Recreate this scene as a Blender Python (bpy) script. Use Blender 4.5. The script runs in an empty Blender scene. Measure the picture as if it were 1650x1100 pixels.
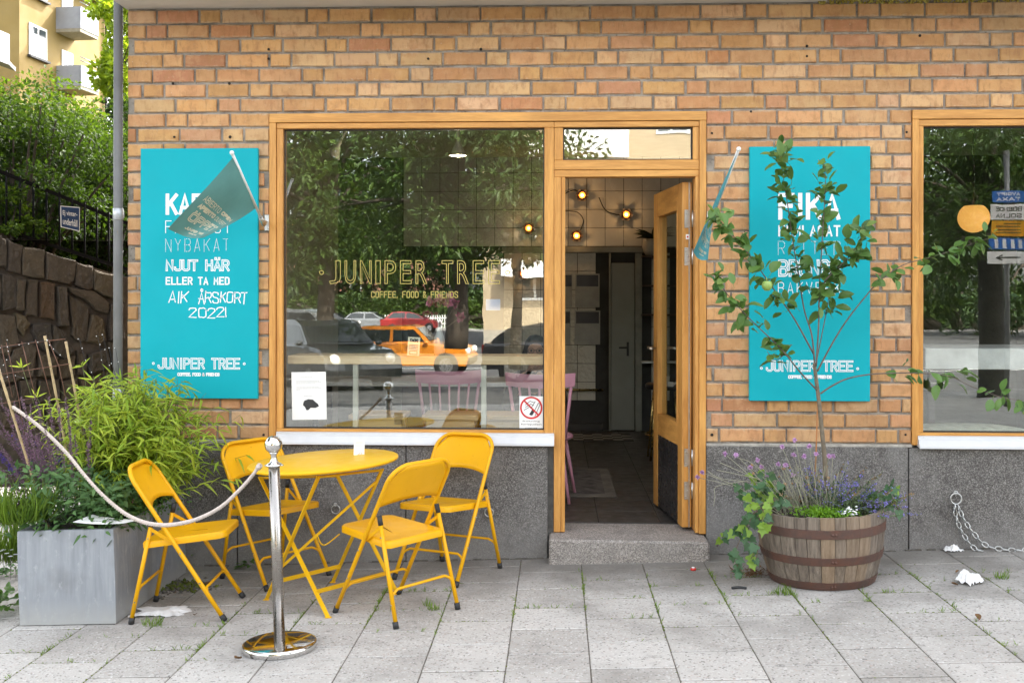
import bpy, math, random
from math import sin, cos, pi, radians, sqrt, atan2, hypot
from mathutils import Vector, Matrix, Euler
rnd = random.Random(7)
S = bpy.context.scene
COL = S.collection

# ------------------------------------------------------------------ camera
FPX, CXP, CYP, YAW, ROLL = 1735.0, 825.0, 485.0, radians(2.41), 0.0013
CAM = Vector((0.0, -6.515, 1.556))
cd = bpy.data.cameras.new('camera'); co = bpy.data.objects.new('camera', cd); COL.objects.link(co)
cd.sensor_fit = 'HORIZONTAL'; cd.sensor_width = 36.0; cd.lens = 36.0 * FPX / 1650.0
cd.shift_y = (CYP - 550.0) / 1650.0
cd.clip_start = 0.05; cd.clip_end = 2000.0
co.location = CAM
co.rotation_euler = (Matrix.Rotation(YAW, 4, 'Z') @ Matrix.Rotation(pi / 2, 4, 'X') @ Matrix.Rotation(ROLL, 4, 'Z')).to_euler()
S.camera = co

# ------------------------------------------------------------------ sky, sun, exposure
SUN_AZ, SUN_EL = radians(24.0), radians(43.0)      # azimuth from +Y towards +X: the sun stands behind the cafe
w = bpy.data.worlds.new('World'); S.world = w; w.use_nodes = True
nt = w.node_tree; nt.nodes.clear()
sky = nt.nodes.new('ShaderNodeTexSky'); sky.sky_type = 'NISHITA'; sky.sun_disc = False
sky.sun_elevation = SUN_EL; sky.sun_rotation = SUN_AZ
sky.air_density = 1.0; sky.dust_density = 4.0; sky.ozone_density = 1.0
hs = nt.nodes.new('ShaderNodeHueSaturation'); hs.inputs['Saturation'].default_value = 0.30
bg = nt.nodes.new('ShaderNodeBackground'); bg.inputs['Strength'].default_value = 0.15
wo = nt.nodes.new('ShaderNodeOutputWorld')
nt.links.new(sky.outputs[0], hs.inputs['Color']); nt.links.new(hs.outputs[0], bg.inputs['Color']); nt.links.new(bg.outputs[0], wo.inputs[0])
sl = bpy.data.lights.new('sun', 'SUN'); sl.energy = 2.0; sl.angle = radians(0.6); sl.color = (1.0, 0.93, 0.82)
so = bpy.data.objects.new('sun', sl); COL.objects.link(so)
sd = Vector((sin(SUN_AZ) * cos(SUN_EL), cos(SUN_AZ) * cos(SUN_EL), sin(SUN_EL)))
so.rotation_euler = sd.to_track_quat('Z', 'Y').to_euler(); so.location = (6, 12, 14)
vs = S.view_settings; vs.view_transform = 'Standard'; vs.look = 'None'; vs.gamma = 1.0; vs.exposure = 2.95
vs.use_curve_mapping = False
S.cycles.max_bounces = 8; S.cycles.transparent_max_bounces = 24; S.cycles.diffuse_bounces = 4; S.cycles.glossy_bounces = 4
S.cycles.caustics_reflective = False; S.cycles.caustics_refractive = False
S.cycles.use_denoising = True
S.cycles.sample_clamp_indirect = 6.0

# ------------------------------------------------------------------ measuring: a photograph pixel and a known plane give a place in metres
_fw = Vector((-sin(YAW), cos(YAW), 0)); _rt = Vector((cos(YAW), sin(YAW), 0)); _up = Vector((0, 0, 1))
SLOPE = 0.033
def gz(x): return SLOPE * (x + 0.2)
def ray(px, py):
    u = (px - CXP) / FPX; v = -(py - CYP) / FPX
    return _fw + (u * cos(ROLL) - v * sin(ROLL)) * _rt + (v * cos(ROLL) + u * sin(ROLL)) * _up
def W(px, py, y=0.0):
    r = ray(px, py); return CAM + r * ((y - CAM.y) / r.y)
def G(px, py):
    r = ray(px, py); return CAM + r * ((SLOPE * (CAM.x + 0.2) - CAM.z) / (r.z - SLOPE * r.x))
def Zp(px, py, z):
    r = ray(px, py); return CAM + r * ((z - CAM.z) / r.z)

# ------------------------------------------------------------------ mesh helpers
class MB:
    def __init__(s): s.v = []; s.f = []; s.mi = []; s.sm = []; s.c = []
    def add(s, vs, fs, mi=0, smooth=False):
        o = len(s.v); s.v += [tuple(p) for p in vs]
        for f in fs: s.f.append([i + o for i in f]); s.mi.append(mi); s.sm.append(smooth)
        return o
    def box(s, x0, x1, y0, y1, z0, z1, b=0.0, mi=0, jit=0.0, rot=None, piv=None):
        if b <= 0:
            vs = [Vector((x, y, z)) for z in (z0, z1) for y in (y0, y1) for x in (x0, x1)]
            fs = [(0, 2, 3, 1), (4, 5, 7, 6), (0, 1, 5, 4), (2, 6, 7, 3), (0, 4, 6, 2), (1, 3, 7, 5)]
        else:
            vs = []; idx = {}
            X = (x0, x1); Y = (y0, y1); Zz = (z0, z1)
            for i in (0, 1):
                for j in (0, 1):
                    for k in (0, 1):
                        px, py, pz = X[i], Y[j], Zz[k]
                        sx, sy, sz = (b if i == 0 else -b), (b if j == 0 else -b), (b if k == 0 else -b)
                        jj = Vector((rnd.uniform(-jit, jit), rnd.uniform(-jit, jit), rnd.uniform(-jit, jit))) if jit else Vector((0, 0, 0))
                        idx[(i, j, k, 0)] = len(vs); vs.append(Vector((px, py + sy, pz + sz)) + jj)
                        idx[(i, j, k, 1)] = len(vs); vs.append(Vector((px + sx, py, pz + sz)) + jj)
                        idx[(i, j, k, 2)] = len(vs); vs.append(Vector((px + sx, py + sy, pz)) + jj)
            fs = []
            I = idx
            for i in (0, 1): fs.append([I[(i, 0, 0, 0)], I[(i, 1, 0, 0)], I[(i, 1, 1, 0)], I[(i, 0, 1, 0)]])
            for j in (0, 1): fs.append([I[(0, j, 0, 1)], I[(1, j, 0, 1)], I[(1, j, 1, 1)], I[(0, j, 1, 1)]])
            for k in (0, 1): fs.append([I[(0, 0, k, 2)], I[(1, 0, k, 2)], I[(1, 1, k, 2)], I[(0, 1, k, 2)]])
            for j in (0, 1):
                for k in (0, 1): fs.append([I[(0, j, k, 1)], I[(1, j, k, 1)], I[(1, j, k, 2)], I[(0, j, k, 2)]])
            for i in (0, 1):
                for k in (0, 1): fs.append([I[(i, 0, k, 0)], I[(i, 1, k, 0)], I[(i, 1, k, 2)], I[(i, 0, k, 2)]])
            for i in (0, 1):
                for j in (0, 1): fs.append([I[(i, j, 0, 0)], I[(i, j, 1, 0)], I[(i, j, 1, 1)], I[(i, j, 0, 1)]])
            for i in (0, 1):
                for j in (0, 1):
                    for k in (0, 1): fs.append([I[(i, j, k, 0)], I[(i, j, k, 1)], I[(i, j, k, 2)]])
            c = Vector(((x0 + x1) / 2, (y0 + y1) / 2, (z0 + z1) / 2))
            for f in fs:
                a, bb, d = vs[f[0]], vs[f[1]], vs[f[2]]
                n = (bb - a).cross(d - a)
                m = sum((vs[q] for q in f), Vector()) / len(f)
                if n.dot(m - c) < 0: f.reverse()
        if rot is not None:
            pv = Vector(piv) if piv is not None else Vector(((x0 + x1) / 2, (y0 + y1) / 2, (z0 + z1) / 2))
            vs = [pv + rot @ (v - pv) for v in vs]
        s.add(vs, fs, mi)
    def tube(s, pts, r, n=8, mi=0, caps=True, smooth=True, closed=False, flat=None):
        pts = [Vector(p) for p in pts]; m = len(pts)
        rs = r if isinstance(r, (list, tuple)) else [r] * m
        tn = []
        for i in range(m):
            if closed: t = pts[(i + 1) % m] - pts[i - 1]
            else: t = pts[min(i + 1, m - 1)] - pts[max(i - 1, 0)]
            tn.append(t.normalized() if t.length > 1e-9 else Vector((0, 0, 1)))
        ref = Vector((0, 0, 1)) if abs(tn[0].z) < 0.9 else Vector((1, 0, 0))
        a = tn[0].cross(ref).normalized(); rings = []
        o = len(s.v)
        for i in range(m):
            a = (a - tn[i] * a.dot(tn[i])).normalized(); b = tn[i].cross(a)
            for k in range(n):
                t = 2 * pi * k / n
                ca, sa = cos(t), sin(t)
                if flat: sa *= flat
                s.v.append(tuple(pts[i] + (a * ca + b * sa) * rs[i]))
        for i in range(m if closed else m - 1):
            for k in range(n):
                p = o + i * n; q = o + ((i + 1) % m) * n; k2 = (k + 1) % n
                s.f.append([p + k, p + k2, q + k2, q + k]); s.mi.append(mi); s.sm.append(smooth)
        if caps and not closed:
            s.f.append([o + k for k in range(n)][::-1]); s.mi.append(mi); s.sm.append(False)
            s.f.append([o + (m - 1) * n + k for k in range(n)]); s.mi.append(mi); s.sm.append(False)
    def lathe(s, prof, n=24, mi=0, c=(0, 0, 0), smooth=True, axis=None):
        o = len(s.v); m = len(prof)
        R = Vector((0, 0, 1)).rotation_difference(Vector(axis)).to_matrix() if axis is not None else None
        for (r, z) in prof:
            for k in range(n):
                t = 2 * pi * k / n; p = Vector((r * cos(t), r * sin(t), z))
                if R: p = R @ p
                s.v.append((c[0] + p.x, c[1] + p.y, c[2] + p.z))
        for i in range(m - 1):
            for k in range(n):
                k2 = (k + 1) % n
                s.f.append([o + i * n + k, o + i * n + k2, o + (i + 1) * n + k2, o + (i + 1) * n + k]); s.mi.append(mi); s.sm.append(smooth)
        if prof[0][0] > 1e-6: s.f.append([o + k for k in range(n)][::-1]); s.mi.append(mi); s.sm.append(False)
        if prof[-1][0] > 1e-6: s.f.append([o + (m - 1) * n + k for k in range(n)]); s.mi.append(mi); s.sm.append(False)
    def ball(s, c, r, n=10, m=6, mi=0, sz=1.0):
        s.lathe([(max(1e-7, r * sin(pi * i / m)), -r * cos(pi * i / m) * sz) for i in range(m + 1)], n, mi, c)
    def prism(s, poly, y0, y1, mi=0):           # polygon in xz extruded along y
        n = len(poly)
        vs = [(p[0], y0, p[1]) for p in poly] + [(p[0], y1, p[1]) for p in poly]
        fs = [list(range(n))[::-1], list(range(n, 2 * n))] + [[i, (i + 1) % n, (i + 1) % n + n, i + n] for i in range(n)]
        s.add(vs, fs, mi)
    def bar(s, p, q, wd, th, side, mi=0):       # flat bar from p to q: width along 'side', thickness across
        p = Vector(p); q = Vector(q); d = (q - p).normalized(); a = Vector(side); a = (a - d * a.dot(d)).normalized(); b = d.cross(a)
        vs = [e + a * (wd / 2 * i) + b * (th / 2 * j) for e in (p, q) for (i, j) in ((-1, -1), (1, -1), (1, 1), (-1, 1))]
        s.add(vs, [(0, 3, 2, 1), (4, 5, 6, 7), (0, 1, 5, 4), (1, 2, 6, 5), (2, 3, 7, 6), (3, 0, 4, 7)], mi)
    def mesh(s, name, mats):
        me = bpy.data.meshes.new(name); me.from_pydata(s.v, [], s.f)
        mats = mats if isinstance(mats, (list, tuple)) else [mats]
        for m in mats: me.materials.append(m)
        me.polygons.foreach_set('material_index', s.mi); me.polygons.foreach_set('use_smooth', s.sm)
        if s.c:
            at = me.color_attributes.new('Tint', 'FLOAT_COLOR', 'POINT')
            fl = []
            for c in s.c: fl += [c[0], c[1], c[2], 1.0]
            at.data.foreach_set('color', fl)
        me.update(); return me
    def build(s, name, mats, parent=None, loc=None, rot=None):
        return put(name, s.mesh(name, mats), parent, loc, rot)
def put(name, me, parent=None, loc=None, rot=None):
    o = bpy.data.objects.new(name, me); COL.objects.link(o)
    if parent is not None: o.parent = parent
    if loc is not None: o.location = loc
    if rot is not None: o.rotation_euler = rot
    return o
def tag(o, label=None, cat=None, group=None, kind=None):
    if label: o['label'] = label
    if cat: o['category'] = cat
    if group: o['group'] = group
    if kind: o['kind'] = kind
    return o
def root(name, label, cat, loc=(0, 0, 0), rot=None, group=None):
    o = bpy.data.objects.new(name, None); COL.objects.link(o); o.location = loc; o.empty_display_size = 0.1
    if rot is not None: o.rotation_euler = rot
    return tag(o, label, cat, group)
def copy_tree(o, parent=None):
    c = o.copy(); COL.objects.link(c); c.parent = parent
    for ch in list(o.children): copy_tree(ch, c)
    return c
def box_obj(name, mat, parent, *a, **k):
    m = MB(); m.box(*a, **k); return m.build(name, mat, parent)
def smooth_path(pts, n=6):
    pts = [Vector(p) for p in pts]; out = []
    for i in range(len(pts) - 1):
        p0 = pts[max(i - 1, 0)]; p1 = pts[i]; p2 = pts[i + 1]; p3 = pts[min(i + 2, len(pts) - 1)]
        for k in range(n):
            t = k / n
            out.append(0.5 * ((2 * p1) + (p2 - p0) * t + (2 * p0 - 5 * p1 + 4 * p2 - p3) * t * t + (3 * p1 - p0 - 3 * p2 + p3) * t ** 3))
    out.append(pts[-1]); return out

# ------------------------------------------------------------------ materials
MATS = {}
def nodes(m): return m.node_tree.nodes, m.node_tree.links
def ramp(N, stops):
    r = N.new('ShaderNodeValToRGB'); e = r.color_ramp.elements
    while len(e) < len(stops): e.new(0.5)
    for i, (p, c) in enumerate(stops):
        e[i].position = p; e[i].color = (c[0], c[1], c[2], 1.0) if isinstance(c, (tuple, list)) else (c, c, c, 1.0)
    return r
def mixc(N, L, a, b, f, mode='MIX'):
    m = N.new('ShaderNodeMix'); m.data_type = 'RGBA'; m.blend_type = mode; m.clamp_factor = True
    for sock, v in ((m.inputs[6], a), (m.inputs[7], b), (m.inputs[0], f)):
        if isinstance(v, bpy.types.NodeSocket): L.new(v, sock)
        elif isinstance(v, (tuple, list)): sock.default_value = (v[0], v[1], v[2], 1.0)
        else: sock.default_value = v
    return m.outputs[2]
def noise(N, L, vec, scale, detail=4, rough=0.55, out=0):
    n = N.new('ShaderNodeTexNoise'); n.inputs['Scale'].default_value = scale; n.inputs['Detail'].default_value = detail; n.inputs['Roughness'].default_value = rough
    if vec is not None: L.new(vec, n.inputs['Vector'])
    return n.outputs[out]
def mapped(N, L, vec, sc=(1, 1, 1), loc=(0, 0, 0)):
    m = N.new('ShaderNodeMapping'); m.inputs['Scale'].default_value = sc; m.inputs['Location'].default_value = loc
    L.new(vec, m.inputs['Vector']); return m.outputs[0]
def maprange(N, L, v, a, b, c=0.0, d=1.0):
    m = N.new('ShaderNodeMapRange'); L.new(v, m.inputs[0])
    for i, x in enumerate((a, b, c, d)): m.inputs[i + 1].default_value = x
    return m.outputs[0]
def mth(N, L, op, a, b=None):
    m = N.new('ShaderNodeMath'); m.operation = op
    for i, v in enumerate((a, b)):
        if v is None: continue
        if isinstance(v, bpy.types.NodeSocket): L.new(v, m.inputs[i])
        else: m.inputs[i].default_value = v
    return m.outputs[0]
def bump(N, L, h, strength, dist, bsdf):
    b = N.new('ShaderNodeBump'); b.inputs['Strength'].default_value = strength; b.inputs['Distance'].default_value = dist
    L.new(h, b.inputs['Height']); L.new(b.outputs[0], bsdf.inputs['Normal']); return b
def newmat(name):
    m = bpy.data.materials.new(name); m.use_nodes = True; MATS[name] = m
    N, L = nodes(m); return m, N, L, N['Principled BSDF']
def M(name, col, rough=0.6, metal=0.0, var=0.18, scale=6.0, bmp=0.0, bscale=80.0, bdist=0.002, spec=0.5, coat=0.0, col2=None, space='pos', trans=0.0):
    m, N, L, B = newmat(name)
    if space == 'pos': vec = N.new('ShaderNodeNewGeometry').outputs['Position']
    else: vec = N.new('ShaderNodeTexCoord').outputs['Object']
    n1 = noise(N, L, vec, scale, 5, 0.6)
    c2 = col2 if col2 else tuple(c * (1 - var) for c in col)
    c1 = col if col2 else tuple(min(1, c * (1 + var)) for c in col)
    base = mixc(N, L, c2, c1, maprange(N, L, n1, 0.32, 0.68))
    L.new(base, B.inputs['Base Color'])
    B.inputs['Metallic'].default_value = metal
    n2 = noise(N, L, vec, scale * 3.1, 3)
    L.new(maprange(N, L, n2, 0.3, 0.7, max(0.02, rough - 0.08), min(1, rough + 0.08)), B.inputs['Roughness'])
    B.inputs['Specular IOR Level'].default_value = spec
    if coat: B.inputs['Coat Weight'].default_value = coat; B.inputs['Coat Roughness'].default_value = 0.08
    if bmp: bump(N, L, noise(N, L, vec, bscale, 4), bmp, bdist, B)
    return m
def leafmat(name, c1, c2, rough=0.45, trans=0.35, tcol=None):
    """two-tone leaves, every leaf its own tone (random per island), light shines through"""
    m, N, L, B = newmat(name)
    g = N.new('ShaderNodeNewGeometry')
    base = mixc(N, L, c1, c2, g.outputs['Random Per Island'])
    pos = noise(N, L, g.outputs['Position'], 2.2, 2)
    base = mixc(N, L, base, tuple(0.62 * x for x in c1), maprange(N, L, pos, 0.52, 0.72, 0, 0.55))
    L.new(base, B.inputs['Base Color']); B.inputs['Roughness'].default_value = rough; B.inputs['Specular IOR Level'].default_value = 0.35
    t = N.new('ShaderNodeBsdfTranslucent'); tc = mixc(N, L, base, tcol or (c2[0] * 1.3, c2[1] * 1.2, c2[2] * 0.5), 0.6)
    L.new(tc, t.inputs['Color'])
    mx = N.new('ShaderNodeMixShader'); mx.inputs[0].default_value = trans
    L.new(B.outputs[0], mx.inputs[1]); L.new(t.outputs[0], mx.inputs[2]); L.new(mx.outputs[0], N['Material Output'].inputs[0])
    return m
def emit(name, col, strength, base=(0.8, 0.7, 0.5)):
    m, N, L, B = newmat(name); B.inputs['Base Color'].default_value = (*base, 1)
    B.inputs['Emission Color'].default_value = (*col, 1); B.inputs['Emission Strength'].default_value = strength; return m

def brickmat(name, src):
    m, N, L, B = newmat(name)
    g = N.new('ShaderNodeNewGeometry').outputs['Position']
    if src == 'object': col = N.new('ShaderNodeObjectInfo').outputs['Color']
    else:
        a = N.new('ShaderNodeVertexColor'); a.layer_name = 'Tint'; col = a.outputs[0]
    n1 = noise(N, L, g, 7.0, 4); n2 = noise(N, L, g, 38.0, 5, 0.65); n3 = noise(N, L, mapped(N, L, g, (14, 14, 4)), 3.0, 3)
    n0 = noise(N, L, g, 14.0, 5, 0.6)
    c = mixc(N, L, col, (0.34, 0.175, 0.070), maprange(N, L, n0, 0.5, 0.72, 0, 0.65))
    c = mixc(N, L, c, (0.60, 0.375, 0.19), maprange(N, L, n0, 0.48, 0.30, 0, 0.45))
    c = mixc(N, L, c, (0.44, 0.21, 0.10), maprange(N, L, n1, 0.5, 0.7, 0, 0.5))
    if src == 'object':
        oc = N.new('ShaderNodeTexCoord').outputs['Object']; so_ = N.new('ShaderNodeSeparateXYZ'); L.new(oc, so_.inputs[0])
        ez = mth(N, L, 'ADD', mth(N, L, 'ABSOLUTE', so_.outputs[2]), maprange(N, L, n2, 0.3, 0.7, -.008, .008))
        c = mixc(N, L, c, (0.50, 0.40, 0.29), maprange(N, L, ez, 0.029, 0.040, 0, 0.55))
    c = mixc(N, L, c, (0.27, 0.13, 0.06), maprange(N, L, n3, 0.54, 0.74, 0, 0.55))
    c = mixc(N, L, c, (0.56, 0.40, 0.25), maprange(N, L, n2, 0.58, 0.78, 0, 0.4))
    pits = noise(N, L, g, 210.0, 2)
    c = mixc(N, L, c, (0.11, 0.06, 0.035), maprange(N, L, pits, 0.66, 0.74, 0, 0.55))
    v = N.new('ShaderNodeTexVoronoi'); v.inputs['Scale'].default_value = 17.0; L.new(g, v.inputs['Vector'])
    c = mixc(N, L, c, (0.62, 0.54, 0.42), maprange(N, L, mth(N, L, 'ADD', v.outputs['Distance'], maprange(N, L, n2, 0, 1, 0, 0.12)), 0.105, 0.085, 0, 0.7))
    soot = noise(N, L, mapped(N, L, g, (1.0, 1.0, 0.5)), 1.1, 5, 0.65)
    c = mixc(N, L, c, (0.17, 0.105, 0.06), maprange(N, L, soot, 0.5, 0.8, 0, 0.55))
    L.new(c, B.inputs['Base Color']); B.inputs['Roughness'].default_value = 0.82; B.inputs['Specular IOR Level'].default_value = 0.25
    h = mth(N, L, 'ADD', mth(N, L, 'MULTIPLY', n2, 1.0), mth(N, L, 'MULTIPLY', pits, 0.35))
    bump(N, L, h, 0.7, 0.004, B)
    return m
brick_o = brickmat('brick_clay', 'object'); brick_v = brickmat('brick_clay_far', 'tint')

def mortarmat():
    m, N, L, B = newmat('mortar')
    g = N.new('ShaderNodeNewGeometry').outputs['Position']
    c = mixc(N, L, (0.19, 0.165, 0.135), (0.42, 0.375, 0.315), maprange(N, L, noise(N, L, g, 9, 5), 0.35, 0.7))
    c = mixc(N, L, c, (0.09, 0.075, 0.06), maprange(N, L, noise(N, L, g, 60, 3), 0.58, 0.7, 0, 0.6))
    L.new(c, B.inputs['Base Color']); B.inputs['Roughness'].default_value = 0.95
    bump(N, L, noise(N, L, g, 150, 4), 0.9, 0.005, B); return m
mortar = mortarmat()

def woodmat(name, axis, light=(0.62, 0.31, 0.078), dark=(0.43, 0.185, 0.038), rough=0.42):
    m, N, L, B = newmat(name)
    g = N.new('ShaderNodeNewGeometry').outputs['Position']
    sc = {'x': (0.7, 9, 9), 'y': (9, 0.7, 9), 'z': (9, 9, 0.7)}[axis]
    warp = noise(N, L, mapped(N, L, g, sc), 3.0, 4, 0.6)
    fine = noise(N, L, mapped(N, L, g, tuple(v * 4 for v in sc)), 4.0, 3, 0.6)
    f = mth(N, L, 'ADD', mth(N, L, 'MULTIPLY', warp, 0.65), mth(N, L, 'MULTIPLY', fine, 0.35))
    r = ramp(N, [(0.30, dark), (0.47, tuple((a + b) / 2 for a, b in zip(light, dark))), (0.56, light), (0.72, tuple(min(1, v * 1.2) for v in light))]); L.new(f, r.inputs[0])
    tone = mixc(N, L, r.outputs[0], tuple(v * 0.72 for v in dark), maprange(N, L, noise(N, L, g, 1.3, 2), 0.5, 0.75, 0, 0.4))
    L.new(tone, B.inputs['Base Color']); B.inputs['Roughness'].default_value = rough; B.inputs['Specular IOR Level'].default_value = 0.4
    bump(N, L, fine, 0.25, 0.002, B); return m
oak_x = woodmat('oak_horizontal', 'x'); oak_z = woodmat('oak_upright', 'z'); oak_y = woodmat('oak_depth', 'y')
pine_x = woodmat('pale_pine', 'x', (0.74, 0.56, 0.34), (0.60, 0.42, 0.24))
pine_z = woodmat('pale_pine_upright', 'z', (0.60, 0.44, 0.27), (0.46, 0.31, 0.18))

def glassmat(name, refl=0.23, tint=(0.965, 0.985, 0.97)):
    """window pane: sharp mirror layer over a slightly green, see-through body"""
    m, N, L, B = newmat(name); N.remove(B)
    t = N.new('ShaderNodeBsdfTransparent'); t.inputs['Color'].default_value = (*tint, 1)
    gl = N.new('ShaderNodeBsdfGlossy'); gl.inputs['Roughness'].default_value = 0.0; gl.inputs['Color'].default_value = (0.97, 1.0, 0.97, 1)
    lw = N.new('ShaderNodeLayerWeight'); lw.inputs['Blend'].default_value = 0.25
    gg = N.new('ShaderNodeNewGeometry'); g0 = gg.outputs['Backfacing']
    f = mth(N, L, 'MULTIPLY', maprange(N, L, lw.outputs['Fresnel'], 0.0, 1.0, refl, 1.0), mth(N, L, 'SUBTRACT', 1.0, g0))
    g = N.new('ShaderNodeNewGeometry').outputs['Position']
    bp = N.new('ShaderNodeBump'); bp.inputs['Strength'].default_value = 0.10; bp.inputs['Distance'].default_value = 0.004
    L.new(noise(N, L, g, 2.4, 2), bp.inputs['Height']); L.new(bp.outputs[0], gl.inputs['Normal'])
    mx = N.new('ShaderNodeMixShader'); L.new(f, mx.inputs[0]); L.new(t.outputs[0], mx.inputs[1]); L.new(gl.outputs[0], mx.inputs[2])
    L.new(mx.outputs[0], N['Material Output'].inputs[0]); return m
glass = glassmat('window_glass'); glass_thin = glassmat('thin_glass', 0.1, (0.9, 0.93, 0.9))

def granitemat(name, cols, scale=170, stain=0.6, zref=None, pale=(0.34, 0.33, 0.31), bmp=0.5):
    m, N, L, B = newmat(name)
    g = N.new('ShaderNodeNewGeometry').outputs['Position']
    v = N.new('ShaderNodeTexVoronoi'); v.inputs['Scale'].default_value = scale; L.new(g, v.inputs['Vector'])
    sep = N.new('ShaderNodeSeparateColor'); L.new(v.outputs['Color'], sep.inputs[0])
    r = ramp(N, cols); r.color_ramp.interpolation = 'LINEAR'; L.new(sep.outputs[0], r.inputs[0])
    big = noise(N, L, g, 2.2, 5, 0.62); mid = noise(N, L, g, 9, 4)
    c = mixc(N, L, r.outputs[0], tuple(0.55 * x for x in cols[0][1]), maprange(N, L, mid, 0.5, 0.8, 0, 0.5))
    c = mixc(N, L, c, pale, maprange(N, L, big, 0.48, 0.66, 0, stain))
    if zref is not None:
        xyz = N.new('ShaderNodeSeparateXYZ'); L.new(g, xyz.inputs[0])
        hz = mth(N, L, 'ADD', xyz.outputs[2], maprange(N, L, mid, 0, 1, -0.16, 0.16))
        c = mixc(N, L, c, pale, maprange(N, L, hz, zref, zref - 0.28, 0, 0.6))
    L.new(c, B.inputs['Base Color']); B.inputs['Roughness'].default_value = 0.85; B.inputs['Specular IOR Level'].default_value = 0.25
    bump(N, L, v.outputs['Distance'], bmp, 0.004, B); return m
plinth_m = granitemat('washed_concrete', [(0.0, (0.07, 0.064, 0.058)), (0.5, (0.135, 0.125, 0.114)), (0.8, (0.185, 0.174, 0.16)), (1.0, (0.28, 0.265, 0.245))], 190, 0.6, 0.34, (0.25, 0.24, 0.225), 0.45)
step_m = granitemat('pink_granite', [(0.0, (0.12, 0.105, 0.095)), (0.4, (0.27, 0.24, 0.21)), (0.7, (0.36, 0.32, 0.28)), (1.0, (0.52, 0.48, 0.44))], 210, 0.4, None, (0.25, 0.235, 0.215))

def pavermat():
    m, N, L, B = newmat('paving_concrete')
    g = N.new('ShaderNodeNewGeometry').outputs['Position']
    oi = N.new('ShaderNodeObjectInfo')
    v = N.new('ShaderNodeTexVoronoi'); v.inputs['Scale'].default_value = 120; L.new(g, v.inputs['Vector'])
    sep = N.new('ShaderNodeSeparateColor'); L.new(v.outputs['Color'], sep.inputs[0])
    base = mixc(N, L, (0.375, 0.354, 0.322), (0.475, 0.452, 0.415), oi.outputs['Random'])
    c = mixc(N, L, base, (0.14, 0.13, 0.12), maprange(N, L, sep.outputs[0], 0.86, 0.98, 0, 0.75))
    c = mixc(N, L, c, (0.58, 0.56, 0.53), maprange(N, L, sep.outputs[1], 0.86, 1.0, 0, 0.8))
    c = mixc(N, L, c, (0.40, 0.30, 0.25), maprange(N, L, sep.outputs[2], 0.93, 0.99, 0, 0.5))
    big = noise(N, L, g, 1.8, 5, 0.6); mid = noise(N, L, g, 16, 4)
    c = mixc(N, L, c, (0.18, 0.165, 0.145), maprange(N, L, big, 0.48, 0.76, 0, 0.6))
    c = mixc(N, L, c, (0.16, 0.15, 0.135), maprange(N, L, mid, 0.58, 0.8, 0, 0.45))
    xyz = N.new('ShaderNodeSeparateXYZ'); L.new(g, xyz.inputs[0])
    dirt = mth(N, L, 'ADD', xyz.outputs[1], maprange(N, L, big, 0.3, 0.7, -0.45, 0.45))  # mask for real dirt plus occlusion shade painted near the wall
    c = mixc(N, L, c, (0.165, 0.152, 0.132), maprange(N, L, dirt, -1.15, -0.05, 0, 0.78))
    gv = N.new('ShaderNodeTexVoronoi'); gv.inputs['Scale'].default_value = 2.6; L.new(g, gv.inputs['Vector'])
    gs_ = N.new('ShaderNodeSeparateColor'); L.new(gv.outputs['Color'], gs_.inputs[0])
    gum = mth(N, L, 'MULTIPLY', maprange(N, L, mth(N, L, 'ADD', gv.outputs['Distance'], maprange(N, L, mid, 0, 1, -.02, .02)), 0.062, 0.045, 0, 0.7), maprange(N, L, gs_.outputs[0], 0.4, 0.45, 0, 1))
    c = mixc(N, L, c, (0.13, 0.125, 0.115), gum)      # grime and painted contact shade deepen towards the foot of the house
    L.new(c, B.inputs['Base Color']); B.inputs['Roughness'].default_value = 0.9; B.inputs['Specular IOR Level'].default_value = 0.2
    h = mth(N, L, 'ADD', v.outputs['Distance'], noise(N, L, g, 300, 2))
    bump(N, L, h, 0.45, 0.003, B); return m
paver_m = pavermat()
sand_m = M('joint_sand', (0.115, 0.102, 0.082), 0.95, var=0.4, scale=30, bmp=0.8, bscale=200)
# ================================================================== PAVEMENT
TILT = (0, -math.atan(SLOPE), 0)
moss_m = leafmat('moss', (0.07, 0.10, 0.015), (0.16, 0.19, 0.03), 0.8, 0.2)
weed_m = leafmat('weed_leaf', (0.05, 0.12, 0.02), (0.12, 0.23, 0.04), 0.5, 0.3)
def sheet(name, x0, x1, y0, y1, mat, dz=0.0, nx=1, ny=1, zf=None, kind='structure', parent=None):
    m = MB(); vs = []; fs = []
    for j in range(ny + 1):
        for i in range(nx + 1):
            x = x0 + (x1 - x0) * i / nx; y = y0 + (y1 - y0) * j / ny
            vs.append((x, y, (zf(x, y) if zf else gz(x)) + dz))
    for j in range(ny):
        for i in range(nx):
            a = j * (nx + 1) + i; fs.append((a, a + 1, a + nx + 2, a + nx + 1))
    m.add(vs, fs); o = m.build(name, mat, parent)
    if kind and parent is None: o['kind'] = kind
    return o
pavement = sheet('pavement', -4.75, 4.2, -3.25, 0.02, sand_m, -0.0030)
PITCH = 0.3577; X0 = -0.216
pv_mesh = {}
def paver_mesh(wd, dp):
    key = (round(wd, 3), round(dp, 3), rnd.randrange(4))
    if key not in pv_mesh:
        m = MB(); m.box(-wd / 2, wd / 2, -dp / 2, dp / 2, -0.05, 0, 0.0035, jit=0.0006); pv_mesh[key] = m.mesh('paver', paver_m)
    return pv_mesh[key]
JOINTS = []                                         # for moss: (x0,y0,x1,y1)
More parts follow.
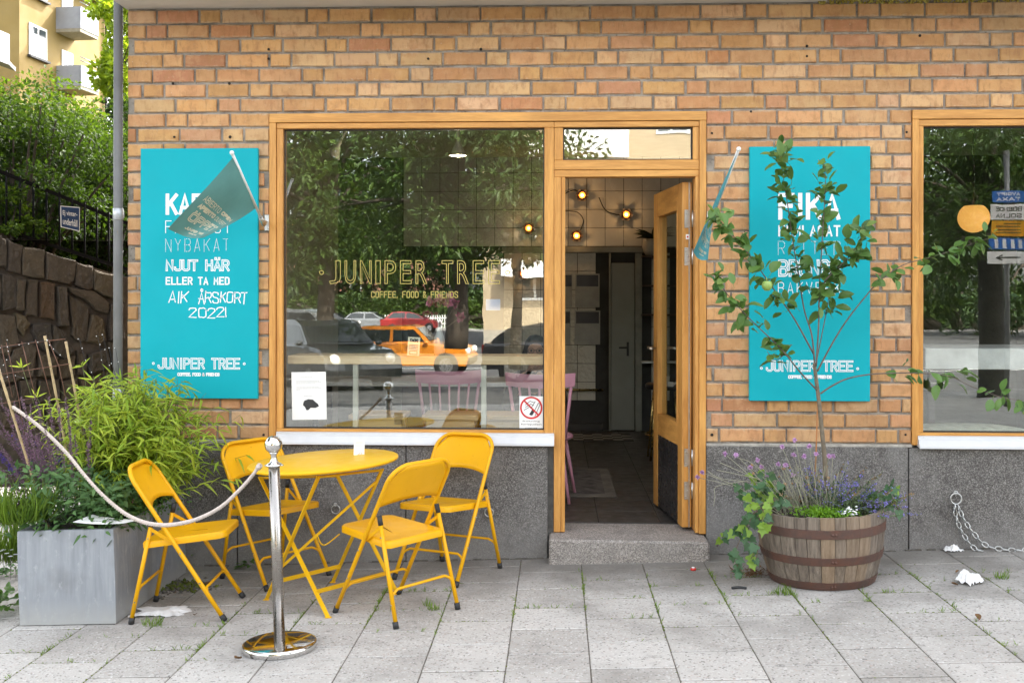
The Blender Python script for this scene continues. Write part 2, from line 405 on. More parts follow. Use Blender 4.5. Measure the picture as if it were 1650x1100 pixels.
for k in range(-12, 12):
    xa = X0 + k * PITCH; xb = xa + PITCH
    y1 = -0.70 if k % 2 == 0 else -0.905
    while y1 < -0.05: y1 += 0.358
    y1 -= 0.0
    while y1 > -3.1:
        y0 = y1 - 0.358; top = min(y1, 0.0)
        if top - y0 > 0.05:
            x_c, y_c = (xa + xb) / 2, (y0 + top) / 2
            wd, dp = PITCH - 0.0045, top - y0 - 0.0105
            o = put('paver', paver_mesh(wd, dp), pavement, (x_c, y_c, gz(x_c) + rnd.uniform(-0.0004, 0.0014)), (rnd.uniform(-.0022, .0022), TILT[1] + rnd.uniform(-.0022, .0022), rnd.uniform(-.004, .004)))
            JOINTS.append((xa, y0, xb, y0)); JOINTS.append((xa, y0, xa, top))
        y1 = y0
def pavefar():
    m, N, L, B = newmat('far_paving')
    g = N.new('ShaderNodeNewGeometry').outputs['Position']
    b = N.new('ShaderNodeTexBrick'); b.offset = 0.5; b.inputs['Scale'].default_value = 1.0; b.inputs['Brick Width'].default_value = 0.3577; b.inputs['Row Height'].default_value = 0.3577; b.inputs['Mortar Size'].default_value = 0.004
    b.inputs['Color1'].default_value = (0.33, 0.32, 0.30, 1); b.inputs['Color2'].default_value = (0.39, 0.375, 0.35, 1); b.inputs['Mortar'].default_value = (0.12, 0.11, 0.09, 1)
    L.new(g, b.inputs['Vector'])
    c = mixc(N, L, b.outputs['Color'], (0.2, 0.19, 0.17), maprange(N, L, noise(N, L, g, 3, 5), 0.45, 0.75, 0, 0.6))
    L.new(c, B.inputs['Base Color']); B.inputs['Roughness'].default_value = 0.9; return m
farpave_m = pavefar()
sheet('pavement_street_side', -14, 16, -10.0, -3.25, farpave_m, -0.002)
sheet('pavement_left', -14, -4.75, -3.25, 3.2, farpave_m, -0.002)
sheet('alley_ground', -4.75, -2.66, 0.02, 3.2, farpave_m, -0.006)
sheet('pavement_right', 4.2, 16, -3.25, 0.0, farpave_m, -0.002)

# ================================================================== CAFE BUILDING
cafe = root('cafe_building', 'yellow brick cafe building with oak framed windows and dark washed concrete base', 'building')
WL, WR = -2.641, 5.6
ZP, ZT, ZS = 0.700, 2.697, 3.348                    # plinth top, opening top, soffit
wx0, wx1 = -1.759, 0.893                            # window and door opening
rx0, rx1 = 2.113, 4.75                              # second window
wall = MB()
for (a, b, c, d) in ((WL, wx0, ZP, ZS), (wx0, wx1, ZT, ZS), (wx1, rx0, ZP, ZS), (rx0, rx1, ZT, ZS), (rx1, 14.0, -0.3, ZS)):
    wall.box(a, b, 0.0135, 0.30, c, d)
wall_o = wall.build('brick_wall', mortar, cafe)
# --- bricks: two stretchers and a header in turn, every brick a piece of its own
COURSE = (ZS - 0.012 - ZP) / 29.0; BH = COURSE - 0.0135
phase = [0.467, 0.797, 0.585, 0.902, 0.438, 0.778, 0.585, 0.922]
spans = []
PER = 0.25 * 2 + 0.12 + 3 * 0.0147
jn = 0.0147
def clay():
    r = rnd.random()
    if r < 0.55: b = (0.510, 0.282, 0.122)
    elif r < 0.78: b = (0.560, 0.345, 0.180)
    elif r < 0.94: b = (0.495, 0.255, 0.125)
    else: b = (0.430, 0.200, 0.098)
    k = rnd.uniform(0.90, 1.18)
    return (b[0] * k * rnd.uniform(.96, 1.04), b[1] * k, b[2] * k * rnd.uniform(.9, 1.1), 1.0)
items = []
for row in range(29):                               # row 0 is the top course
    z1 = ZS - 0.012 - row * COURSE; z0 = z1 - BH
    ph = phase[row] if row < 8 else phase[2 + (row % 2)] + rnd.uniform(-0.05, 0.05)
    segs = [(WL, WR)] if z0 > ZT - 0.02 else [(WL, wx0 - 0.003), (wx1 + 0.003, rx0 - 0.003), (rx1 + 0.003, WR)]
    x = ph - 8 * PER
    while x < WR:
        for wd in (0.12, 0.25, 0.25):
            a, b = x, x + wd + rnd.uniform(-0.004, 0.004)
            for (sa, sb) in segs:
                ca, cb = max(a, sa), min(b, sb)
                if cb < sb and sb - cb < 0.03: cb = sb
                if ca > sa and ca - sa < 0.03: ca = sa
                if cb - ca > 0.03: items.append((ca, cb, z0 + rnd.uniform(-.0015, .0015), z1 + rnd.uniform(-.0015, .0015)))
            x += wd + jn
boards = [(-2.560, -1.831, 0.957, 2.489), (1.152, 1.867, 0.960, 2.483)]
def vis(it):
    a, b, c, d = it; a2, b2 = max(a, -2.641), min(b, 2.768)
    if b2 <= a2: return 0
    ar = (b2 - a2) * (d - c)
    for (p, q, r, s_) in boards:
        ar -= max(0, min(b2, q) - max(a2, p)) * max(0, min(d, s_) - max(c, r))
    return ar
items.sort(key=lambda it: -(vis(it) + rnd.uniform(0, 1e-4)))
bm_cache = {}
def brick_mb(m, wd, hh, ox=0, oz=0, tw=0.0):
    """one brick with worn, uneven arrises, front face at y = 0"""
    ch = 0.006; j = lambda s=0.0022: rnd.uniform(-s, s)
    fr = [(-wd / 2 + ch + j(), -hh / 2 + ch + j()), (-wd / 6 + j(.01), -hh / 2 + ch + j()), (wd / 5 + j(.01), -hh / 2 + ch + j()), (wd / 2 - ch + j(), -hh / 2 + ch + j()),
          (wd / 2 - ch + j(), hh / 2 - ch + j()), (wd / 5 + j(.01), hh / 2 - ch + j()), (-wd / 6 + j(.01), hh / 2 - ch + j()), (-wd / 2 + ch + j(), hh / 2 - ch + j())]
    ed = [(-wd / 2, -hh / 2), (-wd / 6, -hh / 2 + j()), (wd / 5, -hh / 2 + j()), (wd / 2, -hh / 2), (wd / 2, hh / 2), (wd / 5, hh / 2 + j()), (-wd / 6, hh / 2 + j()), (-wd / 2, hh / 2)]
    ty = rnd.uniform(-.0018, .0018)
    vs = [(ox + p[0], ty + j(.0009), oz + p[1]) for p in fr] + [(ox + p[0], 0.0065 + j(.001), oz + p[1]) for p in ed] + [(ox + p[0], 0.03, oz + p[1]) for p in ed]
    fs = [[0, 1, 6, 7], [1, 2, 5, 6], [2, 3, 4, 5]]
    for i in range(8):
        k = (i + 1) % 8; fs.append([i, i + 8, k + 8, k]); fs.append([i + 8, i + 16, k + 16, k + 8])
    m.add(vs, fs)
rest = MB(); rest_n = 0
for n, it in enumerate(items):
    a, b, c, d = it; wd, hh = b - a, d - c
    if n < 298 and vis(it) > 0:
        key = (round(wd / 0.004), rnd.randrange(5))
        if key not in bm_cache:
            m = MB(); brick_mb(m, round(wd / 0.004) * 0.004, BH); bm_cache[key] = m.mesh('brick', brick_o)
        o = put('brick', bm_cache[key], wall_o, ((a + b) / 2, rnd.uniform(-.0025, .0015), (c + d) / 2), (rnd.uniform(-.006, .006), rnd.uniform(-.004, .004), rnd.uniform(-.004, .004)))
        o.color = clay()
    else:
        k0 = len(rest.v); brick_mb(rest, wd, hh, (a + b) / 2, (c + d) / 2)
        cc = clay(); rest.c += [cc] * (len(rest.v) - k0); rest_n += 1
ro = rest.build('smaller_bricks', brick_v, wall_o); ro['kind'] = 'stuff'
# drilled holes left by old fittings
hole_m = M('drill_hole', (0.02, 0.016, 0.012), 0.95)
hm = MB()
for (px, py) in ((279, 135), (370, 135), (281, 221), (371, 221), (433, 80), (433, 95), (775, 80), (1300, 75), (1300, 91), (690, 95), (1147, 215), (1461, 213), (1459, 700), (1147, 700), (1482, 58), (1210, 180), (425, 700)):
    p = W(px, py); hm.lathe([(0.0001, -0.0042), (0.006 + rnd.uniform(0, .004), -0.0040), (0.0075, 0.002)], 8, 0, (p.x, -0.001, p.z), axis=(0, 1, 0))
hm.build('plug_hole', hole_m, wall_o)['kind'] = 'stuff'
# plinth panels
seal = M('plinth_seal', (0.11, 0.105, 0.095), 0.9, var=0.3, scale=20)
pm = MB(); pm.box(WL, -0.0205, 0.03, 0.28, -0.4, ZP - 0.003); pm.box(wx1, 14.0, 0.03, 0.28, -0.4, ZP - 0.003); pm.build('plinth_core', seal, cafe)
xs = [WL, -1.95, -0.915, -0.052]
for a, b in zip(xs[:-1], xs[1:]): box_obj('plinth_panel', plinth_m, cafe, a, b - 0.005, -0.012, 0.03, -0.4, ZP - 0.012 if a < -1.8 else 0.684, 0.004, jit=.001)
xs = [0.895, 2.094, 3.6, 5.0]
for a, b in zip(xs[:-1], xs[1:]): box_obj('plinth_panel', plinth_m, cafe, a, b - 0.006, -0.012, 0.03, -0.4, ZP - 0.012 if a < 2 else 0.684, 0.004, jit=.001)
lm = M('lime_bed', (0.36, 0.335, 0.29), 0.95, var=0.3, scale=25, bmp=0.8)
for a, b in ((WL, wx0), (wx1 + .002, rx0)): box_obj('bed_joint', lm, cafe, a, b, -0.009, 0.02, ZP - 0.012, ZP + 0.004, 0.002)
gr = M('foot_grime', (0.10, 0.09, 0.075), 0.95, var=0.4, scale=40, bmp=1.0)
gm = MB()
for i in range(150):
    x = rnd.uniform(-2.2, 2.7)
    if -0.12 < x < 0.95: continue
    gm.box(x, x + rnd.uniform(.02, .07), -0.018 - rnd.uniform(.004, .014), -0.01, gz(x) - .01, gz(x) + rnd.uniform(.002, .010), 0.001)
tag(gm.build('dirt_along_wall', gr), 'line of dirt gathered along the foot of the wall', 'dirt', kind='stuff')
# oak frames
def plank(name, par, x0, x1, z0, z1, y0, y1=0.095, mat=None, b=0.0022):
    mat = mat or (oak_x if (x1 - x0) > (z1 - z0) else oak_z)
    return box_obj(name, mat, par, x0, x1, y0, y1, z0, z1, b)
def X(px, py=450, y=0.0): return W(px, py, y).x
def Z(py, px=825, y=0.0): return W(px, py, y).z
alu = M('white_aluminium', (0.60, 0.60, 0.60), 0.38, 0.0, var=0.04, scale=12, spec=0.5)
alu2 = M('brushed_metal', (0.55, 0.54, 0.52), 0.34, 1.0, var=0.1, scale=20)
gasket = M('gasket', (0.03, 0.028, 0.026), 0.6)
def sill(par, x0, x1):
    prof = [(0.05, .759), (-0.016, .7575), (-0.0175, .741), (-0.030, .731), (-0.037, .716), (-0.046, .700), (-0.0475, .687), (-0.040, .684), (-0.038, .690), (0.05, .70)]
    m = MB(); n = len(prof)
    m.add([(x0, p[0], p[1]) for p in prof] + [(x1, p[0], p[1]) for p in prof], [list(range(n)), list(range(n, 2 * n))[::-1]] + [[i, i + n, (i + 1) % n + n, (i + 1) % n] for i in range(n)])
    s_ = m.build('sill', alu, par)
    k = MB(); x = x0 + 0.03
    while x < x1: k.lathe([(0.003, 0), (0.0025, 0.0012), (0.0001, 0.0015)], 6, 0, (x, -0.0165, .7505), axis=(0, -1, 0)); x += 0.33
    k.build('screw', alu2, s_)
def pane(par, x0, x1, z0, z1, y, mat=None, name='pane'):
    m = MB(); m.box(x0, x1, y, y + 0.006, z0, z1); return m.build(name, mat or glass, par)
def gask(par, x0, x1, z0, z1, y):
    m = MB(); t = 0.007
    m.box(x0, x1, y, y + .012, z1 - t, z1); m.box(x0, x1, y, y + .012, z0, z0 + t); m.box(x0, x0 + t, y, y + .012, z0 + t, z1 - t); m.box(x1 - t, x1, y, y + .012, z0 + t, z1 - t)
    m.build('gasket', gasket, par)
def empty(name, par, loc=(0, 0, 0)):
    o = bpy.data.objects.new(name, None); COL.objects.link(o); o.parent = par; o.location = loc; o.empty_display_size = .05; return o
win1 = empty('shop_window', cafe)
plank('frame_rail', win1, wx0, wx1, 2.643, 2.697, -0.008)
plank('frame_stile', win1, wx0, -1.718, 0.692, 2.642, -0.008)
plank('frame_rail', win1, -1.7165, -0.0208, 2.607, 2.6405, 0.003)
plank('frame_stile', win1, -1.7165, -1.678, 0.7755, 2.6055, 0.003)
plank('frame_rail', win1, -1.7165, -0.080, 0.757, 0.7745, 0.003)
plank('mullion', win1, -0.079, -0.0215, 0.757, 2.6055, 0.003)
gw1 = pane(win1, -1.676, -0.081, 0.776, 2.605, 0.052); gask(win1, -1.6775, -0.0795, 0.7755, 2.6065, 0.038)
sill(win1, -1.712, -0.018)
win2 = empty('shop_window', cafe)
plank('frame_rail', win2, rx0, rx1, 2.643, 2.697, -0.008)
plank('frame_stile', win2, rx0, 2.152, 0.702, 2.642, -0.008)
plank('frame_rail', win2, 2.1535, 4.67, 2.603, 2.6405, 0.003)
plank('frame_stile', win2, 2.1535, 2.181, 0.776, 2.6015, 0.003)
plank('frame_rail', win2, 2.1535, 4.67, 0.757, 0.7745, 0.003)
plank('frame_stile', win2, 4.672, rx1, 0.702, 2.642, -0.008)
pane(win2, 2.182, 4.668, 0.776, 2.601, 0.052); gask(win2, 2.1815, 4.669, 0.7755, 2.602, 0.038)
sill(win2, 2.145, 4.68)
# doorway
dw = empty('doorway', cafe)
xj0, xj1, xj2 = -0.0200, X(904), X(910.7); xr0, xr1 = X(1120.6), X(1126.5)
zt0, zt1, zt2 = Z(284.5, 1000), Z(273.5, 1000), Z(257.5, 1000)
plank('frame_rail', dw, -0.020, xr1, 2.607, 2.6405, 0.003)
plank('jamb', dw, xj0, xj1, 0.16, zt0 - .001, 0.004); plank('jamb', dw, xj1 + .001, xj2, 0.16, zt0 - .001, 0.010)
plank('jamb', dw, xr1 + .001, wx1, 0.16, 2.642, -0.006); plank('jamb', dw, xr0, xr1, 0.163, zt0 - .001, 0.006, 0.16)
plank('transom', dw, xj0, xr1, zt1 + .001, zt2, 0.004); plank('transom', dw, xj0, xr1, zt0, zt1, 0.010)
plank('frame_stile', dw, xj0, X(907), zt2 + .001, 2.6055, 0.008); plank('frame_stile', dw, X(1116.5), xr1, zt2 + .001, 2.6055, 0.008)
pane(dw, X(907) + .001, X(1116.5) - .001, zt2 + .002, 2.605, 0.045); gask(dw, X(907) + .0005, X(1116.5) - .0005, zt2 + .0015, 2.6055, 0.030)
stepm = MB(); stepm.box(-0.045, 0.893, -0.175, 0.32, -0.06, 0.152, 0.012, jit=.003); stepm.build('doorstep', step_m, cafe)
# soffit / slab overhead
soff = M('painted_soffit', (0.60, 0.56, 0.50), 0.8, var=0.06, scale=3, bmp=0.2, bscale=40)
xs1 = W(1332, 6).x
box_obj('soffit', soff, cafe, -2.66, xs1, -0.62, 0.30, ZS + 0.002, ZS + 0.2, 0.004)
darkm = M('dark_flashing', (0.05, 0.048, 0.045), 0.55, var=0.3)
box_obj('flashing', darkm, cafe, xs1 + .004, 14, -0.62, 0.30, ZS + 0.032, ZS + 0.2, 0.004)
lich = leafmat('lichen', (0.30, 0.22, 0.03), (0.42, 0.36, 0.10), 0.9, 0.1)
lb = MB()
for i in range(520):
    x = xs1 + rnd.uniform(-0.05, 1.15) ; t = rnd.uniform(.003, .010)
    lb.ball((x, rnd.uniform(-.006, .004), ZS + rnd.uniform(-.012, .022)), t, 5, 3)
lb.build('lichen', lich, cafe)['kind'] = 'stuff'
box_obj('top_bed', mortar, cafe, xs1 - .02, WR, -0.002, 0.3, ZS - 0.001, ZS + 0.031, 0.003, jit=.002)
# upper storeys and the rest of the house (out of frame, they cast the shade the street stands in)
def housebrick():
    m, N, L, B = newmat('house_brick')
    tc = N.new('ShaderNodeTexCoord').outputs['Object']
    sep = N.new('ShaderNodeSeparateXYZ'); L.new(tc, sep.inputs[0]); cb = N.new('ShaderNodeCombineXYZ')
    L.new(mth(N, L, 'ADD', sep.outputs[0], sep.outputs[1]), cb.inputs[0]); L.new(sep.outputs[2], cb.inputs[1])
    b = N.new('ShaderNodeTexBrick'); b.inputs['Scale'].default_value = 1; b.inputs['Brick Width'].default_value = .264; b.inputs['Row Height'].default_value = .0912; b.inputs['Mortar Size'].default_value = .007
    b.inputs['Color1'].default_value = (.46, .29, .14, 1); b.inputs['Color2'].default_value = (.40, .22, .11, 1); b.inputs['Mortar'].default_value = (.3, .26, .2, 1)
    L.new(cb.outputs[0], b.inputs['Vector']); L.new(b.outputs['Color'], B.inputs['Base Color']); B.inputs['Roughness'].default_value = .9; return m
hb = housebrick()
up = MB(); up.box(-2.641, 16.0, 0.02, 7.4, ZS + 0.21, 11.2); up.build('upper_storeys', hb, cafe)
sw = MB(); sw.box(-2.639, -2.50, 0.301, 7.4, -0.4, ZS + 0.2); sw.box(-2.499, 16, 5.75, 7.4, -0.4, ZS + 0.2); sw.box(14.001, 16, 0.02, 5.749, -0.4, ZS + .2); sw.build('side_wall', hb, cafe)
# rain pipe with its straps
pipe_m = M('grey_pipe', (0.15, 0.148, 0.142), 0.6, 0.1, var=0.16, scale=5, bmp=0.1)
dp = MB(); dp.tube([(-2.688, -0.028, -0.1), (-2.688, -0.028, 3.6)], 0.0275, 16); dpo = dp.build('rain_pipe', pipe_m, cafe)
for z in (2.085, 0.985):
    m = MB(); m.lathe([(0.0285, -0.035), (0.031, -0.033), (0.031, 0.033), (0.0285, 0.035)], 16, 0, (-2.688, -0.028, z)); m.box(-2.70, -2.672, -0.001, 0.03, z - .02, z + .02); m.build('pipe_strap', M('strap_%d' % int(z * 10), (0.42, 0.43, 0.44), 0.35, 0.5), dpo)
# ================================================================== LETTERING (single-stroke alphabet, cut from thin vinyl)
def _o(x0=0, x1=1, y0=0, y1=1, r=.32):
    ry = min(r * .55, (y1 - y0) / 2.2)
    out = []
    for (cx, cy, a0) in ((x1 - r, y1 - ry, 0), (x0 + r, y1 - ry, 90), (x0 + r, y0 + ry, 180), (x1 - r, y0 + ry, 270)):
        for k in range(4):
            a = radians(a0 + 30 * k); out.append((cx + r * cos(a), cy + ry * sin(a)))
    return out + [out[0]]
def _bowl(y0, y1, r=.4):
    ry = min(.2, (y1 - y0) / 2); out = [(0, y1)]
    for k in range(4): a = radians(90 - 30 * k); out.append((1 - r + r * cos(a), y1 - ry + ry * sin(a)))
    for k in range(4): a = radians(0 - 30 * k); out.append((1 - r + r * cos(a), y0 + ry + ry * sin(a)))
    return out + [(0, y0)]
_s = [(1, .78), (1, .9), (.8, 1), (.2, 1), (0, .9), (0, .68), (.15, .57), (.85, .44), (1, .33), (1, .1), (.8, 0), (.2, 0), (0, .1), (0, .22)]
FONT = {
 'A': [[(0, 0), (.5, 1), (1, 0)], [(.17, .3), (.83, .3)]], 'B': [_bowl(.52, 1), _bowl(0, .52), [(0, 0), (0, 1)]],
 'C': [[(1, .75), (1, .88), (.75, 1), (.25, 1), (0, .88), (0, .12), (.25, 0), (.75, 0), (1, .12), (1, .25)]], 'D': [_bowl(0, 1, .6), [(0, 0), (0, 1)]],
 'E': [[(1, 1), (0, 1), (0, 0), (1, 0)], [(0, .52), (.85, .52)]], 'F': [[(1, 1), (0, 1), (0, 0)], [(0, .52), (.85, .52)]],
 'G': [[(1, .78), (1, .88), (.75, 1), (.25, 1), (0, .88), (0, .12), (.25, 0), (.75, 0), (1, .12), (1, .45), (.6, .45)]], 'H': [[(0, 0), (0, 1)], [(1, 0), (1, 1)], [(0, .52), (1, .52)]],
 'I': [[(.5, 0), (.5, 1)]], 'J': [[(1, 1), (1, .12), (.75, 0), (.25, 0), (0, .12), (0, .25)]], 'K': [[(0, 0), (0, 1)], [(1, 1), (.05, .42)], [(.35, .6), (1, 0)]],
 'L': [[(0, 1), (0, 0), (1, 0)]], 'M': [[(0, 0), (0, 1), (.5, .35), (1, 1), (1, 0)]], 'N': [[(0, 0), (0, 1), (1, 0), (1, 1)]], 'O': [_o()],
 'P': [_bowl(.45, 1), [(0, 0), (0, 1)]], 'R': [_bowl(.48, 1), [(0, 0), (0, 1)], [(.5, .48), (1, 0)]], 'S': [_s], 'T': [[(0, 1), (1, 1)], [(.5, 1), (.5, 0)]],
 'U': [[(0, 1), (0, .12), (.25, 0), (.75, 0), (1, .12), (1, 1)]], 'V': [[(0, 1), (.5, 0), (1, 1)]], 'Y': [[(0, 1), (.5, .5), (1, 1)], [(.5, .5), (.5, 0)]],
 'X': [[(0, 0), (1, 1)], [(0, 1), (1, 0)]], '2': [[(0, .78), (.1, .95), (.5, 1), (.9, .95), (1, .75), (0, 0), (1, 0)]], '0': [_o()], '!': [[(.5, 1), (.5, .25)], [(.5, .06), (.5, .0)]],
 '&': [[(1, 0), (.1, .75), (.2, .95), (.5, 1), (.7, .9), (.7, .75), (.1, .4), (0, .2), (.2, 0), (.6, 0), (1, .4)]], ',': [[(.5, .08), (.35, -.12)]], '.': [[(.5, .06), (.5, 0)]],
 '-': [[(.1, .5), (.9, .5)]], 'å': [_o(.05, .95, 0, .62), [(.95, .62), (.95, 0)]]}
FONT['Ä'] = FONT['A'] + [[(.2, 1.16), (.2, 1.24)], [(.8, 1.16), (.8, 1.24)]]; FONT['Å'] = FONT['A'] + [_o(.32, .68, 1.08, 1.3, .18)]; FONT['Ö'] = FONT['O'] + [[(.2, 1.16), (.2, 1.24)], [(.8, 1.16), (.8, 1.24)]]
IDX = []
def layout(text, x0, x1, z0, h, gap=0.55, aspect=None):
    """letters spread over x0..x1, returns list of polylines in (x, z)"""
    adv = 0.0; cells = []
    for ch in text:
        wd = {' ': .75, 'I': .28, '!': .28, ',': .2, '.': .2}.get(ch, 1.0)
        cells.append((ch, adv, wd)); adv += wd + gap
    adv -= gap; u = (x1 - x0) / adv; out = []
    IDX.clear(); cells_done = []
    for ch, a, wd in cells:
        cells_done.append(ch)
        for pl in FONT.get(ch, []):
            IDX.append(len(cells_done))
            if wd < .5: out.append([(x0 + (a + (p[0] - .5 + wd / 2)) * u, z0 + p[1] * h) for p in pl])
            else: out.append([(x0 + (a + p[0]) * u, z0 + p[1] * h) for p in pl])
    return out
def ribbon(m, pl, t, fn, mi=0, lift=0.0):
    """flat stroke of width t along a polyline in the (x, z) plane of a sign; fn maps (x, z, lift) to space"""
    P = [Vector((p[0], p[1])) for p in pl]; n = len(P); closed = (P[0] - P[-1]).length < 1e-6 and n > 3
    L_, R_ = [], []
    for i in range(n):
        if closed: a = P[i] - P[i - 1 if i > 0 else n - 2]; b = P[(i + 1) if i < n - 1 else 1] - P[i]
        else: a = P[i] - P[i - 1] if i > 0 else P[1] - P[0]; b = P[i + 1] - P[i] if i < n - 1 else P[i] - P[i - 1]
        a = a.normalized() if a.length > 1e-9 else Vector((1, 0)); b = b.normalized() if b.length > 1e-9 else a
        na = Vector((-a.y, a.x)); nb = Vector((-b.y, b.x)); mt = na + nb
        if mt.length < 1e-6: mt = na
        mt.normalize(); k = min(1.6, 1 / max(.35, mt.dot(nb))); L_.append(P[i] + mt * (t / 2 * k)); R_.append(P[i] - mt * (t / 2 * k))
    if not closed:
        d0 = (P[0] - P[1]).normalized() * t * .5; d1 = (P[-1] - P[-2]).normalized() * t * .5
        L_[0] += d0; R_[0] += d0; L_[-1] += d1; R_[-1] += d1
    vs = [fn(p.x, p.y, lift) for p in L_] + [fn(p.x, p.y, lift) for p in R_]
    m.add(vs, [[i, i + n, i + n + 1, i + 1] for i in range(n - 1)], mi)
def dots(m, pl, r, step, fn, mi=0, lift=0.0):
    for i in range(len(pl) - 1):
        a = Vector(pl[i]); b = Vector(pl[i + 1]); n = max(1, int((b - a).length / step))
        for k in range(n):
            p = a + (b - a) * (k / n)
            vs = [fn(p.x + r * cos(t * pi / 3), p.y + r * sin(t * pi / 3), lift) for t in range(6)]; m.add(vs, [list(range(6))], mi)
LIFT = [0.0]
def write(m, text, x0, x1, z0, z1, fn, style='solid', t=0.01, mi=0, mi2=1, gap=0.55, each=None):
    ins = t / 2 if style in ('solid', 'inline') else 0; last = None
    for q, pl in enumerate(layout(text, x0 + ins, x1 - ins, z0 + ins, (z1 - z0) - 2 * ins, gap)):
        if each is not None and IDX[q] != last: last = IDX[q]; m = MB(); each.append(m)
        LIFT[0] = (LIFT[0] + .00012) % .0007
        if style == 'dotted': dots(m, pl, t, t * 2.9, fn, mi, LIFT[0])
        else:
            ribbon(m, pl, t, fn, mi, LIFT[0])
            if style == 'inline': ribbon(m, pl, t * .26, fn, mi2, .0009 + LIFT[0] * .3)
white_v = M('white_vinyl', (0.80, 0.80, 0.79), 0.5, var=0.02)
teal_v = M('teal_board', (0.003, 0.35, 0.405), 0.6, var=0.03, scale=3, spec=0.2)
gold_v = M('gold_vinyl', (0.42, 0.34, 0.09), 0.45, 0.2, var=0.08)
black_v = M('black_print', (0.03, 0.03, 0.03), 0.7); grey_v = M('grey_print', (0.35, 0.35, 0.35), 0.8)
paper_m = M('paper', (0.80, 0.80, 0.77), 0.8, var=0.03, scale=4)
def board(label, px0, px1, py0, py1, lines, hand=None):
    yF = -0.034
    a = W(px0, py0, yF); b = W(px1, py1, yF)
    r = root('sign_board', label, 'sign', ((a.x + b.x) / 2, yF, b.z)); ox, oz = r.location.x, r.location.z
    m = MB(); m.box(a.x - ox, b.x - ox, 0, 0.028, 0, a.z - oz, 0.002); m.build('panel', teal_v, r)
    fn = lambda x, z, l: (x - ox, -0.0008 - l, z - oz)
    for (txt, x0, x1, y0, y1, st, t, gap) in lines:
        p = W(x0, y0, yF); q = W(x1, y1, yF); k = MB()
        
        if (y1 - y0) > 12 and st != 'dotted':
            each = []; write(k, txt, p.x, q.x, q.z, p.z, fn, st, t, 0, 1, gap, each)
            for e in each: e.build('letter', [white_v, teal_v], r)
        else: write(k, txt, p.x, q.x, q.z, p.z, fn, st, t, 0, 1, gap); tag(k.build('small_lettering', [white_v, teal_v], r), kind='stuff')
    if hand:
        k = MB()
        for (txt, x0, x1, y0, y1, gap) in hand:
            p = W(x0, y0, yF); q = W(x1, y1, yF)
            for pl in layout(txt, p.x, q.x, q.z, p.z - q.z, gap):
                jx, jz = rnd.uniform(-.004, .004), rnd.uniform(-.006, .006); sk = rnd.uniform(-.03, .1)
                ribbon(k, [(u + jx + (v - q.z) * sk, v + jz + rnd.uniform(-.002, .002)) for (u, v) in pl], .0065, fn)
        tag(k.build('handwriting', white_v, r), kind='stuff')
    k = MB()
    jt0, jt1 = (W(lines[-2][1], 500, yF).x, W(lines[-2][2], 500, yF).x); zc = (W(300, lines[-2][3], yF).z + W(300, lines[-2][4], yF).z) / 2
    for x in (jt0 - .026, jt1 + .026):
        k.add([fn(x + .0085 * cos(t * pi / 5), zc + .0085 * sin(t * pi / 5), 0) for t in range(10)], [list(range(10))], 0)
        k.add([fn(x + .0035 * cos(t * pi / 5), zc + .0035 * sin(t * pi / 5), .0006) for t in range(10)], [list(range(10))], 1)
    tag(k.build('lettering_dots', [white_v, teal_v], r), kind='stuff')
    return r
board('tall teal sign board left of the big window with handwritten white line on it', 226.5, 415, 239.5, 642.3, [
    ('KAFFE', 267, 371, 312, 346, 'solid', .022, .5), ('FRUKOST', 267, 371, 356, 375, 'thin', .0045, .75), ('NYBAKAT', 267, 369, 385, 405, 'dotted', .0024, .75),
    ('NJUT HÄR', 267, 370, 418, 437, 'inline', .0145, .45), ('ELLER TA MED', 267, 370, 446, 459, 'solid', .0085, .6),
    ('JUNIPER TREE', 254, 387, 576, 595, 'inline', .0125, .5), ('COFFEE, FOOD & FRIENDS', 286, 354, 600, 606, 'solid', .0055, .35)],
    [('AIK', 272, 302, 469, 487, .3), ('ÅRSKORT', 320, 398, 471, 488, .3), ('2022!', 305, 366, 496, 511, .25)])
board('tall teal sign board behind the small apple tree', 1208, 1402, 236.5, 646.5, [
    ('FIKA', 1254, 1354, 311, 354, 'solid', .025, .5), ('HEMLAGAT', 1254, 1354, 363, 381, 'solid', .0105, .6), ('RÄTTER', 1254, 1354, 389, 410, 'dotted', .0024, .75),
    ('BRUNCH', 1254, 1354, 418, 446, 'inline', .018, .45), ('BAKVERK', 1254, 1354, 455, 473, 'thin', .0045, .75),
    ('JUNIPER TREE', 1234, 1375, 580, 599, 'inline', .0125, .5), ('COFFEE, FOOD & FRIENDS', 1270, 1340, 604, 610, 'solid', .0055, .35)])

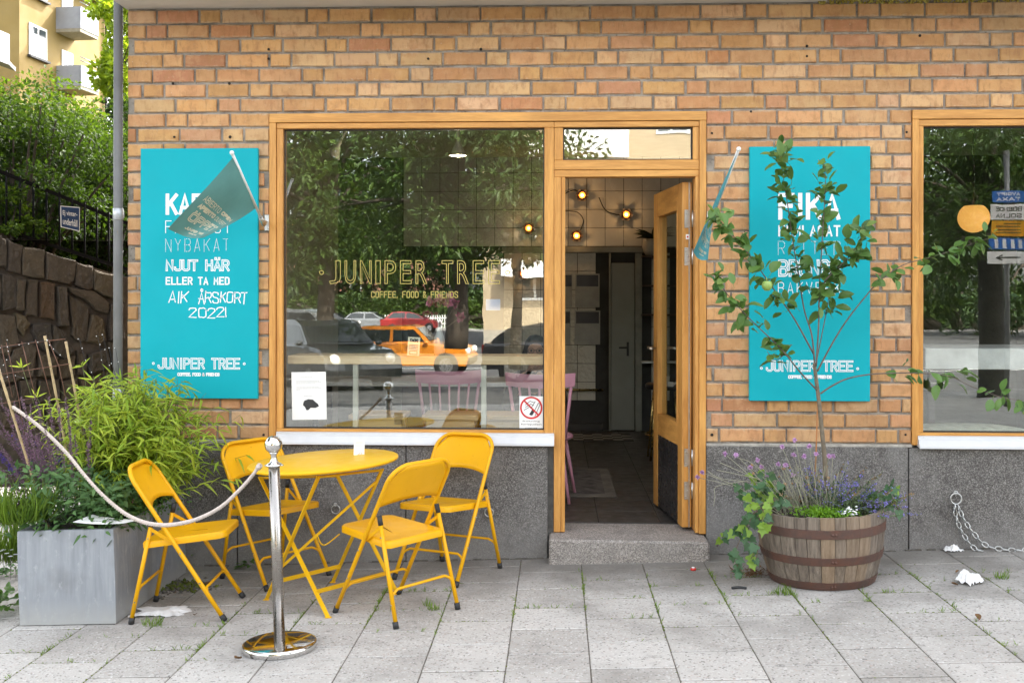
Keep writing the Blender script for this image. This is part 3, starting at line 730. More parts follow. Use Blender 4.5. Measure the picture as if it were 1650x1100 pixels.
# window lettering: outlined name and a solid line below, gold on the pane
def text_mesh(body, name, mat, x0, x1, z0, z1, y, outline=0.0, spacing=1.0, bold=0.0):
    c = bpy.data.curves.new(name, 'FONT'); c.body = body; c.size = 1.0; c.space_character = spacing; c.resolution_u = 3; c.offset = bold
    if outline: c.fill_mode = 'NONE'; c.bevel_depth = 0.0; 
    o = bpy.data.objects.new(name, c); COL.objects.link(o); dg = bpy.context.evaluated_depsgraph_get()
    me = bpy.data.meshes.new_from_object(o.evaluated_get(dg)); bpy.data.objects.remove(o)
    xs = [v.co.x for v in me.vertices]; ys = [v.co.y for v in me.vertices]
    ax, bx, ay, by = min(xs), max(xs), min(ys), max(ys)
    T = lambda p: Vector((x0 + (p.x - ax) / (bx - ax) * (x1 - x0), y, z0 + (p.y - ay) / (by - ay) * (z1 - z0)))
    m = MB()
    if outline:
        nb = {}
        for e in me.edges:
            a, b = e.vertices; nb.setdefault(a, []).append(b); nb.setdefault(b, []).append(a)
        seen = set()
        for v0 in nb:
            if v0 in seen: continue
            loop = [v0]; seen.add(v0); cur = v0
            while True:
                nx = [q for q in nb[cur] if q not in seen]
                if not nx: break
                cur = nx[0]; seen.add(cur); loop.append(cur)
            P = [T(me.vertices[i].co) for i in loop]; n = len(P)
            vs = []
            for i in range(n):
                d1 = (P[i] - P[i - 1]); d2 = (P[(i + 1) % n] - P[i])
                n1 = Vector((-d1.z, 0, d1.x)); n2 = Vector((-d2.z, 0, d2.x))
                if n1.length > 1e-9: n1.normalize()
                if n2.length > 1e-9: n2.normalize()
                q = (n1 + n2); q = q.normalized() if q.length > 1e-6 else n1
                k = min(1.5, 1 / max(.4, q.dot(n2)))
                vs += [P[i] + q * outline * .5 * k, P[i] - q * outline * .5 * k]
            m.add(vs, [[2 * i, 2 * i + 1, (2 * i + 3) % (2 * n), (2 * i + 2) % (2 * n)] for i in range(n)])
    else:
        m.add([T(v.co) for v in me.vertices], [list(p.vertices) for p in me.polygons])
    return m.mesh(name, mat)
yg = 0.0512
a = W(531, 420, yg); b = W(805, 457, yg)
# letters of the name one after another, evenly spread
nm = 'JUNIPER TREE'; widths = [{' ': .55, 'I': .42}.get(ch, 1.0) for ch in nm]; tot = sum(widths) + .42 * (len(nm) - 1); u = (b.x - a.x) / tot; xx = a.x
vin = None
for ch, wd in zip(nm, widths):
    if ch != ' ':
        me = text_mesh(ch, 'lettering', gold_v, xx, xx + wd * u, b.z, a.z, yg, 0.0044, 1, 0.02); o = put('letter', me, gw1)
    xx += (wd + .42) * u
k = MB(); fnw = lambda x, z, l: (x, yg - l, z)
p = W(598, 469, yg); q = W(738, 480, yg); write(k, 'COFFEE, FOOD & FRIENDS', p.x, q.x, q.z, p.z, fnw, 'solid', .005, 0, 0, .55)
for px in (518, 818):
    p = W(px, 439, yg); ribbon(k, [(p.x + .012 * cos(t * pi / 6), p.z + .012 * sin(t * pi / 6)) for t in range(13)], .005, fnw)
tag(k.build('small_lettering', gold_v, gw1), kind='stuff')
# stickers and paper on the pane
def sheet_thing(name, label, cat, px0, py0, px1, py1, y, mat=paper_m, tilt=0.0, th=0.0012):
    a = W(px0, py0, y); b = W(px1, py1, y)
    r = root(name, label, cat, ((a.x + b.x) / 2, y, b.z), (0, tilt, 0))
    m = MB(); wd = b.x - a.x; h = a.z - b.z; m.box(-wd / 2, wd / 2, 0, th, 0, h); m.build('sheet', mat, r)
    return r, wd, h
r, wd, h = sheet_thing('notice_sheet', 'white printed notice with a dark dog head taped low on the big window', 'notice', 471, 599, 526.5, 676, 0.0500, tilt=-.02)
k = MB(); f2 = lambda x, z, l: (x, -0.0006 - l, z)
for i, (u0, u1, v) in enumerate([(-.25, .1, .89), (-.36, .3, .81), (-.36, .36, .785), (-.36, .2, .76), (-.36, .3, .68), (-.36, .36, .655), (-.36, -.25, .63), (-.15, .1, .5)]):
    x = u0 * wd
    while x < u1 * wd: 
        l = rnd.uniform(.006, .016); ribbon(k, [(x, v * h), (min(x + l, u1 * wd), v * h)], .0022, f2); x += l + .004
tag(k.build('printed_lines', grey_v, r), kind='stuff')
k = MB(); hd = [(-.1, .40), (-.02, .43), (.08, .42), (.13, .37), (.18, .33), (.2, .28), (.13, .245), (.03, .25), (-.02, .2), (-.06, .2), (-.09, .27), (-.13, .31), (-.12, .35)]
k.add([f2(x * wd * 1.4, z * h, 0) for x, z in hd], [list(range(len(hd)))]); k.build('print', black_v, r)
r, wd, h = sheet_thing('no_smoking_sign', 'white no smoking sticker with red ring on the window corner', 'sign', 837, 638, 875, 693, 0.049)
k = MB(); cx, cz, R = 0, h * .66, wd * .44
red_v = M('red_print', (0.55, 0.02, 0.02), 0.5)
ribbon(k, [(cx + R * cos(t * pi / 16), cz + R * sin(t * pi / 16)) for t in range(33)], .011, f2); ribbon(k, [(cx - R * .7, cz + R * .7), (cx + R * .7, cz - R * .7)], .010, f2, 0, .0008); k.build('print', red_v, r)
k = MB()
for pl in ([(-.25, .12), (-.05, .28), (.12, .22)], [(-.25, .02), (-.02, .16), (.1, .1)], [(.05, -.3), (.3, .2), (.38, .16), (.16, -.34)], [(-.02, -.02), (.08, .12), (.16, .26)], [(-.3, -.1), (-.1, .02)]): ribbon(k, [(cx + p[0] * wd, cz + p[1] * wd) for p in pl], .0035, f2, 0, .0004)
ribbon(k, [(cx - .01 * wd, cz - .26 * wd), (cx + .07 * wd, cz - .12 * wd)], .016, f2, 0, .0004)
k.build('print', black_v, r)
for txt, y0, hh, ww in (('Rökning', .235, .055, .72), ('förbjuden', .14, .065, .86), ('enligt lag', .045, .045, .5)):
    me = text_mesh(txt, 'print', black_v, -ww * wd / 2, ww * wd / 2, y0 * h, (y0 + hh) * h, -.0008); put('print', me, r)

# ================================================================== FLAGS
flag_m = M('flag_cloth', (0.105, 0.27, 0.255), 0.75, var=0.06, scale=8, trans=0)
flag2_m = M('flag_cloth_lit', (0.08, 0.32, 0.36), 0.75, var=0.06, scale=8)  # same cloth in a brighter tone, the light put into its colour
cream_v = M('cream_print', (0.56, 0.54, 0.40), 0.7)
polew = M('white_pole', (0.72, 0.72, 0.70), 0.35, var=.05)
def bez(p, u):
    a, b, c = p; return a * (1 - u) ** 2 + 2 * b * u * (1 - u) + c * u * u
def flag(label, base, tip, corner_lo, corner_tip, bulge, tex, mat, brk):
    """a small cloth on a slanting pole: 'along' runs down the pole, 'away' hangs to the free edge"""
    r = root('flag', label, 'flag', base); B = Vector(base)
    base = Vector(base); tip = Vector(tip)
    m = MB(); m.tube([base - B, tip - B], 0.0085, 10); d = (tip - base).normalized(); m.ball(tip - B + d * .004, 0.013, 10, 6); m.build('pole', polew, r)
    m = MB(); m.tube([base - B - d * .035, base - B + d * .045], 0.0125, 10); m.box(-.016, .016, -B.y - .006, -B.y + .0, -.05, .05, .003); m.bar((0, -B.y - .004, -.0), (-.002, -.002, .0), .02, .012, (0, 0, 1)); m.build('bracket', alu2, r)
    p0 = base + (tip - base) * .22; p1 = base + (tip - base) * .955
    def surf(u, v):                                # u 0..1 down the pole from the tip end, v 0..1 away from it
        top = p1.lerp(corner_tip, v) + bulge * (sin(pi * v) * .55) ; low = p0.lerp(corner_lo, v) + bulge * (sin(pi * v) * .35)
        q = top.lerp(low, u)
        q = q + Vector((0, -1, 0)) * (.035 * sin(u * 5.0 + v * 3.0) * (0.2 + v) + .022 * sin(v * 6.3 + u * 2) * sin(pi * u)) + Vector((0, 0, -.02)) * sin(pi * u) * v
        return q - B
    m = MB(); n = 18; k = 24
    vs = [surf(i / n, j / k) for j in range(k + 1) for i in range(n + 1)]
    m.add(vs, [[j * (n + 1) + i, j * (n + 1) + i + 1, (j + 1) * (n + 1) + i + 1, (j + 1) * (n + 1) + i] for j in range(k) for i in range(n)], 0, True)
    cl = m.build('cloth', mat, r)
    def fn(x, z, l):
        u, v = x, 1 - z
        a = surf(u, v); e = 1e-3; nn = (surf(u + e, v) - a).cross(surf(u, v + e) - a).normalized()
        if nn.y > 0: nn = -nn
        return a + nn * (.0012 + l)
    mm = MB()
    for (txt, x0, x1, z0, z1, st, t) in tex: write(mm, txt, x0, x1, z0, z1, fn, st, t, 0, 1, .42)
    mm.build('print', [cream_v, mat], cl)
    return r
tex = [('ABIERTO', .12, .50, .475, .545, 'thin', .011), ('OPEN', .55, .90, .485, .545, 'solid', .02), ('APERTO', .12, .50, .375, .44, 'solid', .02), ('OUVERT', .54, .90, .375, .43, 'thin', .010),
       ('ÖPPET', .13, .87, .19, .32, 'inline', .034), ('JUNIPER TREE', .22, .80, .09, .13, 'solid', .012), ('COFFEE FOOD', .38, .66, .055, .072, 'solid', .008)]
flag('greenish flag on a white pole hanging in front of the handwritten board', W(423, 357, -.10), W(374, 247, -.62), W(331, 384, -.46), W(271, 369, -.66), Vector((.02, -.03, -.02)), tex, flag_m, None)
flag('narrow teal flag seen edge on between the door and the apple tree', W(1147, 352, -.10), W(1190, 241, -.70), W(1139, 419, -.40), W(1117, 405, -.58), Vector((-.03, -.05, -.03)), tex, flag2_m, None)

# ================================================================== YELLOW CHAIRS AND TABLE
yel = M('yellow_enamel', (0.72, 0.36, 0.004), 0.38, var=0.05, scale=5, spec=0.25)
yel_t = M('yellow_table_enamel', (0.74, 0.42, 0.008), 0.42, var=0.04, scale=5, spec=0.25)
def wear(m):
    N, L = nodes(m); B = N['Principled BSDF']; old = B.inputs['Base Color'].links[0].from_socket
    g = N.new('ShaderNodeNewGeometry').outputs['Position']
    sp = maprange(N, L, noise(N, L, g, 55, 3, .6), .66, .72, 0, .35); sc_ = maprange(N, L, noise(N, L, mapped(N, L, g, (6, 60, 60)), 4, 3), .68, .74, 0, .3)
    c = mixc(N, L, old, (.30, .15, .02), sp); c = mixc(N, L, c, (.55, .36, .10), sc_); L.new(c, B.inputs['Base Color'])
wear(yel); wear(yel_t)
rub = M('black_rubber', (0.022, 0.022, 0.022), 0.65, var=.2)
steel = M('rivet_steel', (0.45, 0.40, 0.3), 0.3, 1.0)
def make_chair():
    r = root('folding_chair', 'x', 'chair', group='yellow folding chairs around the bistro table')
    HW = .212; TR = .0112
    # long frame: front feet, up and back, over the top of the backrest
    f0 = Vector((.235, HW, .0)); top_z = .775
    def side(t): return Vector((.235 - .425 * t, HW - .012 * t, .69 * t))
    arc = []
    for k in range(0, 9):
        a = pi / 2 * k / 8; rr = .105
        arc.append(Vector((-.19 - .052 * sin(a), .200 - rr + rr * cos(a), .69 + .085 * sin(a))))
    half = [side(0.02), side(.35), side(.62), side(.9)] + arc
    pts = half + [Vector((p.x, -p.y, p.z)) for p in reversed(half)]
    m = MB(); m.tube(pts, TR, 10); m.build('long_frame', yel, r)
    # backrest plate, dished, with an arched lower edge
    m = MB(); n = 16; kk = 8; vs = []
    for j in range(kk + 1):
        for i in range(n + 1):
            y = (i / n * 2 - 1); t = j / kk
            zlo = .565 + .026 * (1 - y * y); zhi = .772 - max(0, (abs(y) * .198 - .10) / .098) ** 2 * .085
            z = zlo + (zhi - zlo) * t
            x = .235 - .425 * z / .69 if z < .69 else -.19 - .052 * ((z - .69) / .085)
            hw = .196 if z < .69 else .2 - .012
            vs.append(Vector((x - .022 * (1 - y * y), y * (.196 if z < .7 else .193), z)))
    nf = len(vs); vs += [v + Vector((.0035, 0, .001)) for v in vs]; fs = []
    for j in range(kk):
        for i in range(n):
            a = j * (n + 1) + i; fs += [[a, a + n + 1, a + n + 2, a + 1], [a + nf, a + 1 + nf, a + n + 2 + nf, a + n + 1 + nf]]
    for i in range(n): fs += [[i, i + 1, i + 1 + nf, i + nf], [kk * (n + 1) + i, kk * (n + 1) + i + nf, kk * (n + 1) + i + 1 + nf, kk * (n + 1) + i + 1]]
    m.add(vs, fs, 0, True); m.build('backrest', yel, r)
    # seat: pressed steel pan, rolled rim, rounded front corners
    def outline(ins):
        o = []
        def c(cx, cy, rr, a0, a1):
            for k in range(6): a = radians(a0 + (a1 - a0) * k / 5); o.append((cx + (rr) * cos(a), cy + (rr) * sin(a)))
        xf, xb, w1, w2 = .235 - ins, -.175 + ins, .182 - ins, .192 - ins
        c(xf - .05, -w1 + .06, .055, -70, 0); c(xf - .05, w1 - .06, .055, 0, 70); c(xb + .03, w2 - .03, .03, 90, 180); c(xb + .03, -w2 + .03, .03, 180, 270)
        return o
    def zz(x): return .405 + .035 * ((x + .175) / .41)
    rings = [(0.0, -.034), (0.0, -.008), (.004, -.002), (.012, .0), (.03, -.002), (.06, -.007), (.13, -.010)]
    m = MB(); cnt = len(outline(0)); vs = []
    for (ins, dz) in rings: vs += [(x, y, zz(x) + dz) for (x, y) in outline(ins)]
    fs = []
    for q in range(len(rings) - 1):
        for i in range(cnt): fs.append([q * cnt + i, q * cnt + (i + 1) % cnt, (q + 1) * cnt + (i + 1) % cnt, (q + 1) * cnt + i])
    fs.append([(len(rings) - 1) * cnt + i for i in range(cnt)]); vs += [(x, y, zz(x) - .033) for (x, y) in outline(.004)]; fs.append([len(rings) * cnt + i for i in range(cnt)][::-1])
    m.add(vs, fs, 0, True); m.build('seat', yel, r)
    for s in (1, -1):
        a = Vector((-.235, s * .205, .008)); b = Vector((-.118, s * .19, .515))
        m = MB(); m.tube([a, b], .0108, 10); rl = m.build('rear_leg', yel, r)
        m = MB(); m.tube([b - (b - a).normalized() * .035, b + (b - a).normalized() * .012], .0125, 10); m.build('hinge_cap', rub, r)
        m = MB(); m.bar((-.128, s * .197, .47), (-.012, s * .197, .398), .016, .004, (0, 0, 1)); m.build('hinge_link', yel, r)
        for (fx, fy, d) in ((.235, s * HW, Vector((.6, 0, -1))), (-.235, s * .205, Vector((-.23, 0, -1)))):
            d = d.normalized(); p = Vector((fx, fy, .0)); m = MB(); m.tube([p - d * .034 , p + Vector((0, 0, .001))], .0145, 10); m.build('foot_cap', rub, r)
        m = MB()
        for (t_) in (.28, .5): q = side(t_ * 1.0); m.ball((q.x, s * (q.y + .011), q.z), .005, 6, 4)
        for t_ in (.2, .82): q = a.lerp(b, t_); m.ball((q.x, s * (abs(q.y) + .0108), q.z), .0045, 6, 4)
        tag(m.build('rivets', steel, r), kind='stuff')
    def cross(fr, z, up):
        A = fr(z); m = MB(); hw = A.y
        pts = [A, fr(z + up * .6) + Vector((0, -.012, 0)), fr(z + up) + Vector((0, -.045, 0))]
        pts = smooth_path(pts, 4); pts = pts + [Vector((p.x, -p.y, p.z)) for p in reversed(pts)]
        m.tube(pts, .0072, 8); m.build('crossbar', yel, r)
    cross(lambda z: side(z / .69), .115, .045)
    cross(lambda z: Vector((-.235, .205, .008)).lerp(Vector((-.118, .19, .515)), z / .515), .125, .045)
    return r
proto = make_chair()
chairs = [((-1.912, -0.985), 4.1, 'yellow folding chair beside the zinc planter, seen from its side'),
          ((-1.635, -0.325), -40.7, 'yellow folding chair behind the table, half hidden by the steel post'),
          ((-0.814, -1.062), 139.1, 'yellow folding chair nearest the viewer, turned towards the table'),
          ((-0.625, -0.335), -119, 'yellow folding chair against the wall under the window, next to the doorstep')]
for i, ((x, y), a, lab) in enumerate(chairs):
    o = proto if i == 0 else copy_tree(proto)
    o.location = (x, y, gz(x) + .001); o.rotation_euler = (Matrix.Rotation(TILT[1], 3, 'Y') @ Matrix.Rotation(radians(a), 3, 'Z')).to_euler(); o['label'] = lab
# table
tb = root('bistro_table', 'round yellow folding bistro table with crossed flat bar legs', 'table', (-1.21, -0.80, gz(-1.21)))
TB = tb.location
tt = MB(); tt.lathe([(0.0001, .0), (.385, .0), (.396, .003), (.40, .010), (.398, .017), (.39, .0205), (.20, .0208), (.0001, .021)], 48)
top_o = tt.build('table_top', yel_t, tb, (0, 0, 0), None)
tc = W(521.5, 743, -0.80) - TB; top_o.location = (tc.x, tc.y, tc.z - .012); top_o.rotation_euler = (0.005, -0.060, 0)
F_ = {k: G(*p) - TB for k, p in dict(a=(429, 966), b=(536, 938), c=(529, 994.5), d=(641, 957)).items()}
hz = tc.z - .012
def und(px, py): return Zp(px, py, TB.z + hz) - TB
ax = (F_['b'] - F_['a']).normalized(); 
T1 = W(419, 768, F_['a'].y + TB.y + .12) - TB; T2 = W(543, 765, F_['b'].y + TB.y + .1) - TB
T3 = W(514, 766, F_['c'].y + TB.y + .05) - TB; T4 = W(616, 755, F_['d'].y + TB.y + .02) - TB
m = MB()
side_v = ax
for (p, q) in ((T1, F_['c']), (T2, F_['d'])): m = MB(); m.bar(p, q, .022, .007, (q - p).cross(ax).cross(q - p)); m.build('leg', yel_t, tb)
for (p, q) in ((T3, F_['a']), (T4, F_['b'])): m = MB(); m.bar(p, q, .022, .007, (q - p).cross(ax).cross(q - p)); m.build('leg', yel_t, tb)
for (f1, t1, f2_, t2, k) in (('c', T1, 'd', T2, .17), ('a', T3, 'b', T4, .15)):
    p = F_[f1].lerp(t1, k); q = F_[f2_].lerp(t2, k); m = MB(); m.bar(p, q, .022, .006, (0, 0, 1)); m.build('crossbar', yel_t, tb)
for f in F_.values():
    m = MB(); m.box(f.x - .016, f.x + .016, f.y - .011, f.y + .011, f.z, f.z + .004, .001); m.build('foot', yel_t, tb)
m = MB(); q1 = T4.lerp(F_['b'], .10); q2 = T3.lerp(F_['a'], .74); m.bar(q1, q2, .014, .005, (0, 0, 1)); hk = q1.lerp(q2, .62)
m.tube(smooth_path([hk, hk + Vector((.02, 0, -.045)), hk + Vector((.05, 0, -.05)), hk + Vector((.115, .03, .0))], 4), .004, 6); m.build('brace', yel_t, tb)
m = MB(); m.tube([T1 + Vector((0, 0, -.006)), T2 + Vector((0, 0, -.006))], .007, 8); m.tube([T3 + Vector((0, 0, -.006)), T4 + Vector((0, 0, -.006))], .007, 8); m.build('top_rail', yel_t, tb)
# menu card in a clip on the table
chrome = M('chrome', (0.68, 0.67, 0.65), 0.06, 1.0, var=0.03, scale=6)
cp = W(578.5, 741, -0.68); cr = root('card_holder', 'small white card in a metal clip standing on the yellow table', 'menu card', cp)
m = MB(); m.lathe([(.026, 0), (.026, .004), (.018, .010), (.006, .014), (.0001, .015)], 16); m.tube(smooth_path([(-.004, 0, .012), (-.004, -.004, .03), (.012, -.006, .045), (.016, -.006, .028), (.002, -.006, .022)], 5), .0016, 6); m.build('clip', chrome, cr)
m = MB(); m.box(-.030, .028, -.0005, .0005, .018, .108); cs = m.build('card', paper_m, cr, None, (-.05, .02, 0.1))
k = MB(); f3 = lambda x, z, l: (x, -.0011 - l, z)
for z in (.099, .092, .084, .077): 
    x = -.02
    while x < .02: ribbon(k, [(x, z), (x + .006, z)], .0016, f3); x += .008
k.build('print', grey_v, cs)

# ================================================================== BARRIER POST AND ROPE
sx, sy = -1.268, -1.632; post = root('barrier_post', 'polished steel barrier post with ball top and round base plate', 'barrier post', (sx, sy, gz(sx) + .001), TILT)
m = MB(); m.lathe([(.0001, .0), (.166, .0), (.169, .004), (.169, .026), (.165, .031), (.155, .0335), (.05, .036), (.0001, .036)], 56); m.build('base', chrome, post)
brushed = M('brushed_steel', (0.36, 0.335, 0.305), 0.26, 1.0, var=.05, scale=10)
m = MB(); m.lathe([(.0255, .034), (.0255, .835)], 28); m.build('tube', brushed, post)
m = MB(); m.lathe([(.0265, .832), (.037, .836), (.038, .840), (.034, .845), (.02, .852), (.014, .868), (.0135, .884), (.019, .893), (.02, .897)], 28); m.build('collar', chrome, post)
m = MB(); m.lathe([(.0135 if i == 0 else max(1e-4, .0405 * sin(pi * (.1 + .9 * i / 14))), .932 - .0405 * cos(pi * (.1 + .9 * i / 14))) for i in range(15)], 28); m.build('ball', chrome, post)
m = MB()
for s in (-1, 1): m.tube([(s * .030 + .012 * cos(t * pi / 6), .012 * sin(t * pi / 6) * .9, .838) for t in range(12)], .003, 6, closed=True)
m.build('hook_ring', chrome, post)
rope_m = M('cotton_rope', (0.56, 0.48, 0.42), 0.9, var=.12, scale=60, bmp=.5, bscale=300)
A_ = W(419, 749, sy - .0); E_ = W(20, 655, -0.95)
ctrl = [A_]
for (px, py, t) in ((405, 768, .05), (385, 790, .1), (355, 817, .18), (320, 835, .27), (290, 843, .34), (262, 845.5, .41), (232, 841, .48), (200, 826, .56), (165, 797, .65), (135, 764, .73), (110, 733, .80), (80, 702, .87), (52, 678, .93)):
    ctrl.append(W(px, py, A_.y + (E_.y - A_.y) * t))
ctrl.append(E_); path = smooth_path(ctrl, 9)
path_f = []
for a_, b_ in zip(path[:-1], path[1:]): path_f += [a_.lerp(b_, k_ / 3) for k_ in range(3)]
rp = root('barrier_rope', 'pale twisted rope sagging from the steel post to the planter canes', 'rope', A_)
for s in range(3):
    m = MB(); pts = []; ln = 0; prev = path[0]
    for p in path_f:
        ln += (p - prev).length; prev = p; a = ln / .045 * 2 * pi + s * 2 * pi / 3
        pts.append(p - A_ + Vector((0, cos(a), sin(a))) * .0054)
    m.tube(pts, .0057, 6); m.build('strand', rope_m, rp)
m = MB(); m.tube([path[0] - A_, path[3] - A_], .0135, 8); m.build('end_sleeve', rope_m, rp)
# ================================================================== PLANT HELPERS
def perp(d):
    a = Vector((0, 0, 1)) if abs(d.z) < .9 else Vector((1, 0, 0)); return d.cross(a).normalized()
def rdir(up=0.0):
    while True:
        v = Vector((rnd.uniform(-1, 1), rnd.uniform(-1, 1), rnd.uniform(-1, 1)))
        if .05 < v.length < 1: v.normalize(); v.z += up; return v.normalized()
IVY = [(0, -.02), (.18, -.12), (.42, -.06), (.50, .12), (.34, .30), (.46, .52), (.26, .56), (.12, .72), (0, 1.0), (-.12, .72), (-.26, .56), (-.46, .52), (-.34, .30), (-.50, .12), (-.42, -.06), (-.18, -.12)]
OVAL = [(0, 0), (.2, .1), (.40, .28), (.47, .5), (.40, .74), (.22, .92), (0, 1.03), (-.22, .92), (-.40, .74), (-.47, .5), (-.40, .28), (-.2, .1)]
def leaf(m, b, d, nrm, L, w, shape='oval', fold=.18, droop=.15, mi=0):
    b = Vector(b); d = Vector(d).normalized(); s = d.cross(nrm); s = s.normalized() if s.length > 1e-6 else perp(d); n = s.cross(d).normalized()
    def q(u, v, h): return b + d * (v * L) + s * (u * w) + n * (h * L - droop * L * v * v)
    if shape == 'blade':
        vs = [q(0, 0, 0), q(.5, .3, fold * .3), q(-.5, .3, fold * .3), q(.36, .65, fold * .2), q(-.36, .65, fold * .2), q(0, 1, 0), q(0, .3, 0), q(0, .65, 0)]
        m.add(vs, [(0, 1, 6), (0, 6, 2), (6, 1, 3, 7), (6, 7, 4, 2), (7, 3, 5), (7, 5, 4)], mi, True)
    elif shape == 'dia':
        m.add([q(0, 0, 0), q(.5, .45, fold * .3), q(0, 1, 0), q(-.5, .45, fold * .3)], [(0, 1, 2), (0, 2, 3)], mi)
    else:
        P = IVY if shape == 'ivy' else OVAL; n_ = len(P)
        vs = [q(u, v, abs(u) * fold + (rnd.uniform(-.03, .03) if shape == 'oval' else 0)) for (u, v) in P]; c = len(vs)
        mids = [.0, .35, .7]
        vs += [q(0, .4, 0)]
        m.add(vs, [(i, (i + 1) % n_, c) for i in range(n_)], mi, True)
def stem_path(a, b, sag=0.0, n=5, wob=.01):
    a = Vector(a); b = Vector(b); out = []
    for i in range(n + 1):
        t = i / n; out.append(a.lerp(b, t) + Vector((rnd.uniform(-wob, wob), rnd.uniform(-wob, wob), sag * sin(pi * t) + rnd.uniform(-wob, wob) * .5)) * (1 if 0 < i < n else 0))
    return out

# ================================================================== ZINC PLANTER
zinc = None
def zincmat():
    m, N, L, B = newmat('zinc_sheet')
    g = N.new('ShaderNodeNewGeometry').outputs['Position']
    st = noise(N, L, mapped(N, L, g, (26, 26, 2.2)), 1.6, 5, .6); cl = noise(N, L, g, 5, 4)
    c = mixc(N, L, (0.235, 0.25, 0.27), (0.315, 0.33, 0.345), maprange(N, L, st, .34, .68))
    c = mixc(N, L, c, (0.20, 0.205, 0.21), maprange(N, L, cl, .48, .72, 0, .7)); c = mixc(N, L, c, (0.44, 0.45, 0.46), maprange(N, L, noise(N, L, mapped(N, L, g, (10, 10, 5)), 2.4, 6, .7), .56, .74, 0, .7))
    xyz = N.new('ShaderNodeSeparateXYZ'); L.new(g, xyz.inputs[0])
    c = mixc(N, L, c, (0.40, 0.395, 0.37), maprange(N, L, mth(N, L, 'ADD', xyz.outputs[2], maprange(N, L, st, 0, 1, -.1, .1)), .06, -.05, 0, .7))
    L.new(c, B.inputs['Base Color']); B.inputs['Metallic'].default_value = .25; B.inputs['Roughness'].default_value = .52
    bump(N, L, cl, .12, .01, B); return m
zinc = zincmat(); soil = M('soil', (0.035, 0.024, 0.016), .95, var=.4, scale=40, bmp=1.0, bscale=60, bdist=.01)
px0, px1, py0, py1 = -2.698, -2.207, -1.207, -0.19; pz = gz((px0 + px1) / 2) + .002; PH = .476
pl = root('zinc_planter', 'long zinc planter box full of greenery at the corner of the house', 'planter', ((px0 + px1) / 2, (py0 + py1) / 2, pz), TILT)
hw, hd = (px1 - px0) / 2, (py1 - py0) / 2
m = MB(); T = .022
vs = []
def bx_ring(ins, z): return [(-hw + ins, -hd + ins, z), (hw - ins, -hd + ins, z), (hw - ins, hd - ins, z), (-hw + ins, hd - ins, z)]
for r_ in (bx_ring(.006, 0), bx_ring(.0, .004), bx_ring(-.003, PH * .5), bx_ring(0, PH - .003), bx_ring(.003, PH), bx_ring(T, PH), bx_ring(T + .002, PH - .003), bx_ring(T + .002, PH - .06)): vs += r_
fs = [[0, 3, 2, 1]]
for k_ in range(7):
    for i in range(4): fs.append([k_ * 4 + i, k_ * 4 + (i + 1) % 4, k_ * 4 + 4 + (i + 1) % 4, k_ * 4 + 4 + i])
m.add(vs, fs); m.build('box', zinc, pl)
m = MB(); m.add(bx_ring(T + .001, PH - .045), [[0, 1, 2, 3]]); m.build('soil', soil, pl)
SZ = pz + PH - .05
# bamboo
bam = leafmat('bamboo_leaf', (0.20, 0.34, 0.022), (0.48, 0.56, 0.06), .45, .4, (0.5, 0.55, 0.06))
bst = M('bamboo_stem', (0.10, 0.12, 0.03), .5, var=.3)
bp = root('bamboo_plant', 'bright yellow green dwarf bamboo arching out of the zinc planter', 'plant', (-2.35, -.45, SZ)); B0 = bp.location
ms = MB(); ml = MB()
for i in range(430):
    t = rnd.random()
    bx = rnd.uniform(-.30, .12); by = rnd.uniform(-.22, .22)
    hx = rnd.gauss(-.04, .23) + bx * .6 + .04; hy = by + rnd.gauss(0, .16) - .05
    zt = max(.12, (.84 - .55 * max(0, hx - .05) ** 1.0 - .30 * max(0, -hx - .15) - .25 * abs(hy)) * rnd.uniform(.35, 1.0))
    if hx > .62: hx = .62
    a = Vector((bx, by, 0)); b = Vector((hx, hy, zt)); pth = []
    for k_ in range(6):
        u = k_ / 5; pth.append(Vector((bx + (hx - bx) * u ** 1.7, by + (hy - by) * u ** 1.7, zt * (1.15 * u - .15 * u * u))))
    ms.tube(pth, [.0024 - .0003 * q for q in range(6)], 4, caps=False)
    for k_ in range(14):
        u = rnd.uniform(.4, 1.0); p = pth[min(4, int(u * 5))].lerp(pth[min(5, int(u * 5) + 1)], u * 5 % 1)
        d = Vector((rnd.gauss(0, 1) + (hx) * 1.2, rnd.gauss(-.25, .8), rnd.gauss(-.05, .5))).normalized()
        leaf(ml, p, d, Vector((rnd.gauss(0, .3), rnd.gauss(-.3, .3), 1)), rnd.uniform(.06, .125), rnd.uniform(.011, .017), 'blade', .2, .35)
ms.build('stems', bst, bp); tag(ml.build('leaves', bam, bp), kind='stuff')
# a few tall thin shoots
ms = MB(); ml = MB()
for (px, py) in ((36, 592), (150, 612), (196, 612), (133, 590), (120, 640), (60, 640)):
    e = W(px, py, -.5) - B0; ms.tube(stem_path((e.x * .8, 0, .3), e, 0, 4, .006), .0016, 4)
    for k_ in range(4): leaf(ml, e, Vector((rnd.gauss(0, .8), rnd.gauss(0, .4), rnd.uniform(-.2, 1))), (0, -1, .3), rnd.uniform(.05, .09), .010, 'blade', .2, .2)
ms.build('shoots', bst, bp); tag(ml.build('leaves', bam, bp), kind='stuff')
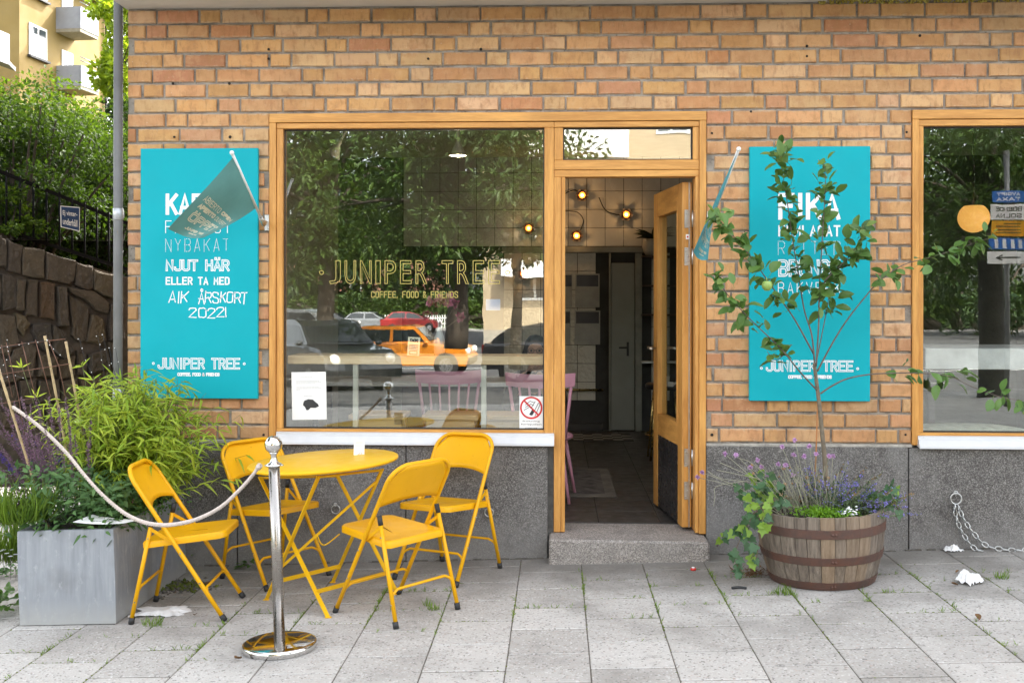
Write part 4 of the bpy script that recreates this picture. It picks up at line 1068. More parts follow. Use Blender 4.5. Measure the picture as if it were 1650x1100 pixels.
# salvia with fading violet spikes
sal_l = leafmat('salvia_leaf', (0.045, 0.11, 0.03), (0.10, 0.19, 0.055), .6, .25)
sal_f = leafmat('salvia_flower', (0.13, 0.070, 0.115), (0.27, 0.16, 0.215), .8, .2, (.25, .13, .2)); sal_b = leafmat('salvia_fresh_flower', (0.06, 0.035, 0.20), (0.13, 0.075, 0.34), .7, .2, (.15, .08, .3))
sal_s = M('salvia_stem', (0.07, 0.06, 0.04), .7, var=.3)
sp = root('salvia_plant', 'leafy sage with faded violet flower spikes at the front of the zinc planter', 'plant', (-2.55, -.92, SZ)); S0 = sp.location
spikes = [(0, 640), (10, 655), (22, 648), (35, 640), (48, 652), (62, 658), (78, 640), (-12, 660), (-20, 690), (5, 690), (20, 700), (30, 672), (45, 690), (95, 655), (110, 668), (56, 636), (-5, 720), (72, 690), (88, 705), (120, 700), (135, 690), (146, 672), (40, 730), (15, 745), (100, 740), (62, 715), (25, 765), (112, 720), (-15, 740), (142, 710), (83, 760), (105, 640)]
spikes += [(rnd.uniform(-25, 75), rnd.uniform(665, 800)) for _ in range(26)]
for i, (px, py) in enumerate(spikes):
    t = W(px, py, rnd.uniform(-1.05, -.72)) - S0; b = Vector((max(-.12, min(.22, t.x * .55 + .04)), t.y * .8, 0.03)); pth = stem_path(b, t, 0, 6, .008)
    g = rnd.random() < .2
    m = MB(); m.tube(pth, .0016, 4, caps=False); st_ = m.build('stem', sal_s, sp)
    m = MB(); n0 = (.50 if not g else .62)
    for k_ in range(120):
        u = rnd.uniform(n0, 1.0) * 6; p = pth[min(5, int(u))].lerp(pth[min(6, int(u) + 1)], u % 1); d = rdir(.3)
        leaf(m, p, d, rdir(), rnd.uniform(.010, .018) * (1.25 - .5 * (u / 6 - n0) / (1 - n0)), .007, 'dia')
    m.build('flower_spike', sal_b if g else sal_f, sp)
ml = MB()
for i in range(1500):
    x = rnd.uniform(-.22, .34); y = rnd.uniform(-.30, .36); h = rnd.uniform(.0, 1) ** .8 * (.34 - .35 * max(0, x - .0)) ; 
    if x < -.1: x -= rnd.uniform(0, .12)
    d = Vector((rnd.gauss(0, .8) + x, rnd.gauss(-.5, .6), rnd.gauss(.1, .5)))
    leaf(ml, (x, y, h), d, Vector((rnd.gauss(0, .4), rnd.gauss(-.4, .4), 1)), rnd.uniform(.035, .07), rnd.uniform(.014, .026), 'blade', .25, .3)
tag(ml.build('leaves', sal_l, sp), kind='stuff')
# small-leaved herb beside the rim
her = leafmat('herb_leaf', (0.055, 0.14, 0.025), (0.12, 0.24, 0.05), .5, .3)
hp = root('herb_plant', 'low small leaved green herb spreading along the planter rim', 'plant', (-2.32, -.62, SZ)); ml = MB()
for i in range(1300):
    x = rnd.gauss(0, .085); y = rnd.uniform(-.32, .32); h = rnd.uniform(.02, .17) * (1 - abs(x) * 3.0) + .01
    leaf(ml, (x, y, h), rdir(.5), rdir(1), rnd.uniform(.012, .026), rnd.uniform(.010, .018), 'dia', .3)
tag(ml.build('leaves', her, hp), kind='stuff'); ml = MB()
for i in range(60): x = rnd.gauss(.02, .07); ml.ball((x, rnd.uniform(-.3, .3), rnd.uniform(.12, .2)), .005, 5, 3)
tag(ml.build('buds', M('bud', (.22, .10, .10), .7), hp), kind='stuff')
# grass tuft spilling over the front left edge, weeds left of the box
grs = leafmat('grass_blade', (0.10, 0.20, 0.02), (0.24, 0.36, 0.06), .5, .35)
def tuft(name, label, c, n, R, h0, h1, mat=None, lean=.6, wd=.006, cat='plant'):
    r = root(name, label, cat, c); m = MB()
    for i in range(n):
        a = rnd.uniform(0, 2 * pi); q = rnd.random() ** .5 * R; d = Vector((cos(a) * lean * rnd.random() * 1.6, sin(a) * lean * rnd.random() * 1.6, 1))
        leaf(m, (cos(a) * q, sin(a) * q, 0), d, Vector((cos(a), sin(a), .2)), rnd.uniform(h0, h1), wd, 'blade', .2, .5)
    tag(m.build('blades', mat or grs, r), kind='stuff'); return r
tuft('grass_tuft', 'loose grass tuft leaning over the front left corner of the zinc planter', W(35, 842, -1.12), 260, .10, .10, .24, None, 1.3)
def weed(name, label, c, n, R, L, mat, h=.12, shape='oval', cat='weed'):
    r = root(name, label, cat, c); m = MB()
    for i in range(n):
        a = rnd.uniform(0, 2 * pi); q = rnd.random() ** .6 * R; z = rnd.uniform(.01, h) * (1.1 - q / R * .6)
        leaf(m, (cos(a) * q, sin(a) * q, z), Vector((cos(a) + rnd.gauss(0, .4), sin(a) + rnd.gauss(0, .4) - .2, rnd.uniform(-.1, .7))), Vector((rnd.gauss(0, .3), rnd.gauss(-.2, .3), 1)), rnd.uniform(.6, 1.1) * L, rnd.uniform(.4, .65) * L, shape, .2, .25)
    tag(m.build('leaves', mat, r), kind='stuff'); return r
weed('weed_clump', 'broad leaved weeds growing at the left edge of the planter foot', G(8, 985), 70, .13, .075, weed_m, .13)
weed('weed_clump', 'small weeds under the tall grass left of the planter', G(22, 930), 60, .08, .04, sal_l, .1)
weed('weed_clump', 'green weeds at the wall foot behind the side chair', G(318, 905) + Vector((0, .06, 0)), 90, .14, .06, weed_m, .17)
weed('weed_clump', 'tiny weed at the wall foot beside the post', G(398, 917) + Vector((0, .02, 0)), 14, .04, .05, weed_m, .06)
tuft('grass_tuft', 'long grass left of the planter', W(6, 905, -.85), 240, .12, .12, .32, None, 1.0)
dz = root('daisy_flowers', 'small white daisies beside the planter', 'flower', W(12, 892, -1.0)); m = MB(); m2 = MB()
for i in range(9):
    c = Vector((rnd.gauss(0, .045), rnd.gauss(0, .03), rnd.uniform(-.01, .02)))
    m2.tube([c, c + Vector((0, 0, -.12))], .001, 4)
    for k_ in range(9): a = k_ * 2 * pi / 9; leaf(m, c, Vector((cos(a), sin(a), .25)), (0, 0, 1), .015, .006, 'dia')
tag(m.build('petals', white_v, dz), kind='stuff'); m2.build('stems', sal_s, dz)
# printed card lying on the rim
c0 = W(160, 845, -1.19); r = root('paper_card', 'curled white printed card lying on the planter rim', 'paper', c0); m = MB(); n = 8
vs = [(-.13 + .26 * i / n + (.06 if j else 0), -.01 + j * .09, .006 + .03 * (i / n - .55) ** 2 + .02 * (1 - i / n) * j) for j in (0, 1) for i in range(n + 1)]
vs += [(v[0], v[1], v[2] - .0012) for v in vs]
h_ = 2 * (n + 1)
m.add(vs, [[i, i + 1, i + n + 2, i + n + 1] for i in range(n)] + [[i + h_, i + n + 1 + h_, i + n + 2 + h_, i + 1 + h_] for i in range(n)] + [[i, i + h_, i + 1 + h_, i + 1] for i in range(n)], 0, True); m.build('sheet', paper_m, r)
k = MB()
for z in (.02, .045): 
    for i in range(9): x = -.06 + i * .016; k.add([(x, z, .0135), (x + .012, z, .0135), (x + .012, z + .008, .0140), (x, z + .008, .0140)], [[0, 1, 2, 3]])
k.build('print', grey_v, r)
# canes and rusty trellis with string lights
cane = M('bamboo_cane', (0.42, 0.30, 0.15), .6, var=.25, scale=30)
def cane_thing(label, a, b):
    a = Vector(a); b = Vector(b); r = root('plant_cane', label, 'cane', a, group='bamboo canes in the planter'); m = MB(); n = 7; pts = []; rs = []
    for i in range(n * 3 + 1):
        t = i / (n * 3); pts.append((b - a) * t); rs.append(.0068 if i % 3 else .008)
    m.tube(pts, rs, 7); m.build('stalk', cane, r)
def lower(p, q, y, z): 
    a = W(*p, y); b = W(*q, y); d = (b - a); t = (z - a.z) / d.z if abs(d.z) > 1e-6 else 1; return a + d * t
cane_thing('straight bamboo cane standing highest over the bamboo plant', lower((72, 543), (84, 605), -.55, SZ), W(72, 541, -.55))
cane_thing('bamboo cane leaning beside the tallest one', lower((106, 551), (119, 620), -.5, SZ), W(106, 550, -.5))
cane_thing('leaning bamboo cane at the left end where the rope is tied', lower((0, 603), (18, 660), -.95, SZ), W(-3, 592, -.95))
rust = M('rusty_wire', (0.16, 0.075, 0.045), .8, var=.3)
tr = root('wire_trellis', 'rusty wire mesh trellis standing in the planter', 'trellis', (-2.75, -.6, SZ)); T0 = tr.location
def wire(px_list, y, rr=.0022):
    m = MB(); m.tube([W(a, b, y) - T0 for a, b in px_list], rr, 5); m.build('wire', rust, tr)
for pl_ in ([(-20, 562), (40, 553), (105, 546)], [(-20, 606), (60, 594), (112, 586)], [(-10, 652), (60, 640)], [(10, 552), (30, 640), (45, 740)], [(35, 550), (60, 650)], [(78, 547), (95, 590), (108, 650)], [(57, 547), (82, 640)], [(2, 556), (20, 640)]): wire(pl_, -.62)
led = emit('led_bulb', (1.0, .95, .85), .05, (.7, .7, .68)); blackw = M('black_wire', (.015, .015, .015), .5)
sl_ = root('string_lights', 'thin black string of tiny white bulbs draped over trellis and pipe', 'string lights', T0)
for pl_, y in (([(0, 559), (25, 557), (50, 551), (75, 549)], -.625), ([(12, 548), (14, 575), (5, 590)], -.62), ([(78, 548), (85, 560), (100, 575)], -.62), ([(128, 545), (136, 575), (150, 605)], -.5), ([(157, 540), (163, 570), (170, 620)], -.45), ([(166, 540), (174, 580), (181, 625)], -.42), ([(186, 560), (192, 600), (196, 640)], -.4), ([(176, 560), (184, 600)], -.42), ([(0, 612), (20, 605), (40, 610)], -.6)):
    pth = smooth_path([W(a, b, y) - T0 for a, b in pl_], 5); m = MB(); m.tube(pth, .0014, 4); m.build('wire', blackw, sl_)
    m = MB()
    for p in pth[::3]: m.ball(p + Vector((rnd.uniform(-.006, .006), -.004, rnd.uniform(-.006, .006))), .0026, 6, 4)
    tag(m.build('bulbs', led, sl_), kind='stuff')

# ================================================================== OAK HALF BARREL
bc = W(1324, 900, -.585); bxc, byc = bc.x, -.585; bz = gz(bxc) + .002
brl = root('barrel_planter', 'weathered half barrel planter with rusty iron hoops', 'planter', (bxc, byc, bz), TILT)
def stavemat():
    m, N, L, B = newmat('weathered_oak')
    g = N.new('ShaderNodeNewGeometry').outputs['Position']; oi = N.new('ShaderNodeObjectInfo').outputs['Random']
    st = noise(N, L, mapped(N, L, g, (34, 34, 2.4)), 1.6, 5, .65); fi = noise(N, L, mapped(N, L, g, (160, 160, 6)), 1.5, 3)
    c = mixc(N, L, (0.09, 0.07, 0.053), (0.235, 0.19, 0.145), maprange(N, L, st, .33, .66)); c = mixc(N, L, c, (0.06, 0.045, 0.035), maprange(N, L, fi, .58, .72, 0, .7))
    c = mixc(N, L, c, (0.30, 0.19, 0.095), maprange(N, L, oi, .6, 1, 0, .45)); c = mixc(N, L, c, (0.11, 0.085, 0.065), maprange(N, L, oi, .35, 0, 0, .5))
    L.new(c, B.inputs['Base Color']); B.inputs['Roughness'].default_value = .85; bump(N, L, mth(N, L, 'ADD', st, fi), .5, .004, B); return m
stv = stavemat(); iron = M('rusty_hoop', (0.085, 0.055, 0.045), .62, .35, var=.35, scale=14, bmp=.4, col2=(.13, .06, .04))
BHt = .385
def brad(z): t = z / BHt; return .282 + .066 * t - .030 * (t - .5) ** 2 * 1.2 + .010 * sin(pi * t)
ns = 27; angs = []; a = 0; wts = [rnd.uniform(.75, 1.3) for _ in range(ns)]; tw = sum(wts)
for i in range(ns):
    a0 = a; a1 = a + 2 * pi * wts[i] / tw; a = a1; m = MB(); vs = []; fs = []; nz = 7; na = 3; th = .024
    top = BHt + rnd.uniform(-.003, .003); dr = rnd.uniform(-.0015, .0015)
    for j in range(nz + 1):
        z = top * j / nz
        for k_ in range(na + 1):
            t = a0 + .004 + (a1 - a0 - .008) * k_ / na; rr = brad(z) + dr - (.003 if k_ in (0, na) else 0); vs.append((rr * cos(t), rr * sin(t), z))
        for k_ in range(na + 1):
            t = a0 + .004 + (a1 - a0 - .008) * k_ / na; vs.append(((brad(z) - th) * cos(t), (brad(z) - th) * sin(t), z))
    R_ = 2 * (na + 1)
    for j in range(nz):
        for k_ in range(na): fs.append([j * R_ + k_, j * R_ + k_ + 1, (j + 1) * R_ + k_ + 1, (j + 1) * R_ + k_]); fs.append([j * R_ + na + 1 + k_, (j + 1) * R_ + na + 1 + k_, (j + 1) * R_ + na + 2 + k_, j * R_ + na + 2 + k_])
        fs.append([j * R_, (j + 1) * R_, (j + 1) * R_ + na + 1, j * R_ + na + 1]); fs.append([j * R_ + na, j * R_ + 2 * na + 1, (j + 1) * R_ + 2 * na + 1, (j + 1) * R_ + na])
    for k_ in range(na): fs.append([nz * R_ + k_, nz * R_ + k_ + 1, nz * R_ + na + 2 + k_, nz * R_ + na + 1 + k_])
    m.add(vs, fs, 0, False); m.build('stave', stv, brl)
for (z0, z1) in ((.0, .042), (.135, .178), (.278, .325)):
    m = MB(); m.lathe([(brad(z0) + .001, z0), (brad(z0) + .005, z0 + .002), (brad(z1) + .005, z1 - .002), (brad(z1) + .001, z1)], 64, smooth=False); h = m.build('hoop', iron, brl)
    for a in (-1.62, -1.57):
        z = (z0 + z1) / 2; rr = brad(z) + .005; k = MB(); k.ball((rr * cos(a), rr * sin(a), z), .007, 8, 5); k.build('rivet', iron, h)
m = MB(); m.add([(.305 * cos(t * pi / 16), .305 * sin(t * pi / 16), BHt - .035) for t in range(32)], [list(range(32))]); m.build('soil', soil, brl)
BS = Vector((bxc, byc, bz + BHt - .035))
# ------------------------------------------------------------------ apple tree
bark = M('apple_bark', (0.15, 0.12, 0.08), .8, var=.3, scale=40, bmp=.5, bscale=150); twig = M('apple_twig', (0.115, 0.088, 0.07), .7, var=.3, scale=30)
ap = root('apple_tree', 'slender young apple tree growing out of the half barrel', 'tree', BS); A0 = BS
YT = byc
def tp(px, py, y): return W(px, py, y) - A0
m = MB(); tk = smooth_path([tp(1331, 790, YT), tp(1329, 740, YT), tp(1325, 700, YT), tp(1320, 650, YT), tp(1315, 610, YT), tp(1312, 585, YT)], 4); m.tube(tk, [.0135 - .0045 * i / (len(tk) - 1) for i in range(len(tk))], 10); m.build('trunk', bark, ap)
appl = leafmat('apple_leaf', (0.05, 0.12, 0.03), (0.14, 0.25, 0.055), .38, .22); appl2 = leafmat('apple_leaf_young', (0.13, 0.21, 0.045), (0.22, 0.30, 0.08), .45, .35)
lmesh = []
for i in range(12):
    m = MB(); leaf(m, (0, 0, 0), (0, 1, 0), (0, 0, 1), 1.0, rnd.uniform(.5, .85), 'oval', rnd.uniform(.05, .45), rnd.uniform(-.1, .6)); m.tube([(0, -.35, .06), (0, -.1, .02), (0, .02, 0)], .018, 4, mi=0); lmesh.append(m)
lm_old = [m.mesh('leaf', appl) for m in lmesh]; lm_new = [m.mesh('leaf', appl2) for m in lmesh]
nleaf = [0]; xl = MB()
def put_leaf(p, d, nrm, L, young=False):
    d = Vector(d).normalized(); s = d.cross(nrm); s = s.normalized() if s.length > 1e-5 else perp(d); n = s.cross(d)
    o = put('leaf', rnd.choice(lm_new if young else lm_old), ap); nleaf[0] += 1
    R = Matrix((s, d, n)).transposed()
    o.location = Vector(p) + d * L * .3; o.rotation_euler = R.to_euler(); o.scale = (L, L, L)
branches = [
 (YT + .02, YT + .06, [(1313, 592), (1308, 540), (1296, 500), (1286, 440), (1277, 385), (1269, 330), (1262, 285), (1258, 255), (1253, 240)], 80, .30),
 (YT - .02, YT - .08, [(1315, 590), (1319, 525), (1320, 470), (1324, 400), (1328, 335), (1330, 295), (1328, 264)], 66, .25),
 (YT - .03, YT - .30, [(1316, 628), (1290, 600), (1257, 560), (1225, 530), (1195, 500), (1167, 467), (1158, 441)], 44, .35),
 (YT + .03, YT - .22, [(1311, 570), (1282, 517), (1260, 485), (1225, 435), (1199, 400), (1164, 360), (1152, 345)], 72, .22),
 (YT + .0, YT + .20, [(1317, 598), (1340, 555), (1363, 518), (1391, 482), (1417, 453), (1455, 427), (1502, 414), (1560, 395), (1592, 384)], 52, .45),
 (YT - .04, YT - .10, [(1322, 634), (1340, 622), (1365, 610), (1402, 603), (1440, 601), (1480, 601), (1530, 606), (1565, 622), (1615, 640), (1660, 646)], 30, .42),
 (YT - .06, YT - .20, [(1322, 470), (1330, 452), (1346, 436), (1371, 410), (1386, 386), (1391, 364)], 60, .12),
 (YT + .06, YT + .02, [(1316, 580), (1328, 520), (1335, 480), (1338, 432)], 18, .35),
 (YT - .05, YT - .10, [(1275, 555), (1262, 572), (1248, 580), (1236, 566)], 13, .2)]
for (ya, yb, pts, nl, st0) in branches:
    n = len(pts); P = smooth_path([tp(a, b, ya + (yb - ya) * i / (n - 1)) for i, (a, b) in enumerate(pts)], 5); m = MB(); q = len(P)
    r0 = .0052 if n > 5 else .0034
    m.tube(P, [r0 - (r0 - .0016) * (i / (q - 1)) ** .8 for i in range(q)], 7); m.build('branch', twig, ap)
    for k_ in range(int(nl * 1.12)):
        extra = nleaf[0] >= 296 or rnd.random() < .5
        u = st0 + (1 - st0) * rnd.random() ** .9; i = min(q - 2, int(u * (q - 1))); p = P[i].lerp(P[i + 1], u * (q - 1) - i)
        out = (P[i + 1] - P[i]).normalized(); d = rdir() * 1.0 + Vector((0, -.25, -.12)) + out * .45
        young = u > .9 and rnd.random() < .7
        if extra: leaf(xl, p + rdir() * rnd.uniform(.006, .055), d, Vector((rnd.gauss(0, .5), rnd.gauss(-.5, .5), 1)), rnd.uniform(.05, .075), rnd.uniform(.035, .055), 'oval', .2, .2); continue
        put_leaf(p + rdir() * rnd.uniform(.006, .055), d, Vector((rnd.gauss(0, .5), rnd.gauss(-.5, .5), 1)), rnd.uniform(.045, .088) * (.75 if young else 1), young)
tag(xl.build('more_leaves', appl, ap), kind='stuff')
m = MB(); fp = tp(1236, 460, YT - .16); m.lathe([(.0001, -.028), (.014, -.027), (.026, -.012), (.029, .004), (.022, .022), (.008, .024), (.0001, .018)], 14, 0, fp); m.tube([fp + Vector((0, 0, .018)), fp + Vector((-.004, 0, .045))], .0018, 5); m.build('apple', M('green_apple', (0.24, 0.36, 0.08), .35, var=.15, scale=30), ap)
tag(bpy.context.scene.objects.get('apple') or ap)
st = root('orange_stake', 'thin orange support stake behind the apple trunk', 'stake', tp(1313, 790, YT + .06) + A0); m = MB(); m.tube([(0, 0, -.02), W(1318, 628, YT + .06) - st.location], .0042, 6); m.build('rod', M('stake_orange', (0.42, 0.17, 0.05), .6), st)
# ------------------------------------------------------------------ ivy, pincushion flowers, catmint, carpet plant
ivy_d = leafmat('ivy_leaf', (0.030, 0.085, 0.035), (0.075, 0.15, 0.06), .4, .15); ivy_y = leafmat('ivy_leaf_young', (0.15, 0.28, 0.03), (0.25, 0.38, 0.06), .45, .3)
ivs = M('ivy_stem', (0.12, 0.085, 0.05), .8)
def ivy(label, strands, clump):
    r = root('ivy_plant', label, 'ivy', BS); mm = []
    for i in range(4):
        m = MB(); leaf(m, (0, 0, 0), (0, 1, 0), (0, 0, 1), 1, 1.0, 'ivy', .12 + .05 * i, .1 * i); mm.append((m.mesh('leaf', ivy_d), m.mesh('leaf', ivy_y)))
    def one(p, d, L, yg):
        d = Vector(d).normalized(); nn = Vector((rnd.gauss(0, .35), -1, rnd.gauss(.35, .3))); s = d.cross(nn).normalized(); n = s.cross(d)
        o = put('leaf', rnd.choice(mm)[1 if yg else 0], r); o.location = p; o.rotation_euler = Matrix((s, d, n)).transposed().to_euler(); o.scale = (L, L, L)
    for (pts, n) in strands:
        P = smooth_path([W(a, b, y) - BS for (a, b, y) in pts], 6); m = MB(); m.tube(P, .0022, 5); m.build('stem', ivs, r)
        for k_ in range(n):
            p = P[int(rnd.random() * (len(P) - 1))]; one(p + rdir() * .02, Vector((rnd.gauss(0, .8), rnd.gauss(-.4, .3), rnd.gauss(-.5, .5))), rnd.uniform(.04, .062), rnd.random() < .35)
    for (px, py, y, sx_, sy_, n, yg) in clump:
        for k_ in range(n): one(W(rnd.gauss(px, sx_), rnd.gauss(py, sy_), y + rnd.gauss(0, .05)) - BS, Vector((rnd.gauss(0, .8), rnd.gauss(-.5, .3), rnd.gauss(-.2, .6))), rnd.uniform(.04, .06), rnd.random() < yg)
ivy('trailing ivy hanging down the side of the barrel next to the doorstep', [([(1250, 812, -.72), (1225, 812, -.80), (1205, 845, -.80), (1192, 870, -.76), (1183, 900, -.74), (1200, 925, -.75)], 22), ([(1235, 812, -.72), (1212, 830, -.75), (1190, 850, -.66), (1168, 865, -.6), (1155, 880, -.55)], 13), ([(1215, 830, -.7), (1205, 860, -.72), (1215, 885, -.72), (1210, 900, -.74)], 10), ([(1230, 815, -.76), (1228, 850, -.85), (1218, 900, -.85)], 8)], [(1212, 795, -.66, 20, 12, 20, .2), (1240, 785, -.6, 16, 12, 18, .25), (1225, 775, -.55, 16, 8, 8, .5), (1262, 800, -.62, 10, 8, 8, .0), (1218, 815, -.8, 8, 5, 6, .7)])
ivy('short ivy shoots on the street side of the barrel', [([(1400, 800, -.6), (1425, 790, -.6), (1440, 805, -.62), (1448, 822, -.62)], 8)], [(1442, 806, -.6, 8, 12, 6, .6), (1430, 782, -.58, 8, 8, 5, .4)])
sca_s = M('pincushion_stem', (0.30, 0.29, 0.20), .8, var=.25); sca_f = leafmat('pincushion_flower', (0.52, 0.30, 0.55), (0.68, 0.45, 0.66), .8, .25, (.7, .45, .7)); dry = M('dry_head', (0.26, 0.16, 0.08), .9, var=.3)
sc = root('pincushion_plant', 'wiry grey plant with pale pink pincushion flowers in the barrel', 'plant', BS)
fl = [(1124, 769), (1131, 761), (1168, 731), (1186, 733), (1209, 753), (1221, 741), (1227, 752), (1237, 765), (1279, 733), (1315, 731), (1336, 735), (1281, 709), (1260, 720), (1304, 719), (1278, 766), (1254, 748), (1266, 749), (1296, 735), (1342, 735)]
base = lambda: Vector((rnd.uniform(-.22, -.02), rnd.uniform(-.12, .16), .0))
for (px, py) in fl:
    e = W(px, py, byc + rnd.uniform(-.14, .12)) - BS; b = base(); b.x = min(.12, max(-.24, e.x * .45 + .0)) ; m = MB(); mid = b.lerp(e, .5) + Vector((0, 0, .03)); P = smooth_path([b, mid, e], 5); m.tube(P, .0016, 4); m.build('stem', sca_s, sc)
    m = MB()
    for k_ in range(46): leaf(m, e, rdir(.35), rdir(), rnd.uniform(.012, .019), .009, 'dia')
    m.build('flower', sca_f, sc)
m = MB(); md = MB()
for i in range(170):
    b = Vector((rnd.uniform(-.24, .06), rnd.uniform(-.14, .2), 0)); h = rnd.uniform(.06, .27); e = Vector((b.x * 1.35 + rnd.gauss(-.01, .08), b.y + rnd.gauss(0, .06), h)); m.tube(stem_path(b, e, .01, 4, .006), .0011, 3, caps=False)
    if rnd.random() < .13: md.ball(e, rnd.uniform(.005, .010), 6, 4)
for pth in ([(1238, 778), (1200, 775), (1160, 770), (1140, 758)], [(1230, 776), (1190, 758), (1160, 745)], [(1200, 775), (1155, 783), (1152, 800), (1150, 815)], [(1240, 770), (1210, 745), (1190, 738)], [(1225, 772), (1180, 762), (1155, 757)]): m.tube(smooth_path([W(a, b, -.62) - BS for a, b in pth], 4), .0016, 4)
tag(m.build('stems', sca_s, sc), kind='stuff'); tag(md.build('seed_heads', dry, sc), kind='stuff')
cat_l = leafmat('catmint_leaf', (0.07, 0.11, 0.05), (0.14, 0.19, 0.09), .7, .2); cat_f = leafmat('catmint_flower', (0.16, 0.13, 0.42), (0.30, 0.26, 0.62), .8, .2, (.4, .35, .8))
ct = root('catmint_plant', 'bushy catmint with lavender blue flowers filling the barrel', 'plant', BS); ml = MB(); mf = MB(); mds = MB()
for i in range(150):
    b = Vector((rnd.uniform(-.06, .26), rnd.uniform(-.18, .22), 0)); a = rnd.uniform(-.5, 1.0); e = Vector((b.x * 1.25 + rnd.gauss(.03, .09), b.y + rnd.gauss(-.02, .08), rnd.uniform(.05, .25) * (1 - .5 * max(0, b.x - .12) / .15)))
    P = stem_path(b, e, .01, 6, .005); ml.tube(P, .0012, 3, caps=False)
    for k_ in range(14): u = rnd.random() * 5; p = P[int(u)].lerp(P[int(u) + 1], u % 1); leaf(ml, p, rdir(.1), rdir(1), rnd.uniform(.012, .024), .011, 'dia', .3)
    if rnd.random() < .62:
        for k_ in range(20): u = rnd.uniform(3.2, 6); p = P[min(5, int(u))].lerp(P[min(6, int(u) + 1)], u % 1); leaf(mf, p + rdir() * .004, rdir(.2), rdir(), rnd.uniform(.007, .012), .008, 'dia')
    elif rnd.random() < .25:
        for k_ in range(20): u = rnd.uniform(4, 6); p = P[min(5, int(u))].lerp(P[min(6, int(u) + 1)], u % 1); leaf(mds, p, rdir(.2), rdir(), .012, .008, 'dia')
tag(ml.build('leaves', cat_l, ct), kind='stuff'); tag(mf.build('flowers', cat_f, ct), kind='stuff'); tag(mds.build('dry_spikes', dry, ct), kind='stuff')
cpt = leafmat('carpet_leaf', (0.12, 0.26, 0.015), (0.20, 0.38, 0.03), .4, .35); cg = root('carpet_plant', 'bright green carpet plant at the front rim of the barrel', 'plant', BS); m = MB()
for i in range(900):
    x = rnd.gauss(-.03, .075); y = -.20 + rnd.gauss(0, .06); 
    if hypot(x, y) > .315: continue
    leaf(m, (x, y, rnd.uniform(.01, .055)), rdir(.8), rdir(1.5), rnd.uniform(.012, .022), rnd.uniform(.009, .014), 'dia', .3)
tag(m.build('leaves', cpt, cg), kind='stuff')
wf = root('alyssum_flowers', 'tiny white flowers beside the bright carpet plant', 'flower', BS + Vector((.09, -.24, .03))); m = MB()
for i in range(26):
    c = Vector((rnd.gauss(.0, .03), rnd.gauss(0, .02), rnd.uniform(0, .045)))
    for k_ in range(5): a = k_ * 2 * pi / 5; leaf(m, c, Vector((cos(a), sin(a) - .6, .5)), (0, -1, 1), .008, .006, 'dia')
tag(m.build('petals', white_v, wf), kind='stuff')
# ================================================================== LEFT BACKGROUND: rubble wall, fence, shrubs, yellow house
def onplane(px, py, P0, dr):
    n = Vector((-dr.y, dr.x, 0)); r = ray(px, py); return CAM + r * (n.dot(P0 - CAM) / n.dot(r))
wp0 = W(-30, 378, 3.6); wp1 = W(215, 440, 4.8); wdir = Vector((wp1.x - wp0.x, wp1.y - wp0.y, 0)).normalized(); wn = Vector((wdir.y, -wdir.x, 0))
def stonemat():
    m, N, L, B = newmat('field_stone')
    g = N.new('ShaderNodeNewGeometry').outputs['Position']; oi = N.new('ShaderNodeObjectInfo').outputs['Random']
    r = ramp(N, [(0, (0.040, 0.034, 0.029)), (.3, (0.078, 0.058, 0.036)), (.6, (0.064, 0.050, 0.038)), (.85, (0.095, 0.074, 0.045)), (1, (0.075, 0.042, 0.022))]); L.new(oi, r.inputs[0])
    n1 = noise(N, L, g, 6, 6, .65); n2 = noise(N, L, g, 30, 4)
    c = mixc(N, L, r.outputs[0], (0.03, 0.025, 0.02), maprange(N, L, n1, .45, .7, 0, .6)); c = mixc(N, L, c, (0.16, 0.135, 0.095), maprange(N, L, n2, .58, .75, 0, .45))
    L.new(c, B.inputs['Base Color']); B.inputs['Roughness'].default_value = .9; bump(N, L, mth(N, L, 'ADD', n1, mth(N, L, 'MULTIPLY', n2, .5)), .9, .03, B); return m
stone_m = stonemat(); rub_mort = M('old_mortar', (0.085, 0.07, 0.056), .95, var=.35, scale=8, bmp=.8, bscale=30, bdist=.01)
rw = root('rubble_wall', 'old dark field stone retaining wall beside the house corner', 'wall', (wp0.x, wp0.y, 0)); R0 = rw.location
def wl(cx, cy): return onplane(cx / 3.667, 360 + cy / 3.667, wp0, wdir)
tops = [(-120, 20), (0, 72), (30, 92), (150, 138), (260, 158), (445, 222), (550, 255), (705, 302), (770, 322)]
m = MB(); top_w = [wl(*t) - R0 - wn * .0 for t in tops]; n = len(top_w); vs = []
for q in top_w: vs += [q - wn * .045, Vector((q.x, q.y, -1.0)) - wn * .045, q - wn * .6, Vector((q.x, q.y, -1.0)) - wn * .6]
fs = []
for i in range(n - 1): a, b = i * 4, i * 4 + 4; fs += [[a, a + 1, b + 1, b], [a, b, b + 2, a + 2], [a + 2, b + 2, b + 3, a + 3]]
fs += [[0, 2, 3, 1], [(n - 1) * 4, (n - 1) * 4 + 1, (n - 1) * 4 + 3, (n - 1) * 4 + 2]]
m.add(vs, fs); m.build('core', rub_mort, rw)
